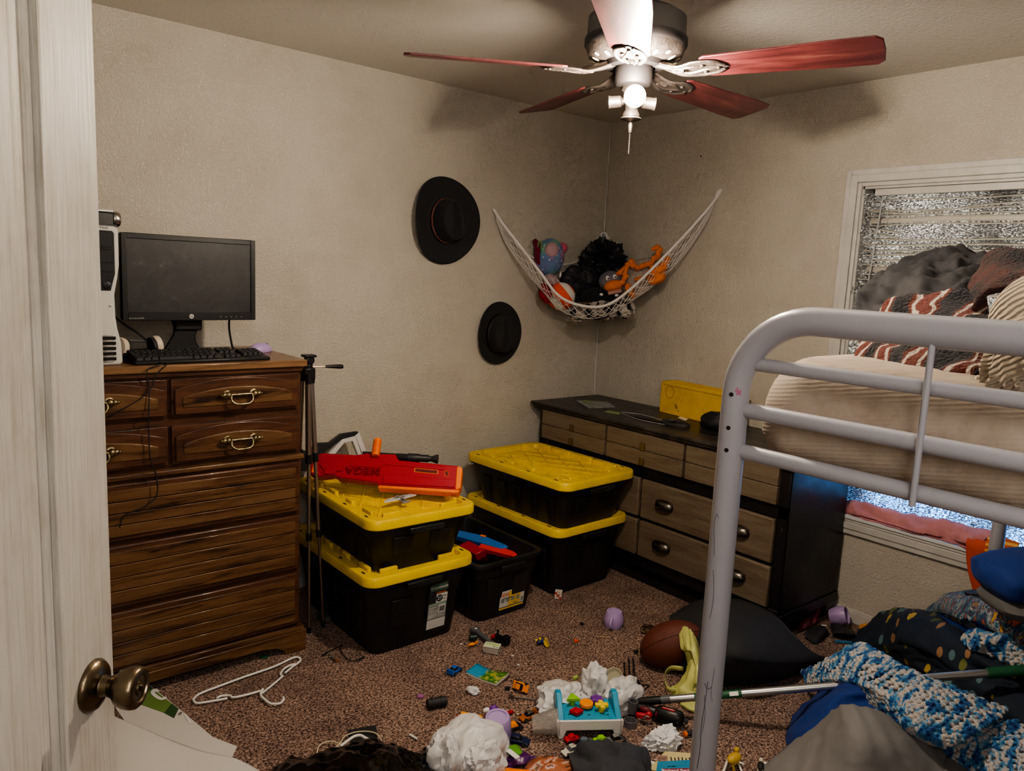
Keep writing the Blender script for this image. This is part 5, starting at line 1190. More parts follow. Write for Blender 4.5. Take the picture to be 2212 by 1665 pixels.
# blue pillow on grey thing
c=D(2226,1240,2.5); g=G(); rr=V(_r.x,_r.y,0).normalized(); xa=(rr+V(0,0,.16)).normalized()
g.ell((0,0,0),(.150,.13,.052),T=fr(c,xa,(0,0,1)),nu=40,nv=20,fn=lambda d:(1/(max(abs(d.x),abs(d.y),.62)))**.6*(1+.05*noise.noise(d*2)))
tag(g.build('blue_pillow',MBS2,center=True,smooth=80),'plump royal blue pillow at the far right below the bunk','pillow')
c=D(2232,1290,2.5); g=G(); g.rloft([(.24,.20,.05,-.03),(.27,.22,.06,-.02),(.28,.24,.06,.0),(.24,.20,.05,.022)],fr(c,xa,(0,0,1)),n=6)
tag(g.build('grey_cushion',M('grey_cotton',(.12,.12,.12),.9),center=True,smooth=60),'grey flat cushion beneath the blue pillow','cushion')
P=patch([z3((2085,1284,.41),(2120,1280,.44),(2165,1290,.46),(2230,1302,.48)),z3((2095,1290,.42),(2130,1292,.45),(2170,1303,.47),(2230,1315,.48))],5,5,.005,seed=31)
tag(G().grid(P).build('black_sweater',MBKM,center=True,solid=.02,smooth=80),'thin black cloth strip lying on the printed throw below the far leg','cloth')
# crochet blanket: chunky stitches
def f_yarn(nt,b,tc,L):
    n=nn(nt,'ShaderNodeTexNoise',Scale=17.,Detail=2.5,Roughness=.6,Distortion=.5); L(mapping(nt,tc,L,(1,2.2,1),rot=(0,0,R(30))),n.inputs['Vector'])
    c=ramp(nt,n.outputs['Fac'],[(.34,(.010,.04,.17)),(.42,(.03,.13,.33)),(.48,(.09,.27,.45)),(.52,(.42,.40,.40)),(.60,(.52,.47,.44)),(.68,(.08,.24,.42))],L); L(c.outputs[0],b.inputs['Base Color'])
    n2=nn(nt,'ShaderNodeTexNoise',Scale=300.,Detail=2.); L(tc.outputs['Object'],n2.inputs['Vector']); bumpn(nt,n2.outputs['Fac'],b,L,.6,.003)
MYN=M('variegated_blue_yarn',rough=.95,sheen=.4,fn=f_yarn)
def crochet(rows,nr,nc,r,label,seed=1,name='crochet_blanket'):
    rs=[spline(q,12) for q in rows]; P=list(zip(*[spline(c,12) for c in zip(*rs)])); a,b_=len(P),len(P[0])
    def smp(u,v):
        i=u*(a-1); j=v*(b_-1); i0,j0=min(int(i),a-2),min(int(j),b_-2); fi,fj=i-i0,j-j0
        return P[i0][j0]*(1-fi)*(1-fj)+P[i0+1][j0]*fi*(1-fj)+P[i0][j0+1]*(1-fi)*fj+P[i0+1][j0+1]*fi*fj
    g=G(); B_=[[smp(i/40,j/40)-V(0,0,.006) for j in range(41)] for i in range(41)]; g.grid(B_)
    rnd=random.Random(seed)
    for i in range(nr):
        for j in range(nc):
            u=(i+.5)/nr; v=(j+.5+(.25 if i%2 else -.25))/nc; v=min(.999,max(.001,v)); p=smp(u,v); pu=(smp(min(1,u+.01),v)-smp(max(0,u-.01),v)).normalized(); pv=(smp(u,min(1,v+.01))-smp(u,max(0,v-.01))).normalized(); nr_=pu.cross(pv).normalized()
            if nr_.z<0: nr_=-nr_
            s=1 if i%2 else -1
            p=p+V(rnd.uniform(-1,1),rnd.uniform(-1,1),rnd.uniform(0,1))*r*.3
            for k in (-1,1):
                ax=(pv*s*k*.0+pu*.9+pv*k*.55).normalized(); T=fr(p+pv*k*r*.55+nr_*r*.25,ax,nr_)
                g.ell((0,0,0),(r*1.25,r*.62,r*.62),T,nu=8,nv=5)
    return tag(g.build(name,MYN,center=True,smooth=80,recalc=False),label,'blanket')
crochet([z3((1737,1452,.10),(1762,1440,.16),(1800,1420,.24),(1830,1402,.29),(1858,1392,.31)),
         z3((1752,1482,.10),(1785,1465,.19),(1830,1440,.27),(1870,1430,.31),(1900,1412,.31)),
         z3((1790,1490,.13),(1850,1480,.25),(1920,1500,.29),(1960,1470,.31),(1975,1455,.30)),
         z3((1940,1565,.22),(1965,1560,.25),(2000,1540,.28),(2040,1510,.29),(2080,1495,.27)),
         z3((1990,1600,.18),(2040,1610,.21),(2090,1590,.24),(2140,1560,.25),(2175,1535,.23))],28,17,.0112,'chunky blue and white crochet blanket draped diagonally over the pole and sheets',1)
crochet([z3((1970,1562,.14),(1990,1568,.17),(2020,1580,.19),(2060,1600,.2)),z3((2050,1640,.12),(2090,1620,.16),(2140,1600,.2),(2180,1560,.22)),z3((2120,1720,.10),(2150,1680,.14),(2200,1640,.2),(2250,1590,.22)),z3((2180,1760,.10),(2210,1720,.14),(2250,1680,.2),(2290,1640,.22))],19,12,.0112,'chunky blue and white crochet blanket fold in the bottom right corner',4)
crochet([z3((2080,1378,.33),(2100,1362,.37),(2120,1366,.38)),z3((2100,1400,.33),(2130,1388,.37),(2160,1375,.39)),z3((2150,1415,.33),(2180,1395,.37),(2215,1370,.40)),z3((2200,1440,.32),(2230,1420,.36),(2260,1400,.40))],14,6,.0112,'blue and grey crochet blanket edge lying on the navy leaf blanket',7)
# ================= things on the carpet
ZC=.003
def pos(px,py,z=ZC): return Z(px,py,z)
def ang2(a,b): d=b-a; return math.atan2(d.y,d.x)
MWHB=M('white_thin_film',(.70,.69,.69),.35,subs=.1,bump=.3,bscale=50,alpha=.88)
MRD=M('red_toy',(.45,.01,.02),.35); MGNT=M('lime_toy',(.25,.55,.02),.35); MPUR=M('purple_toy',(.16,.03,.30),.4); MYLT=M('yellow_toy',(.85,.62,.02),.4); MORT=M('orange_toy',(.90,.28,.01),.4); MAQ=M('aqua_toy',(.03,.30,.48),.35,subs=.1)
MNVY=M('navy_toy',(.012,.02,.07),.35); MCHR=M('chrome_toy',(.7,.7,.7),.15,metal=1); MOFF=M('offwhite_toy',(.62,.58,.48),.4); MGYT=M('grey_toy',(.10,.105,.115),.4); MBRN=M('brown_toy',(.20,.09,.04),.5); MDGN=M('dark_green_toy',(.01,.03,.022),.4)
# hanger
hp_=lambda L_,z=.010:[pos(x,y,z) for x,y in L_]
hg=thing('clothes_hanger','white plastic clothes hanger lying on the carpet in front of the oak dresser','hanger',pos(520,1480,0)); hl=tuple(-hg.location)
a=hp_([(417,1511),(430,1499),(470,1483),(530,1461),(591,1440),(625,1424),(640,1419),(649,1423),(646,1430),(632,1440),(620,1450),(616,1453)])
G().tube(spline(a,4),.0042,8).build('bottom_bar',MWH,hg,loc=hl,smooth=60)
G().tube(spline(hp_([(638,1434),(624,1438),(612,1446),(606,1456),(611,1460)],.012),4)+spline(hp_([(611,1460),(590,1478),(565,1498)],.012),3),.004,8).build('shoulder_arm',MWH,hg,loc=hl,smooth=60)
G().tube(spline(hp_([(417,1511),(424,1518),(440,1517),(470,1512),(491,1508)]),4),.004,8).build('lower_arm',MWH,hg,loc=hl,smooth=60)
G().tube(spline(hp_([(468,1508),(478,1503),(497,1502),(503,1506),(530,1501),(566,1491)],.012),4),.004,8).build('shoulder_arm',MWH,hg,loc=hl,smooth=60)
G().tube(spline(hp_([(568,1488),(563,1497),(566,1505),(584,1519),(604,1519),(612,1512),(612,1506)],.013),4),.0042,8).build('hook',MWH,hg,loc=hl,smooth=60)
# paper sheets at the lower left
MPAP=M('white_poster_paper',(.62,.60,.57),.6,bump=.1,bscale=6)
P=patch([z3((150,1500,.03),(240,1545,.06),(330,1582,.05),(420,1618,.025),(510,1640,.012)),z3((150,1600,.02),(260,1620,.05),(380,1650,.04),(470,1690,.02),(560,1665,.006)),z3((150,1760,.0),(260,1760,.03),(400,1760,.03),(520,1760,.02),(640,1720,.004))],8,8,.003,scale=4,seed=3,zmin=.002)
tag(G().grid(P).build('blank_poster',MPAP,center=True,solid=.0006),'large blank white paper sheet curling up beside the open door','poster')
MGRN=M('leaf_green_print',(.16,.26,.07),.5,mottle=.15)
ps=thing('poster','printed green and white poster lying under the blank sheet near the door knob','poster',pos(330,1530,0)); pl=tuple(-ps.location)
def pq(L_,z,name,mat,h=.0008): return G().prism([(p.x,p.y) for p in [pos(x,y,z) for x,y in L_]],z,z+h).build(name,mat,ps,loc=pl)
pq([(280,1460),(322,1478),(386,1530),(460,1592),(512,1612),(500,1640),(300,1600),(250,1530)],.002,'sheet',MPAP)
pq([(250,1490),(318,1478),(371,1520),(356,1540),(300,1520)],.0032,'green_panel',MGRN); pq([(371,1519),(386,1531),(376,1551),(355,1540)],.0034,'dark_green_panel',M('deep_green_print',(.035,.085,.03),.5))
e=[pos(x,y,.006) for x,y in [(341,1493),(334,1489),(330,1494),(333,1500),(345,1508),(353,1509),(357,1505)]]
G().tube([p for p in spline(e,5)],.0065,6,flat=.1).build('letter_mark',MWH,ps,loc=pl)
c=pos(389,1541,.006); T=fr(c,pos(395,1532,.006)-pos(387,1547,.006),(0,0,1)); text('226',.014,MBKM,ps,Matrix.Translation(V(*pl))@T)
pq([(397,1542),(401,1541),(414,1563),(408,1562)],.004,'white_edge',MWH)
# purple cups
def cup3(label,loc,rot,h=.075,r1=.040,r2=.033):
    t=thing('plastic_cup',label,'cup',loc,rot=rot)
    G().lathe([(.002,.003),(r2-.010,.003),(r2-.009,0),(r2-.001,0),(r2,.002),(r2+.004,.015),(r1+.003,h*.45),(r1+.004,h*.7),(r1,h*.92),(r1-.001,h),(r1-.004,h),(r1-.004,h*.9),(r2,.008),(.003,.006)],36).build('body',MLAV,t,smooth=32)
    G().lathe([(r2-.010,-.0008),(r2-.008,-.002),(r2-.006,-.0005)],30,cap0=False,cap1=False).build('foot_ring',MLAV,t,smooth=50)
    G().tube(spline([(r1+.002,0,h*.80),(r1+.020,0,h*.78),(r1+.026,0,h*.55),(r1+.016,0,h*.32),(r1-.001,0,h*.28)],5),.0055,8,flat=1.0).build('handle',MLAV,t,smooth=60); return t
p=pos(1325,1352,0); cup3('lavender child cup standing upside down alone on open carpet, in front of the black totes',(p.x,p.y,.072),(PI,0,R(-150)),.070,.040,.034)
p=pos(1788,1352,0); cup3('lavender child cup lying on its side beside the low dresser corner',(p.x+.02,p.y,.040),(R(68),R(0),R(18)),.072,.040,.034)
p=pos(1072,1605,0); cup3('lavender child cup upside down beside the white plastic bag in the foreground',(p.x,p.y,.095),(PI+R(6),R(6),R(-100)),.095,.042,.040)
# puzzle cube
pz=thing('puzzle_cube','small pale twist puzzle cube on the carpet by the right tote stack','puzzle cube',pos(1206,1291,0),R(40))
G().cbox((0,0,.018),(.033,.033,.033)).build('core',MBKM,pz)
cols_=[M('tile_cream',(.7,.58,.45),.4),M('tile_red',(.5,.06,.04),.4),M('tile_white',(.7,.68,.65),.4)]
g=[G(),G(),G()]
for a in range(3):
    for b_ in range(3):
        u,v_=(a-1)*.0112,(b_-1)*.0112; k=(a*2+b_)%3; s_=.0096
        g[0 if (a+b_)%2 else 2].cbox((u,v_,.0352),(s_,s_,.001)); g[k].cbox((u,-.0169,.018+v_),(s_,.001,s_)); g[(k+1)%3].cbox((-.0169,u,.018+v_),(.001,s_,s_)); g[0].cbox((.0169,u,.018+v_),(.001,s_,s_))
for gg,m_ in zip(g,cols_): gg.build('tile_set',m_,pz)
# green tube
a,b_=pos(1101,1300,.010),pos(1125,1295,.010); tag(G().cyl(a,b_,.009,18).build('green_tube',MGNT,center=True,bevel=.001),'small bright green plastic tube against the sticker of the open tote','toy')
# football
fp=pos(1446,1440,0); fb_=thing('football','brown leather football standing tilted against the yellow bag','football',(fp.x,fp.y,.098))
fb_.rotation_euler=(0,R(-28),R(-48))
MLE=M('football_leather',(.115,.030,.018),.5,bump=.35,bscale=260)
nb=36; prof=[(max(.002,.088*math.cos(t)**1.0*(1)),.132*math.sin(t)*(1+.0)) for t in [-PI/2*.985+PI*.985*k/nb for k in range(nb+1)]]
prof=[(r1_*(1-.10*abs(z_/.14)**3),z_) for r1_,z_ in prof]
TFB=Matrix.Rotation(PI/2,4,'Y'); G().lathe(prof,48,TFB).build('body',MLE,fb_,smooth=70)
for k in range(4):
    a=R(48+90*k); g=G(); g.tube([TFB@V((r1_+.0004)*math.cos(a),(r1_+.0004)*math.sin(a),z_) for r1_,z_ in prof[2:-2]],.0014,5); g.build('seam',M('seam_dark',(.06,.015,.010),.6),fb_)
# yellow plastic bag
MYB2=M('yellow_film',(.60,.62,.22),.35,subs=.1,bump=.3,bscale=50,alpha=.82)
P=patch([z3((1468,1362,.17),(1480,1354,.19),(1492,1362,.19),(1500,1376,.17)),z3((1474,1400,.15),(1486,1392,.18),(1500,1400,.18),(1510,1412,.13)),z3((1484,1440,.09),(1496,1432,.13),(1510,1440,.13),(1522,1448,.08)),z3((1472,1470,.05),(1490,1466,.09),(1508,1470,.09),(1526,1472,.05)),z3((1452,1496,.02),(1478,1492,.05),(1505,1494,.05),(1532,1490,.03)),z3((1465,1512,.008),(1490,1518,.02),(1510,1522,.02),(1532,1520,.01))],12,12,.007,fold=(1.2,11),seed=3)
yo=thing('plastic_bag','thin yellow plastic carrier bag draped over the black pillow beside the football','bag',pos(1490,1490,0)); yl_=tuple(-yo.location)
G().grid(P).build('film',MYB2,yo,loc=yl_,solid=.0006,smooth=80)
for L_ in ([(1476,1450),(1450,1448),(1436,1462),(1440,1490),(1460,1498)],[(1500,1470),(1480,1470),(1462,1488),(1450,1493)]):
    P=[[pos(x,y,.03)+V(0,0,.01*k) for x,y in L_] for k in (0,1,2)]; P=[spline(q_,8) for q_ in P]; G().grid(P).build('handle_loop',MYB2,yo,loc=yl_,solid=.001)
c=pos(1503,1520,.01); g=G(); crumple(g,c,(.05,.07,.02),6,.4,5,floor=.002); g.build('film_end',MYB2,yo,loc=yl_)
# foil wrapper
c=pos(1400,1360,.01); g=G(); crumple(g,c,(.035,.03,.018),2,.6,9,floor=.002,nu=20,nv=12); tag(g.build('candy_wrapper',M('gold_foil',(.5,.42,.28),.25,metal=1),center=True,smooth=10),'crumpled gold foil wrapper behind the football','wrapper')
# black pillow
MBPL=M('charcoal_pillowcase',(.020,.021,.026),.8,sheen=.25,mottle=.1)
P=patch([z3((1447,1330,.03),(1500,1300,.05),(1560,1288,.10),(1605,1282,.13)),
         z3((1450,1362,.05),(1520,1335,.17),(1590,1320,.20),(1660,1316,.14)),
         z3((1470,1405,.06),(1540,1385,.20),(1620,1375,.22),(1710,1365,.12)),
         z3((1510,1450,.05),(1580,1440,.14),(1660,1430,.15),(1750,1405,.07)),
         z3((1565,1480,.008),(1640,1474,.02),(1720,1455,.02),(1796,1424,.008))],10,10,.003,scale=5,seed=2,zmin=.004)
n_=len(P); Q=[[V(p.x,p.y,max(.003,.012)) for p in row] for row in P]
g=G(); g.grid(P)
edge=[P[0][j] for j in range(len(P[0]))]+[P[i][-1] for i in range(1,n_)]+[P[-1][j] for j in range(len(P[0])-2,-1,-1)]+[P[i][0] for i in range(n_-2,0,-1)]
ce=V(sum(p.x for p in edge)/len(edge),sum(p.y for p in edge)/len(edge),0)
g.grid([edge,[V(p.x,p.y,max(.003,p.z*.45)) if True else p for p in edge],[ce+(V(p.x,p.y,0)-ce)*.9+V(0,0,.003) for p in edge]],closed=True)
tag(g.build('black_pillow',MBPL,center=True,smooth=70),'large charcoal-black pillow lying on the carpet between the bed leg and the low dresser','pillow')
# pole tool
pt=thing('pole_rake','long silver telescoping pole with green label, green grip and a small black three-tine fork','garden tool',pos(1500,1500,0)); pl2=tuple(-pt.location)
def PT(g,name,mat,parent=pt,**k): return g.build(name,mat,parent,loc=pl2 if parent is pt else None,**k)
pa,pb=Z(1372,1516,.045),Z(2300,1440,.36); ax=(pb-pa)
MAL=M('brushed_aluminium',(.45,.45,.46),.3,metal=.85); MGG=M('green_grip',(.012,.09,.04),.5)
w=lambda f: pa+ax*f
def fpx(px): # fraction whose projection is px
    lo,hi=0,1
    for _ in range(40):
        m=(lo+hi)/2; d=w(m)-CAM; x=1106+FP*d.dot(_r)/d.dot(_f)
        if x<px: lo=m
        else: hi=m
    return lo
f1,f2,f3,f4,f5,f6,f7=map(fpx,(1377,1428,1448,1500,1602,1540,2132))
PT(G().tube([w(f1),w(f1+.01),w(f2)],[.011,.014,.0145],16),'fork_socket',MBK); PT(G().cyl(w(f2),w(f3),.0145,20),'ferrule',MGYT); PT(G().cyl(w(f3),w(f7),.0132,24),'tube',MAL)
PT(G().cyl(w(f4),w(f5),.0137,24),'green_label',MGG); PT(G().cyl(w(f7),w(.99),.0175,24),'green_handle',MGG,bevel=.002)
u_=ax.normalized(); side=(CAM-w(f6)).normalized(); side=(side-u_*side.dot(u_)).normalized(); 
PT(G().cbox((0,0,0),(.030,.014,.0006),fr(w(fpx(1585))+side*.0138+V(0,0,.001),u_,side)),'barcode_patch',MWH)
PT(G().cbox((0,0,0),(.05,.004,.0006),fr(w(fpx(1635))+V(0,0,.0125),u_,V(0,0,1))),'white_tape',MWH)
root=w(f1); fk=[pos(1383,1505,.04),pos(1403,1482,.05),pos(1400,1480,.055),pos(1372,1478,.05)]
PT(G().tube([root,pos(1378,1500,.045),pos(1402,1482,.06),pos(1400,1479,.06),pos(1385,1480,.055),pos(1375,1472,.055)],.003,8),'fork_neck',MBK)
for L_ in ([(1375,1472),(1366,1452),(1357,1446)],[(1377,1473),(1370,1450),(1366,1442)],[(1380,1475),(1372,1455),(1366,1437)]): pass
for L_,z_ in (([(1377,1476),(1362,1468),(1351,1462),(1347,1447)],.055),([(1379,1474),(1368,1466),(1361,1460),(1357,1441)],.055),([(1382,1476),(1375,1466),(1371,1458),(1366,1437)],.06)):
    g_=[pos(x,y,z_*(1-.2*k)) for k,(x,y) in enumerate(L_)]; g_[-1].z=.055; PT(G().tube(spline(g_,5),.0032,6),'tine',MBK)
PT(G().cyl(w(0.0),pos(1360,1522,.03),.004,8),'spike',MBK)
# screwdriver tool
a,b_=pos(1385,1530,.03),pos(1480,1556,.03); 
sd=thing('power_screwdriver','black cordless screwdriver with dark red grip panels beside the pole','power tool',a); sd.matrix_world=fr(a,b_-a,(0,0,1)); Ls=(b_-a).length
G().tube([(-.03,0,0),(0,0,0),(Ls*.3,0,.0),(Ls*.36,0,0)],[.016,.02,.02,.019],20).build('handle_body',MBK,sd,smooth=50)
G().tube([(Ls*.34,0,0),(Ls*.42,0,.002),(Ls*.80,0,.0),(Ls*.9,0,0),(Ls*.97,0,0)],[.019,.027,.029,.026,.016],24).build('motor_body',MBK,sd,smooth=50)
G().tube([(Ls*.97,0,0),(Ls*1.0,0,0),(Ls*1.01,0,0),(Ls*1.06,0,0)],[.006,.006,.0105,.0105],14).build('chuck',MBKM,sd)
for k in range(10): 
    t=2*PI*k/10; G().cbox((Ls*.865,.0282*math.cos(t),.0282*math.sin(t)),(.004,.003,.003)).build('torque_mark',MGYT,sd)
MDR=M('dark_red_grip',(.13,.008,.02),.5)
g=G()
G().ell((Ls*.12,-.012,.006),(Ls*.15,.012,.013),nu=20,nv=10).build('red_grip',MDR,sd,smooth=60); G().ell((Ls*.38,-.018,.004),(Ls*.035,.012,.012),nu=16,nv=10).build('red_button',MDR,sd,smooth=60); G().cbox((Ls*.62,-.006,.0285),(.045,.010,.003)).build('red_badge',MRD,sd,bevel=.001); text('DRILL MASTER',.006,MWH,sd,T3((Ls*.62,-.006,.0302)))
G().tube([(-.03,0,0),(-.06,.01,-.005)],[.016,.012],14).build('dark_tail',MDR,sd)
# pvc pieces and toy
for (px,py,h,r_,lab,tl) in ((1361,1568,.022,.022,'wide grey plastic ring on the carpet beside the toy bench',0),(1364,1552,.045,.016,'tall grey plastic pipe piece standing on the ring beside the toy bench',.10)):
    p=pos(px,py,0); z0=.0 if h<.03 else .024
    tag(G().lathe([(r_,0),(r_,h),(r_-.003,h),(r_-.004,.002),(.001,.002)],28,T3((p.x,p.y,z0+.001),(tl,0,0))).build('pipe_piece',M('grey_pvc',(.13,.13,.14),.4),center=True),lab,'pipe')
rt=thing('toy_motorbike','small red and silver toy vehicle on the carpet beside the black screwdriver','toy',pos(1388,1560,.002),R(-50))
G().cbox((0,0,.025),(.05,.016,.018)).ell((.02,0,.032),(.012,.010,.012),nu=12,nv=8).build('body',MRD,rt,bevel=.004); 
for x_ in (-.018,.02): G().lathe([(.004,-.004),(.012,-.004),(.012,.004),(.004,.004)],16,T3((x_,0,.013),(PI/2,0,0))).build('wheel',MCHR,rt)
G().tube([(0,-.012,.02),(.01,-.012,.034),(.02,-.01,.03)],.004,8).build('engine',MCHR,rt)
# foam dart
a,b_=pos(1478,1586,.012),pos(1520,1577,.012); dt=thing('foam_dart','dark grey foam dart with an orange tip beside the bed leg','toy',a); dt.matrix_world=fr(a,b_-a,(0,0,1))
G().cyl((.008,0,0),((b_-a).length,0,0),.0085,16).build('foam_body',M('dart_foam',(.03,.035,.045),.8),dt); G().cyl((0,0,0),(.009,0,0),.0088,16).build('orange_tip',MORG,dt)
# tissue
def bag(name,label,cat,px,py,r,seed,mat=MWHB,k=.45,sc=5,rz=0,z=None,parts=None,nu=70,nv=44):
    p=pos(px,py,0); g=G(); c=V(p.x,p.y,(r[2]*.8 if z is None else z)); crumple(g,V(0,0,0),r,seed,k,sc,T=Matrix.Translation(c)@Matrix.Rotation(rz,4,'Z'),nu=nu,nv=nv)
    for i,v in enumerate(g.v):
        if v.z<.003: g.v[i].z=.003
    return tag(g.build(name,mat,center=True,smooth=50),label,cat)
MTS=M('tissue_paper',(.72,.72,.74),.9,subs=.2)
bag('crumpled_tissue','crumpled white paper tissue on the carpet near the bed leg','tissue',1432,1612,(.055,.036,.032),21,MTS,.8,8,R(-20))
bag('crumpled_tissue','small torn white paper scrap beside the map booklet','paper',1021,1497,(.014,.024,.014),22,MTS,.7,6,R(20),nu=24,nv=16)
# white plastic bags
bag('plastic_bag','large crumpled white plastic bag in the bottom foreground left of the toy bench','bag',1010,1660,(.135,.105,.085),31,MWHB,.50,4.2,R(20),z=.055)
bag('plastic_bag','white plastic bag spread flat just behind the left end of the toy bench','bag',1212,1530,(.095,.07,.05),32,MWHB,.6,5,R(-10))
bag('plastic_bag','knotted white plastic bag standing behind the middle of the toy bench','bag',1283,1520,(.05,.045,.08),33,MWHB,.55,5,0,z=.065)
bag('plastic_bag','puffed white plastic bag behind the right end of the toy bench under the pole fork','bag',1342,1530,(.09,.055,.06),34,MWHB,.5,5,R(0))
bw=[o for o in bpy.data.objects if o.get('label','').startswith('large crumpled white plastic')][0]; g=G(); crumple(g,pos(962,1640,.14),(.045,.05,.075),77,.6,6,nu=40,nv=26); crumple(g,pos(1045,1640,.10),(.06,.05,.05),78,.6,6,nu=40,nv=26)
o=g.build('bag_handle',MWHB,bw,loc=tuple(-bw.location))
# clear lid & clear cup
MCL=M('clear_plastic',(.60,.56,.52),.15,alpha=.22)
p=pos(1322,1488,0); tag(G().lathe([(.030,0),(.034,.002),(.036,.012),(.033,.013),(.031,.004),(.001,.003)],32,T3((p.x,p.y,.05),(R(70),0,R(-30)))).build('plastic_disc',M('cloudy_plastic',(.7,.68,.5),.25,alpha=.55),center=True,smooth=50),'cloudy clear plastic lid leaning behind the white bags','lid')
p=pos(1190,1590,0); tag(G().lathe([(.030,0),(.042,.085),(.046,.086),(.046,.090),(.0415,.090),(.029,.002),(.001,.002)],36,T3((p.x-.055,p.y+.035,.045),(R(0),R(82),R(-38)))).build('clear_cup',MCL,center=True,smooth=50),'clear plastic tub lying on its side against the left end of the toy bench','cup')
# pounding bench
pbn=thing('toy_bench','aqua and white toddler pounding bench with five coloured shape pegs','toy bench',pos(1268,1590,0)); 
aa,bb_=pos(1205,1590,0),pos(1345,1590,0); rz=ang2(pos(1200,1597,0),pos(1342,1594,0)); pbn.rotation_euler=(0,0,rz); Lw=.228; Dw=.132; zt=.066
cpos=(pos(1205,1597,0)+pos(1341,1594,0))/2; yv=V(-math.sin(rz),math.cos(rz),0); pbn.location=cpos+yv*(Dw/2)
g=G(); TX=Matrix(((1,0,0,0),(0,0,-1,0),(0,1,0,0),(0,0,0,1)))
o=[(-Lw/2+.008,0),(-Lw/2+.024,0),(-Lw/2+.036,.030),(Lw/2-.036,.030),(Lw/2-.024,0),(Lw/2-.008,0),(Lw/2,.05),(Lw/2,zt),(-Lw/2,zt),(-Lw/2,.05)]
g.prism(o,Dw/2-.012,Dw/2,TX).prism(o,-Dw/2,-Dw/2+.012,TX).box(-Lw/2+.004,-Lw/2+.014,-Dw/2,Dw/2,.01,zt).box(Lw/2-.014,Lw/2-.004,-Dw/2,Dw/2,.01,zt)
g.build('white_base',MWH,pbn,bevel=.003)
G().rloft([(Lw-.01,Dw-.008,.02,.045),(Lw-.01,Dw-.008,.02,zt+.002),(Lw-.05,Dw-.03,.015,zt+.001)]).build('aqua_tray',MAQ,pbn,bevel=.002)
for s_ in (-1,1):
    P=[(-Dw/2+.006,.0),(Dw/2-.006,.0),(Dw/2-.012,.030),(Dw/2-.035,.052),(-Dw/2+.055,.052),(-Dw/2+.03,.030),(-Dw/2+.01,.008)]
    P=[(-Dw/2+.004,0),(Dw/2-.004,0),(Dw/2-.010,.035),(Dw/2-.03,.058),(Dw/2-.055,.058),(Dw/2-.08,.035),(-Dw/2+.01,.006)]
    G().prism(P,-.010,.010,Matrix(((0,0,1,s_*(Lw/2-.016)),(1,0,0,0),(0,1,0,zt-.002),(0,0,0,1)))).build('end_guard',MAQ,pbn,bevel=.006)
def star(n,r1,r2): return [((r1 if k%2==0 else r2)*math.cos(PI/2+PI*k/n),(r1 if k%2==0 else r2)*math.sin(PI/2+PI*k/n)) for k in range(2*n)]
circ=[(.024*math.cos(t),.024*math.sin(t)) for t in [2*PI*k/24 for k in range(24)]]
plus=[(-.008,-.023),(.008,-.023),(.008,-.008),(.023,-.008),(.023,.008),(.008,.008),(.008,.023),(-.008,.023),(-.008,.008),(-.023,.008),(-.023,-.008),(-.008,-.008)]
tri=[(-.024,-.016),(.024,-.016),(0,.024)]; dia=[(-.026,0),(0,-.020),(.026,0),(0,.020)]
for nm,pp,x_,y_,h_,mt in (('green triangle peg',tri,-.045,.030,.030,MGNT),('orange round peg',circ,.0,.010,.018,MORT),('purple star peg',star(6,.025,.018),.042,.034,.020,MPUR),('red diamond peg',dia,-.042,-.028,.014,MRD),('yellow plus-shaped peg',plus,.048,-.012,.026,MYLT)):
    o=G().prism(pp,h_-.010,h_+.004).build('shape_peg',mt,pbn,loc=(x_,y_,zt),bevel=.003); o['label']=nm; G().cyl((0,0,-.0),(0,0,h_-.008),.010,14).build('peg_stem',mt,o); G().cbox((0,.002,h_+.0045),(.012,.002,.001)).build('peg_mark',mt,o)
g=G()
for x_,y_ in ((-.075,.035),(-.065,-.03),(.0,-.035),(.065,-.035),(.075,.0)): g.cbox((x_,y_,zt+.0022),(.010,.003,.0008))
g.build('small_slot',MDKV,pbn)
# toy cars
def car(label,px,py,rz,mat,L_=.068,W_=.030,H_=.018,roof=None,z=.002,rot=None,kind='toy_car',glass=MBK,spoiler=False):
    p=pos(px,py,0); t=thing(kind,label,'toy car',(p.x,p.y,z),rz,rot=rot)
    if rot: t.rotation_euler=rot
    h=L_/2; pr=[(-h,.006),(-h,.013),(-h*.6,.0155),(h*.35,.0155),(h*.8,.012),(h,.009),(h,.005),(h*.9,.004),(-h*.9,.004)]
    b_=G().prism(pr,-W_/2,W_/2,TX).build('body',mat,t,bevel=.0025)
    cb=G().rloft([(L_*.52,W_*.82,.004,.015),(L_*.33,W_*.68,.004,.015+H_*.55)],T3((-L_*.06,0,0)),n=3); cb.build('cabin',glass,t,bevel=.001)
    G().rloft([(L_*.30,W_*.64,.004,.0152+H_*.55),(L_*.26,W_*.58,.004,.0165+H_*.55)],T3((-L_*.06,0,0)),n=3).build('roof',roof or mat,t)
    for x_ in (-h*.62,h*.62):
        for s_ in (-1,1): 
            w_=G().lathe([(.002,-.004),(.0068,-.004),(.0072,0),(.0068,.004),(.002,.004)],16,T3((x_,s_*(W_/2),.0072),(PI/2,0,0))).build('wheel',MBKM,t,smooth=40)
            G().lathe([(.0035,0),(.0035,.0006)],10,T3((x_,s_*(W_/2+.0041),.0072),(-s_*PI/2,0,0))).build('hub_cap',MGYT,w_)
    if spoiler: G().cbox((-h*.9,0,.022),(.008,W_,.002)).cbox((-h*.9,0,.018),(.003,W_*.6,.008)).build('spoiler',mat,t)
    return t
car('bright blue toy race car on open carpet left of the map booklet',982,1453,R(8)+.2,M('blue_car',(.01,.12,.55),.25,coat=.5),.066,spoiler=True)
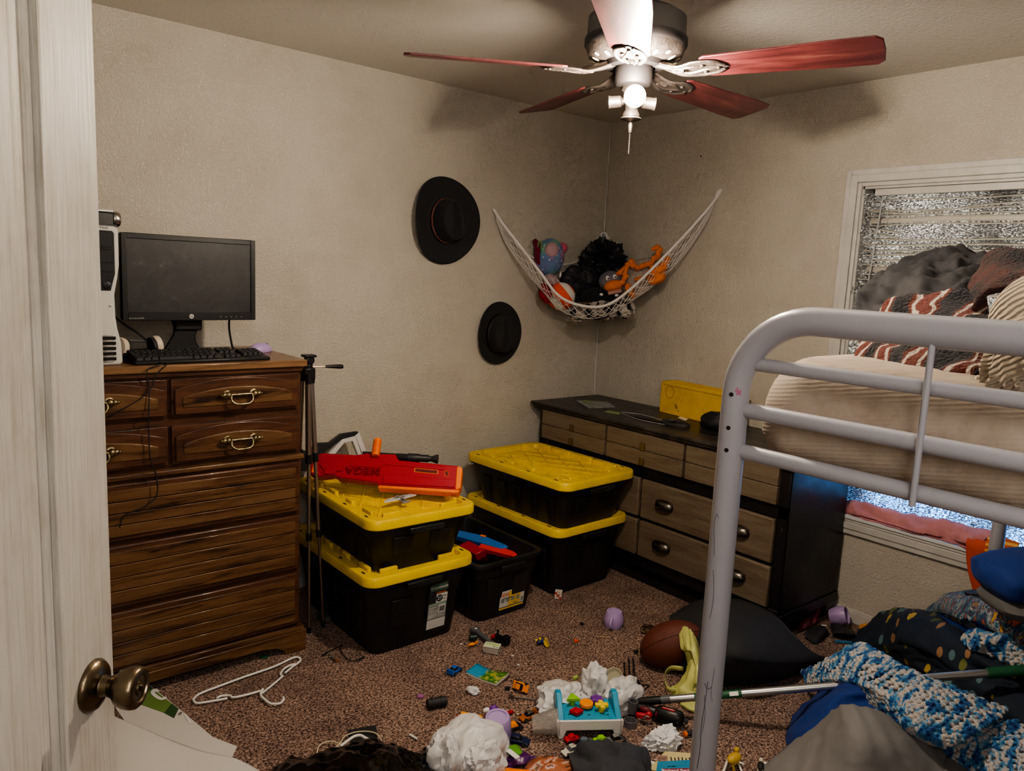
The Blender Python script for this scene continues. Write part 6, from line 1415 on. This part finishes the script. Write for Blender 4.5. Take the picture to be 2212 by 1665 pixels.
car('orange and black toy car resting upright on its side near the small wrench',1127,1492,0,MORT,.066,rot=(R(70),R(0),R(-75)),z=.018)
car('chrome-fronted orange and black toy racer left of the clear tub',1141,1553,R(175),M('copper_car',(.55,.18,.05),.3,metal=.4),.068,roof=MCHR,spoiler=True)
car('orange-topped black toy car beside the lavender cup in the foreground',1110,1576,R(-10),MBK,.060,glass=MORT,roof=MORT)
car('dark navy toy pickup truck behind the green snack wrapper',1117,1604,R(-55),MNVY,.085,.034,.018)
car('white toy police car beside the dark grey garment',1233,1628,R(172),MOFF,.064,.030,.020,glass=MGYT,roof=MOFF)
text('APEX',.009,MBK,bpy.data.objects[[o.name for o in bpy.data.objects if o.get('label','').startswith('white toy police')][0]],T3((-.004,0,.0275)))
car('light blue and black toy van under the toy bench',1262,1613,R(20),M('slate_car',(.10,.14,.18),.3,coat=.4),.078,.034,.026,glass=MBK)
car('lime green toy car in front of the toy bench opening',1300,1606,R(-25),MGNT,.058,.028,.018,glass=MGNT)
car('silver chrome and black toy car in front of the right bench leg',1332,1604,R(-22),MCHR,.070,.030,.02)
car('dark red toy car tucked under the left half of the toy bench',1236,1602,R(-15),MRD,.055,.026,.016,glass=MRD)
# small bits
def bit(name,label,cat,px,py,g,mat,z=0,rz=0,**k):
    p=pos(px,py,0); g.v=[Matrix.Translation(V(p.x,p.y,ZC+z))@Matrix.Rotation(rz,4,'Z')@v for v in g.v]
    return tag(g.build(name,mat,center=True,**k),label,cat)
bit('star_bead','small pink star-shaped plastic piece on the carpet behind the black cylinder','toy piece',908,1507,G().prism(star(5,.014,.008),0,.006),M('pink_plastic',(.40,.14,.35),.4),rz=.3)
bit('toy_barrel','black ribbed toy barrel lying on the carpet','toy piece',943,1528,G().tube([(-.036,0,.017),(-.033,0,.017),(.033,0,.017),(.036,0,.017)],[.014,.0175,.0175,.014],20).tube([(-.02,0,.017),(-.014,0,.017)],.0195,20).tube([(.014,0,.017),(.02,0,.017)],.0195,20),MBKM,rz=R(-15))
bit('black_chip','tiny black plastic fragment beside the tipped orange car','toy piece',1096,1490,G().prism(star(4,.013,.006),0,.008),MBKM)
bit('black_chip','tiny black plastic fragment near the football','toy piece',1373,1411,G().prism(star(3,.012,.006),0,.010),MBKM)
bit('black_chip','tiny black fragment on the open carpet left of the upside-down cup','toy piece',1256,1350,G().prism(star(3,.010,.006),0,.008),MBKM)
bit('orange_triangle','small bright red-orange triangular piece on the open carpet','toy piece',1244,1387,G().prism(tri,0,.006),M('neon_orange',(.95,.10,.02),.4)).scale=(.5,.5,1)
bit('green_block','small pale green block behind the white bags','toy piece',1243,1467,G().cbox((0,0,.004),(.022,.012,.008)),M('pale_green',(.40,.55,.15),.4),rz=.2)
bit('wooden_stick','thin pale wooden stick on the carpet near the upside-down cup','stick',1304,1378,G().cbox((0,0,.002),(.062,.005,.003)),M('pale_wood',(.45,.33,.2),.7),rz=R(-42))
bit('white_stick','short white paper stick on the carpet above the black trash bag','stick',893,1595,G().cyl((-.018,0,.004),(.018,0,.004),.0035,10),MWH,rz=R(-78))
bit('red_bead','small red plastic toy piece between the lavender cup and orange racer','toy piece',1101,1545,G().ell((-.007,0,.007),(.008,.007,.007),nu=10,nv=8).ell((.007,.002,.008),(.008,.007,.008),nu=10,nv=8),MRD,rz=-.4)
for k,(px,py,lab) in enumerate(((1107,1418,'tiny white paper fleck in front of the card deck'),(1120,1438,'tiny white paper fleck above the tipped orange car'),(996,1393,'tiny cream fleck left of the orange toy animal'),(1122,1351,'small dry brown leaf crumb in front of the open tote'))):
    bit('paper_fleck',lab,'scrap',px,py,G().prism(star(3,.007,.004),0,.002),MWH if k<3 else MBRN,rz=k)
# grey wrench, cylinder, toy animal, cards, train
a,b_=pos(1022,1360,.012),pos(1066,1397,.012); wr=thing('toy_wrench','dark grey plastic toy wrench leaning against the card deck','toy tool',a); wr.matrix_world=fr(a,b_-a,(0,0,1)); Lr=(b_-a).length
G().prism([(-.008,-.006),(.0,-.018),(.024,-.016),(.038,-.008),(Lr,-.009),(Lr,.009),(.038,.009),(.028,.018),(.004,.018),(-.008,.010),(.004,.006),(.004,-.002)],0,.014).build('body',MGYT,wr,bevel=.003); G().cbox((.020,.002,.0145),(.012,.008,.001)).build('printed_mark',MWH,wr)
bit('toy_barrel','dark green toy cylinder lying beside the grey toy wrench','toy piece',1022,1384,G().tube([(-.016,0,.013),(.016,0,.013)],.013,18),MDGN,rz=R(-25),bevel=.002)
ta=thing('toy_animal','tiny orange toy animal with a black hat beside the dark green cylinder','toy',pos(1020,1396,ZC),R(-10)); G().ell((0,0,.010),(.018,.007,.007),nu=14,nv=8).tube([(-.012,0,.010),(-.024,0,.004)],[.004,.001],8).ell((.016,0,.016),(.008,.007,.007),nu=12,nv=8).build('body',MORT,ta,smooth=60); G().lathe([(.007,0),(.007,.002),(.005,.003),(.004,.008)],12,T3((.010,0,.021))).build('hat',MBKM,ta)
a,b_=pos(1052,1410,0),pos(1086,1416,0); cd=thing('card_deck','white and lime green deck of cards on the carpet beside the black train','card deck',(a+b_)/2+V(.0,.02,ZC),ang2(a,b_)); G().cbox((0,0,.014),(.064,.042,.026)).build('card_stack',M('card_edges',(.42,.38,.34),.7,bump=.6,bscale=10,stretch=(1,1,60)),cd)
top=G().cbox((0,0,.0275),(.066,.044,.0015)).build('top_card',M('card_cream',(.62,.66,.50),.5),cd)
bit2=G(); 
for k in range(5): bit2.prism([(x+(-.022+k*.011),y+.008) for x,y in [(.0045*math.cos(t),.0045*math.sin(t)) for t in [2*PI*j/8 for j in range(8)]]],.0283,.0288)
bit2.build('lime_pattern',MGNT,top); G().cbox((.012,-.010,.0285),(.006,.006,.0004)).cbox((.024,-.010,.0285),(.004,.006,.0004)).build('black_pips',MBKM,top)
a,b_=pos(1072,1382,.002),pos(1100,1398,.002); tr=thing('toy_train','small black and dark red toy locomotive between the wrench and the cards','toy train',a,ang2(a,b_))
G().tube([(0,0,.022),(.045,0,.022)],.010,16).box(.045,.072,-.014,.014,.006,.040).box(-.01,.07,-.012,.012,.004,.012).lathe([(.004,0),(.004,.014),(.006,.018)],12,T3((.008,0,.03))).build('engine',MBK,tr,bevel=.001); G().box(-.02,.0,-.016,.016,.004,.018).build('front_bumper',MRD,tr,bevel=.003)
for x_ in (.005,.025,.055):
    for s_ in (-1,1): G().lathe([(.008,-.002),(.008,.002)],14,T3((x_,s_*.015,.009),(PI/2,0,0))).build('wheel',MBKM,tr)
# small figure : generic block figure in blue and yellow
fg=thing('toy_figure','tiny blue and yellow block figure with a yellow cloth lying on the open carpet','toy figure',pos(1172,1393,ZC),R(-20))
G().lathe([(.006,0),(.009,.003),(.009,.014),(.006,.017)],16,T3((-.022,.006,.010),(0,R(80),0))).build('head',MNVY,fg); G().prism([(-.011,0),(.011,0),(.008,.018),(-.008,.018)],0,.010,T3((0,.006,.004),(0,0,-.9))).build('torso',M('blue_block',(.02,.05,.25),.4),fg,bevel=.001)
for x_,y_ in ((.000,.032),(.022,.022)): G().cbox((x_,y_,.010),(.008,.012,.012)).build('leg',MYLT,fg,bevel=.001)
for x_,y_ in ((-.014,.020),(.010,-.004)): G().cyl((x_,y_,.008),(x_-.004,y_+.010,.012),.004,8).build('arm',MYLT,fg)
g=G(); g.grid([[V(.002,-.002,.020),V(.020,.010,.018)],[V(.000,-.018,.010),V(.028,-.004,.008)],[V(.006,-.030,.003),V(.022,-.022,.003)]]); g.build('cloth',M('mustard_cloth',(.50,.34,.02),.8),fg,solid=.001)
# map booklet
q4=[pos(1006,1458,0),pos(1071,1484,0),pos(1099,1464,0),pos(1030,1441,0)]
bk2=thing('booklet','soft-cover booklet with a blue and green island map cover on the carpet','book',(q4[0]+q4[2])/2); l2=V(bk2.location)
def curved(z0,dz): 
    r1=[q4[0]+V(0,0,z0),(q4[0]+q4[1])/2+V(0,0,z0-.004+dz),q4[1]+V(0,0,z0+.0+dz)]; r2=[q4[3]+V(0,0,z0+.004),(q4[3]+q4[2])/2+V(0,0,z0-.004+dz),q4[2]+V(0,0,z0+.010+dz)]
    r1=[p-l2 for p in spline(r1,6)]; r2=[p-l2 for p in spline(r2,6)]; return [[p.lerp(q_,t/4) for p,q_ in zip(r1,r2)] for t in range(5)]
G().grid(curved(.012,0)).build('pages',M('page_block',(.42,.37,.32),.8),bk2,solid=.014,off=-1)
def f_map(nt,b,tc,L):
    n=nn(nt,'ShaderNodeTexNoise',Scale=60.,Detail=3.); L(tc.outputs['Object'],n.inputs['Vector'])
    c=ramp(nt,n.outputs['Fac'],[(.4,(.04,.16,.03)),(.52,(.12,.28,.04)),(.6,(.55,.45,.10)),(.66,(.10,.25,.05)),(.72,(.6,.6,.5))],L)
    dx=q4[1]-q4[0]; dx.normalize()
    d=nn(nt,'ShaderNodeVectorMath',operation='DOT_PRODUCT'); L(tc.outputs['Object'],d.inputs[0]); d.inputs[1].default_value=(dx.x,dx.y,0)
    n2=nn(nt,'ShaderNodeTexNoise',Scale=16.); L(tc.outputs['Object'],n2.inputs['Vector'])
    a=nn(nt,'ShaderNodeMath',operation='MULTIPLY_ADD'); L(n2.outputs['Fac'],a.inputs[0]); a.inputs[1].default_value=.06; L(d.outputs['Value'],a.inputs[2])
    s=ramp(nt,a.outputs[0],[(.0,(1,1,1)),(.014,(1,1,1)),(.016,(0,0,0))],L)
    mm=nn(nt,'ShaderNodeMix',data_type='RGBA'); L(s.outputs[0],mm.inputs[0]); L(c.outputs[0],mm.inputs[6]); mm.inputs[7].default_value=(.03,.28,.50,1); L(mm.outputs[2],b.inputs['Base Color'])
G().grid(curved(.0135,0)).build('cover',M('map_cover',rough=.35,coat=.3,fn=f_map),bk2,solid=.0008)
# small metal wrench
a,b_=pos(1105,1505,.004),pos(1160,1512,.004); wn=thing('metal_wrench','thin small silver spanner on the carpet below the tipped orange car','wrench',a); wn.matrix_world=fr(a,b_-a,(0,0,1))
G().tube([(.008,0,0),((b_-a).length,0,.003)],.0028,8).prism([(-.010,-.009),(-.002,-.011),(.010,-.006),(.012,.006),(-.002,.011),(-.012,.008),(-.003,.003),(-.003,-.003)],-.002,.003).build('spanner',M('dull_steel',(.35,.35,.34),.3,metal=1),wn)
# cable and lighter by the tote
cable('usb_cable','thin black cable with plugs at both ends on the carpet beside the lower left tote',[pos(x,y,.006) for x,y in ((705,1410),(722,1401),(739,1393),(735,1402),(745,1418),(757,1427),(775,1424),(783,1420))],.0016)
g=G().cyl(pos(697,1415,.007),pos(707,1409,.007),.004,10).cyl(pos(776,1424,.007),pos(786,1418,.007),.004,10); tag(g.build('cable_plug',MBKM,center=True),'two small black plugs at the ends of the thin cable beside the lower left tote','plug')
a,b_=pos(713,1417,.007),pos(740,1434,.007); pn=thing('toy_tool','small silver and brown metal gadget on the carpet under the thin cable','gadget',a); pn.matrix_world=fr(a,b_-a,(0,0,1)); G().ell((0,0,0),(.008,.006,.006),nu=12,nv=8).build('tip',MCHR,pn); G().cyl((.006,0,0),(.03,0,0),.005,10).build('shaft',MGYT,pn); G().prism([(.028,-.004),(.052,-.009),(.056,0),(.050,.009),(.03,.004)],-.004,.004).build('tail',MBRN,pn,bevel=.001)
bit('green_card','small dark green plastic card poking out from under the oak dresser','card',571,1421,G().cbox((0,0,.003),(.03,.022,.003)),M('circuit_green',(.01,.12,.05),.4),rz=R(-30))
bag('crumpled_packet','crushed grey-blue packet behind the tripod feet','packet',712,1333,(.05,.05,.018),41,M('grey_packet',(.06,.075,.08),.5),.5,6,nu=24,nv=14)
# things behind pillow at right
MPKW=M('pink_foil_wrapper',(.40,.03,.06),.3,col2=(.09,.02,.035),mscale=30,coat=.5)
P=patch([z3((1706,1330,.02),(1722,1322,.04),(1738,1318,.05)),z3((1718,1350,.01),(1733,1345,.03),(1748,1340,.03)),z3((1728,1364,.005),(1740,1356,.015),(1752,1350,.01))],5,5,.005,seed=3)
tag(G().grid(P).build('candy_wrapper',MPKW,center=True,solid=.001),'crinkled red and pink wrapper lying at the corner of the low dresser','wrapper')
P=patch([z3((1740,1318,.03),(1752,1302,.06),(1768,1290,.10)),z3((1742,1335,.02),(1758,1325,.05),(1772,1310,.08)),z3((1748,1350,.005),(1760,1345,.02),(1772,1330,.03))],5,5,.005,seed=6)
tag(G().grid(P).build('candy_wrapper',MPKW,center=True,solid=.001),'crinkled pink wrapper standing up against the low dresser side','wrapper')
P=patch([z3((1735,1370,.02),(1755,1356,.03),(1778,1350,.03)),z3((1748,1382,.012),(1770,1368,.03),(1786,1362,.02)),z3((1760,1392,.004),(1776,1380,.01),(1789,1370,.004))],6,6,.005,seed=9)
tag(G().grid(P).build('black_cloth',MBKM,center=True,solid=.0015,smooth=80),'black cloth with a small white print beside the pillow corner','cloth')
P=patch([z3((1795,1352,.02),(1812,1350,.03),(1845,1366,.02)),z3((1797,1365,.03),(1818,1364,.045),(1847,1374,.03)),z3((1808,1378,.004),(1825,1378,.01),(1842,1382,.004))],6,6,.006,seed=10)
tag(G().grid(P).build('black_sock',MBKM,center=True,solid=.0015,smooth=80),'plain black sock on the carpet to the right of the tipped lavender cup','sock')
bit('white_print','tiny white printed patch on the black cloth beside the pillow','patch',1778,1368,G().cbox((0,0,.036),(.022,.010,.001)),MWH,rz=R(-40))
P=patch([z3((1855,1352,.01),(1868,1346,.03),(1888,1350,.02)),z3((1858,1360,.02),(1872,1358,.035),(1884,1360,.02))],5,5,.004,seed=10)
tag(G().grid(P).build('snack_wrapper',M('yellow_orange_packet',(.85,.60,.02),.35,col2=(.75,.14,.01),mscale=26),center=True,solid=.001),'yellow and orange snack packet against the baseboard','wrapper')
bit('blue_strip','small bright blue plastic strip on the carpet beside the navy blanket','scrap',1823,1389,G().cbox((0,0,.003),(.075,.016,.004)),M('sky_blue',(.05,.22,.45),.4),rz=R(-42))
# foreground: black trash bag etc
MTB=M('black_bin_liner',(.003,.003,.0035),.16,coat=.2,bump=.35,bscale=30)
P=patch([z3((575,1700,.0),(600,1650,.02),(680,1632,.05),(760,1610,.07),(800,1602,.08),(850,1615,.07),(905,1632,.05),(950,1600,.06),(980,1600,.06)),
         z3((575,1740,.02),(620,1690,.10),(700,1665,.15),(780,1645,.18),(830,1640,.18),(880,1655,.15),(925,1650,.12),(960,1640,.10),(1000,1650,.06)),
         z3((575,1900,.02),(640,1860,.15),(720,1850,.2),(800,1840,.22),(850,1840,.22),(900,1840,.2),(950,1830,.16),(990,1820,.1),(1040,1820,.05))],16,14,.012,scale=11,seed=3)
tag(G().grid(P).build('trash_bag',MTB,center=True,solid=.001,smooth=45),'shiny black bin liner crumpled along the bottom edge of the photo','bag')
cable('looped_string','thin cream cord looping out from behind the black bin liner',[pos(x,y,.012) for x,y in ((640,1650),(690,1632),(730,1610),(745,1590),(775,1580),(808,1582),(823,1596),(822,1607))]+[pos(820,1612,.02)],.0022,M('cream_cord_plastic',(.60,.52,.36),.5))
cable('looped_string','second cream cord loop beside the white hanger end at the black bin liner',[pos(x,y,.012) for x,y in ((684,1630),(690,1610),(710,1601),(728,1604),(736,1612),(700,1620),(686,1636))],.0022,M('cream_cord_plastic'))
a_=[pos(x,y,.03) for x,y in ((735,1612),(762,1592),(778,1588),(790,1594),(815,1606))]; tag(G().tube(spline(a_,5),.0045,8).build('clothes_hanger',MWH,center=True),'end of a white plastic hanger poking out behind the black bin liner','hanger')
slab('black_card','flat square of black card on the carpet behind the black bin liner','card',0,[pos(752,1577),pos(812,1566),pos(816,1592),pos(756,1604)],.002,MBKM,.002)
slab('orange_ticket','orange paper ticket lying on red paper beside the lavender cup','paper',0,[pos(992,1553,.02),pos(997,1537,.02),pos(1042,1546,.02),pos(1038,1562,.02)],.021,M('orange_paper',(.85,.36,.04),.6),.001)
text('Valentine',.012,MBRN,bpy.data.objects['orange_ticket'],Matrix.Translation(V(0,0,.0015))@Matrix.Rotation(ang2(pos(992,1553),pos(1038,1562)),4,'Z'))
P=patch([z3((985,1545,.0),(1010,1550,.01),(1040,1556,.012)),z3((1000,1562,.0),(1020,1566,.012),(1042,1566,.004))],5,5,.004,seed=3); tag(G().grid(P).build('red_paper',M('red_paper',(.50,.02,.03),.6),center=True,solid=.001),'folded red paper under the orange ticket','paper')
td=thing('toy_pony','purple and white plastic toy with a dark red base beside the lavender cup','toy',pos(1060,1560,ZC),R(-20)); G().ell((0,0,.018),(.026,.018,.018),nu=14,nv=10).build('base',MDR,td,smooth=60); G().ell((.012,.01,.040),(.017,.013,.016),nu=14,nv=10).build('purple_head',MPUR,td,smooth=60); G().ell((-.012,.014,.038),(.014,.010,.010),nu=12,nv=8).build('white_face',MWH,td,smooth=60)
# green snack wrapper
P=patch([z3((1084,1618,.01),(1100,1612,.03),(1118,1608,.02)),z3((1090,1630,.02),(1108,1625,.04),(1128,1622,.02)),z3((1100,1640,.01),(1116,1636,.02),(1140,1628,.01))],8,8,.007,seed=3)
gw=G().grid(P).build('snack_wrapper',M('lime_packet',(.14,.42,.03),.3,coat=.4,bump=.4,bscale=30),center=True,solid=.001,smooth=60); tag(gw,'shiny lime green snack wrapper with white panels in the foreground','wrapper')
c=pos(1108,1628,.045)-gw.location; G().cbox(c,(.018,.050,.001),None).build('white_panel',MWH,gw)
gw.children[0].rotation_euler=(0,0,0)
bag('purple_wrapper','dark purple crumpled wrapper in front of the green snack wrapper','wrapper',1116,1648,(.05,.03,.014),51,M('purple_foil',(.09,.012,.12),.3,coat=.4),.6,7,R(-10),nu=30,nv=16)
bit('blue_chip','tiny pale blue plastic chip beside the green snack wrapper','toy piece',1089,1635,G().cbox((0,0,.004),(.012,.012,.006)),M('sky_blue'))
# orange box & magazine & garment & books
q_=[pos(1040,1652,.03),pos(1145,1662,.03),pos(1180,1740,.03),pos(1030,1740,.03)]
tag(G().prism([(p.x,p.y) for p in q_],.002,.03).build('orange_box',M('orange_card',(.85,.20,.01),.5),center=True,bevel=.002),'bright orange flat box at the bottom edge of the photo','box')
slab('dark_board','dark flat board under the white plastic bag at the bottom edge','card',0,[pos(1010,1640),pos(1076,1622),pos(1076,1652),pos(1020,1665)],.002,MBKM,.004)
def f_horse(nt,b,tc,L):
    n=nn(nt,'ShaderNodeTexNoise',Scale=11.,Detail=2.,Distortion=1.5); L(mapping(nt,tc,L,(1,2.4,1),rot=(0,0,R(25))),n.inputs['Vector'])
    c=ramp(nt,n.outputs['Fac'],[(.36,(.08,.045,.03)),(.44,(.35,.11,.05)),(.55,(.45,.16,.08)),(.60,(.68,.55,.50)),(.66,(.24,.12,.08))],L); L(c.outputs[0],b.inputs['Base Color'])
P=patch([z3((1150,1640,.02),(1185,1632,.05),(1215,1640,.04),(1250,1655,.02)),z3((1135,1655,.02),(1175,1650,.05),(1220,1660,.04),(1275,1680,.02)),z3((1130,1700,.01),(1180,1700,.04),(1230,1710,.03),(1290,1730,.01))],6,6,.002,seed=3)
mg=thing('magazine','curled magazine showing a brown horse photo at the bottom edge','magazine',pos(1200,1660,0)); G().grid(P).build('cover',M('horse_photo',rough=.35,coat=.3,fn=f_horse),mg,loc=tuple(-mg.location),solid=.0008); G().grid([[p-V(0,0,.006) for p in r1_] for r1_ in P]).build('pages',M('page_block'),mg,loc=tuple(-mg.location),solid=.008)
MGA=M('slate_garment',(.035,.038,.048),.85,sheen=.4)
P=patch([z3((1240,1640,.01),(1262,1615,.05),(1300,1610,.06),(1340,1618,.06),(1375,1622,.05)),z3((1248,1660,.04),(1280,1640,.09),(1325,1638,.10),(1370,1640,.10),(1405,1655,.04)),z3((1260,1720,.05),(1300,1700,.10),(1340,1690,.12),(1390,1690,.10),(1430,1700,.01))],10,10,.026,fold=(3,4.5),seed=5)
tag(G().grid(P).build('dark_garment',MGA,center=True,solid=.004,smooth=80),'slate grey garment bunched at the bottom edge in front of the toy bench','clothing')
yb2=thing('book','open pale yellow printed page with a small photo beside the bed leg','book',pos(1470,1640,0)); 
def quad(L_,z,name,mat,par,h=.001): l=V(par.location); return G().prism([(p.x-l.x,p.y-l.y) for p in [pos(x,y,z) for x,y in L_]],z,z+h).build(name,mat,par)
quad([(1436,1626),(1530,1632),(1545,1690),(1400,1665)],.004,'page',M('yellow_page',(.60,.52,.26),.6),yb2,.006)
quad([(1420,1632),(1443,1632),(1442,1646),(1412,1642)],.0105,'photo_print',M('brown_photo',(.14,.08,.06),.5,col2=(.5,.36,.3),mscale=60),yb2)
o_=pos(1450,1634,.011); e1=(pos(1530,1638,.011)-o_); rr_=math.atan2(e1.y,e1.x)
for k in range(9):
    a=pos(1449+k*8,1634+k*.3,.0112); b_=pos(1451+k*8+1,1648,.0112); l=V(yb2.location); g=G(); T=fr(a-l,b_-a,(0,0,1)); 
    g.cbox(((b_-a).length/2,0,0),((b_-a).length*(.9-.2*(k%3==1)),.004,.0004),T); g.build('text_line',MBKM,yb2)
bb3=thing('book','blue paperback lying over the yellow page at the bottom edge','book',pos(1460,1665,0))
quad([(1420,1652),(1495,1648),(1502,1644),(1506,1700),(1410,1720)],.012,'cover',M('paperback_blue',(.03,.24,.42),.4,coat=.2),bb3,.012)
quad([(1430,1660),(1490,1659),(1490,1690),(1428,1690)],.0245,'title_panel',M('maroon_print',(.25,.02,.04),.5),bb3,.0006)
l=V(bb3.location); a,b_=pos(1434,1664,.026),pos(1488,1664,.026); text('Richard Peck',.0175,MWH,bb3,fr((a+b_)/2-l+V(0,0,.0),b_-a,(0,0,1)),bold=.0003)
a,b_=pos(1436,1655,.026),pos(1466,1655,.026); text('NEWBERY',.006,MNVY,bb3,fr((a+b_)/2-l,b_-a,(0,0,1)))
tag(G().tube(spline([pos(1392,1620,.03),pos(1390,1632,.02),pos(1402,1645,.006),pos(1420,1652,.004)],5),.006,8,flat=.3).build('paper_curl',MWH,center=True),'curled white paper strip beside the yellow page','paper')
# wire rack with yellow toy
wf=thing('wire_frame','white plastic-coated wire frame at the bottom edge right of the bed leg','frame',pos(1590,1650,0)); l=tuple(-wf.location)
G().tube(spline([pos(1560,1675,.02),pos(1568,1652,.02),pos(1574,1636,.02),pos(1582,1635,.02),pos(1592,1640,.02),pos(1600,1660,.02),pos(1612,1690,.02)],5),.0035,8).build('rod',MWH,wf,loc=l); G().cyl(pos(1574,1637,.02),pos(1607,1650,.04),.003,8).build('rod',MWH,wf,loc=l)
ya=thing('toy_animal','small mustard yellow toy animal inside the white wire frame','toy',pos(1585,1650,.02)); G().ell((0,0,.02),(.030,.018,.016),nu=16,nv=10).ell((.026,.01,.034),(.010,.009,.009),nu=12,nv=8).tube([(-.01,.0,.01),(-.014,-.012,-.01)],.005,8).tube([(.012,.0,.01),(.018,-.012,-.01)],.005,8).build('body',M('mustard_toy',(.50,.33,.05),.5),ya,smooth=60); G().ell((.034,.014,.040),(.003,.003,.003),nu=8,nv=6).build('ear',MBKM,ya)
za=thing('toy_animal','tiny black and cream toy animal at the bottom edge left of the grey sheet','toy',pos(1642,1662,ZC),R(30)); G().ell((0,0,.014),(.022,.010,.010),nu=14,nv=8).build('body',MBKM,za,smooth=60); G().ell((.018,0,.022),(.009,.007,.008),nu=12,nv=8).build('head',MOFF,za,smooth=60)
for x_ in (-.012,.012): G().cyl((x_,.005,.010),(x_,.007,0),.003,8).cyl((x_,-.005,.010),(x_,-.007,0),.003,8).build('leg_pair',MOFF,za)
slab('paper_scrap','white triangular paper corner poking out from under the grey sheet','paper',0,[pos(1648,1646),pos(1680,1644),pos(1660,1660)],.003,MWH,.001)
for o in bpy.data.objects:
    if o.parent or not o.get('label'): continue
    n=o.name.split('.')[0]
    gp={'storage_tote':'black storage totes along the back wall','plastic_cup':'lavender child cups on the carpet','toy_car':'toy cars scattered on the carpet','toy_blaster':'foam-dart toy blasters on and in the totes','plastic_bag':'thin plastic bags on the carpet','paper_fleck':'tiny flecks on the carpet','black_chip':'tiny black fragments on the carpet','candy_wrapper':'candy wrappers on the carpet','crochet_blanket':'blue and white crochet blanket folds','card':'printed cards on the low dresser','pipe_piece':'grey plastic pipe pieces beside the toy bench','toy_animal':'tiny toy animals on the carpet','looped_string':'cream cord loops behind the bin liner','toy_barrel':'small toy cylinders on the carpet'}.get(n)
    if o['category']=='soft toy': gp='soft toys in the corner hammock'
    if gp and not o.get('group'): o['group']=gp
# ================= camera and light
cam=bpy.data.cameras.new('camera'); co=bpy.data.objects.new('camera',cam); COL.objects.link(co)
cam.sensor_fit='HORIZONTAL'; cam.sensor_width=36; cam.lens=FP/2212*36; cam.clip_start=.02
m=Matrix((_r,_u,-_f)).transposed().to_4x4(); m.translation=CAM; co.matrix_world=m; S.camera=co
def area(name,loc,target,sx,sy,power,col):
    l=bpy.data.lights.new(name,'AREA'); l.shape='RECTANGLE'; l.size=sx; l.size_y=sy; l.energy=power; l.color=col
    o=bpy.data.objects.new(name,l); COL.objects.link(o); o.location=loc; o.rotation_euler=(V(target)-V(loc)).to_track_quat('-Z','Y').to_euler(); return o
# main lamp
a=R(camd+4); bl_=FC+V(math.cos(a)*.095,math.sin(a)*.095,-.088)
l=bpy.data.lights.new('fan_bulb_light','POINT'); l.energy=30; l.color=(1,.835,.66); l.shadow_soft_size=.03
o=bpy.data.objects.new('fan_bulb_light',l); COL.objects.link(o); o.location=FC+V(math.cos(a)*.15,math.sin(a)*.15,-.095)
# unseen area lamp added behind the camera as weak warm fill
area('fill_light',(-3.3,-3.85,1.9),(-1.6,-1.2,.6),.8,1.2,FILL,(1,.93,.86))
# cool daylight reaching the room round the window insulation
w_=bpy.data.worlds.new('world'); S.world=w_; w_.use_nodes=True; bg=w_.node_tree.nodes['Background']; bg.inputs[0].default_value=(.55,.7,1,1); bg.inputs[1].default_value=.6
cy=S.cycles; cy.max_bounces=5; cy.diffuse_bounces=4; cy.glossy_bounces=2; cy.transmission_bounces=3; cy.transparent_max_bounces=4; cy.caustics_reflective=False; cy.caustics_refractive=False; cy.adaptive_threshold=.06; cy.adaptive_min_samples=12
S.view_settings.view_transform='AgX'; S.view_settings.look=LOOK; S.view_settings.exposure=EXPO
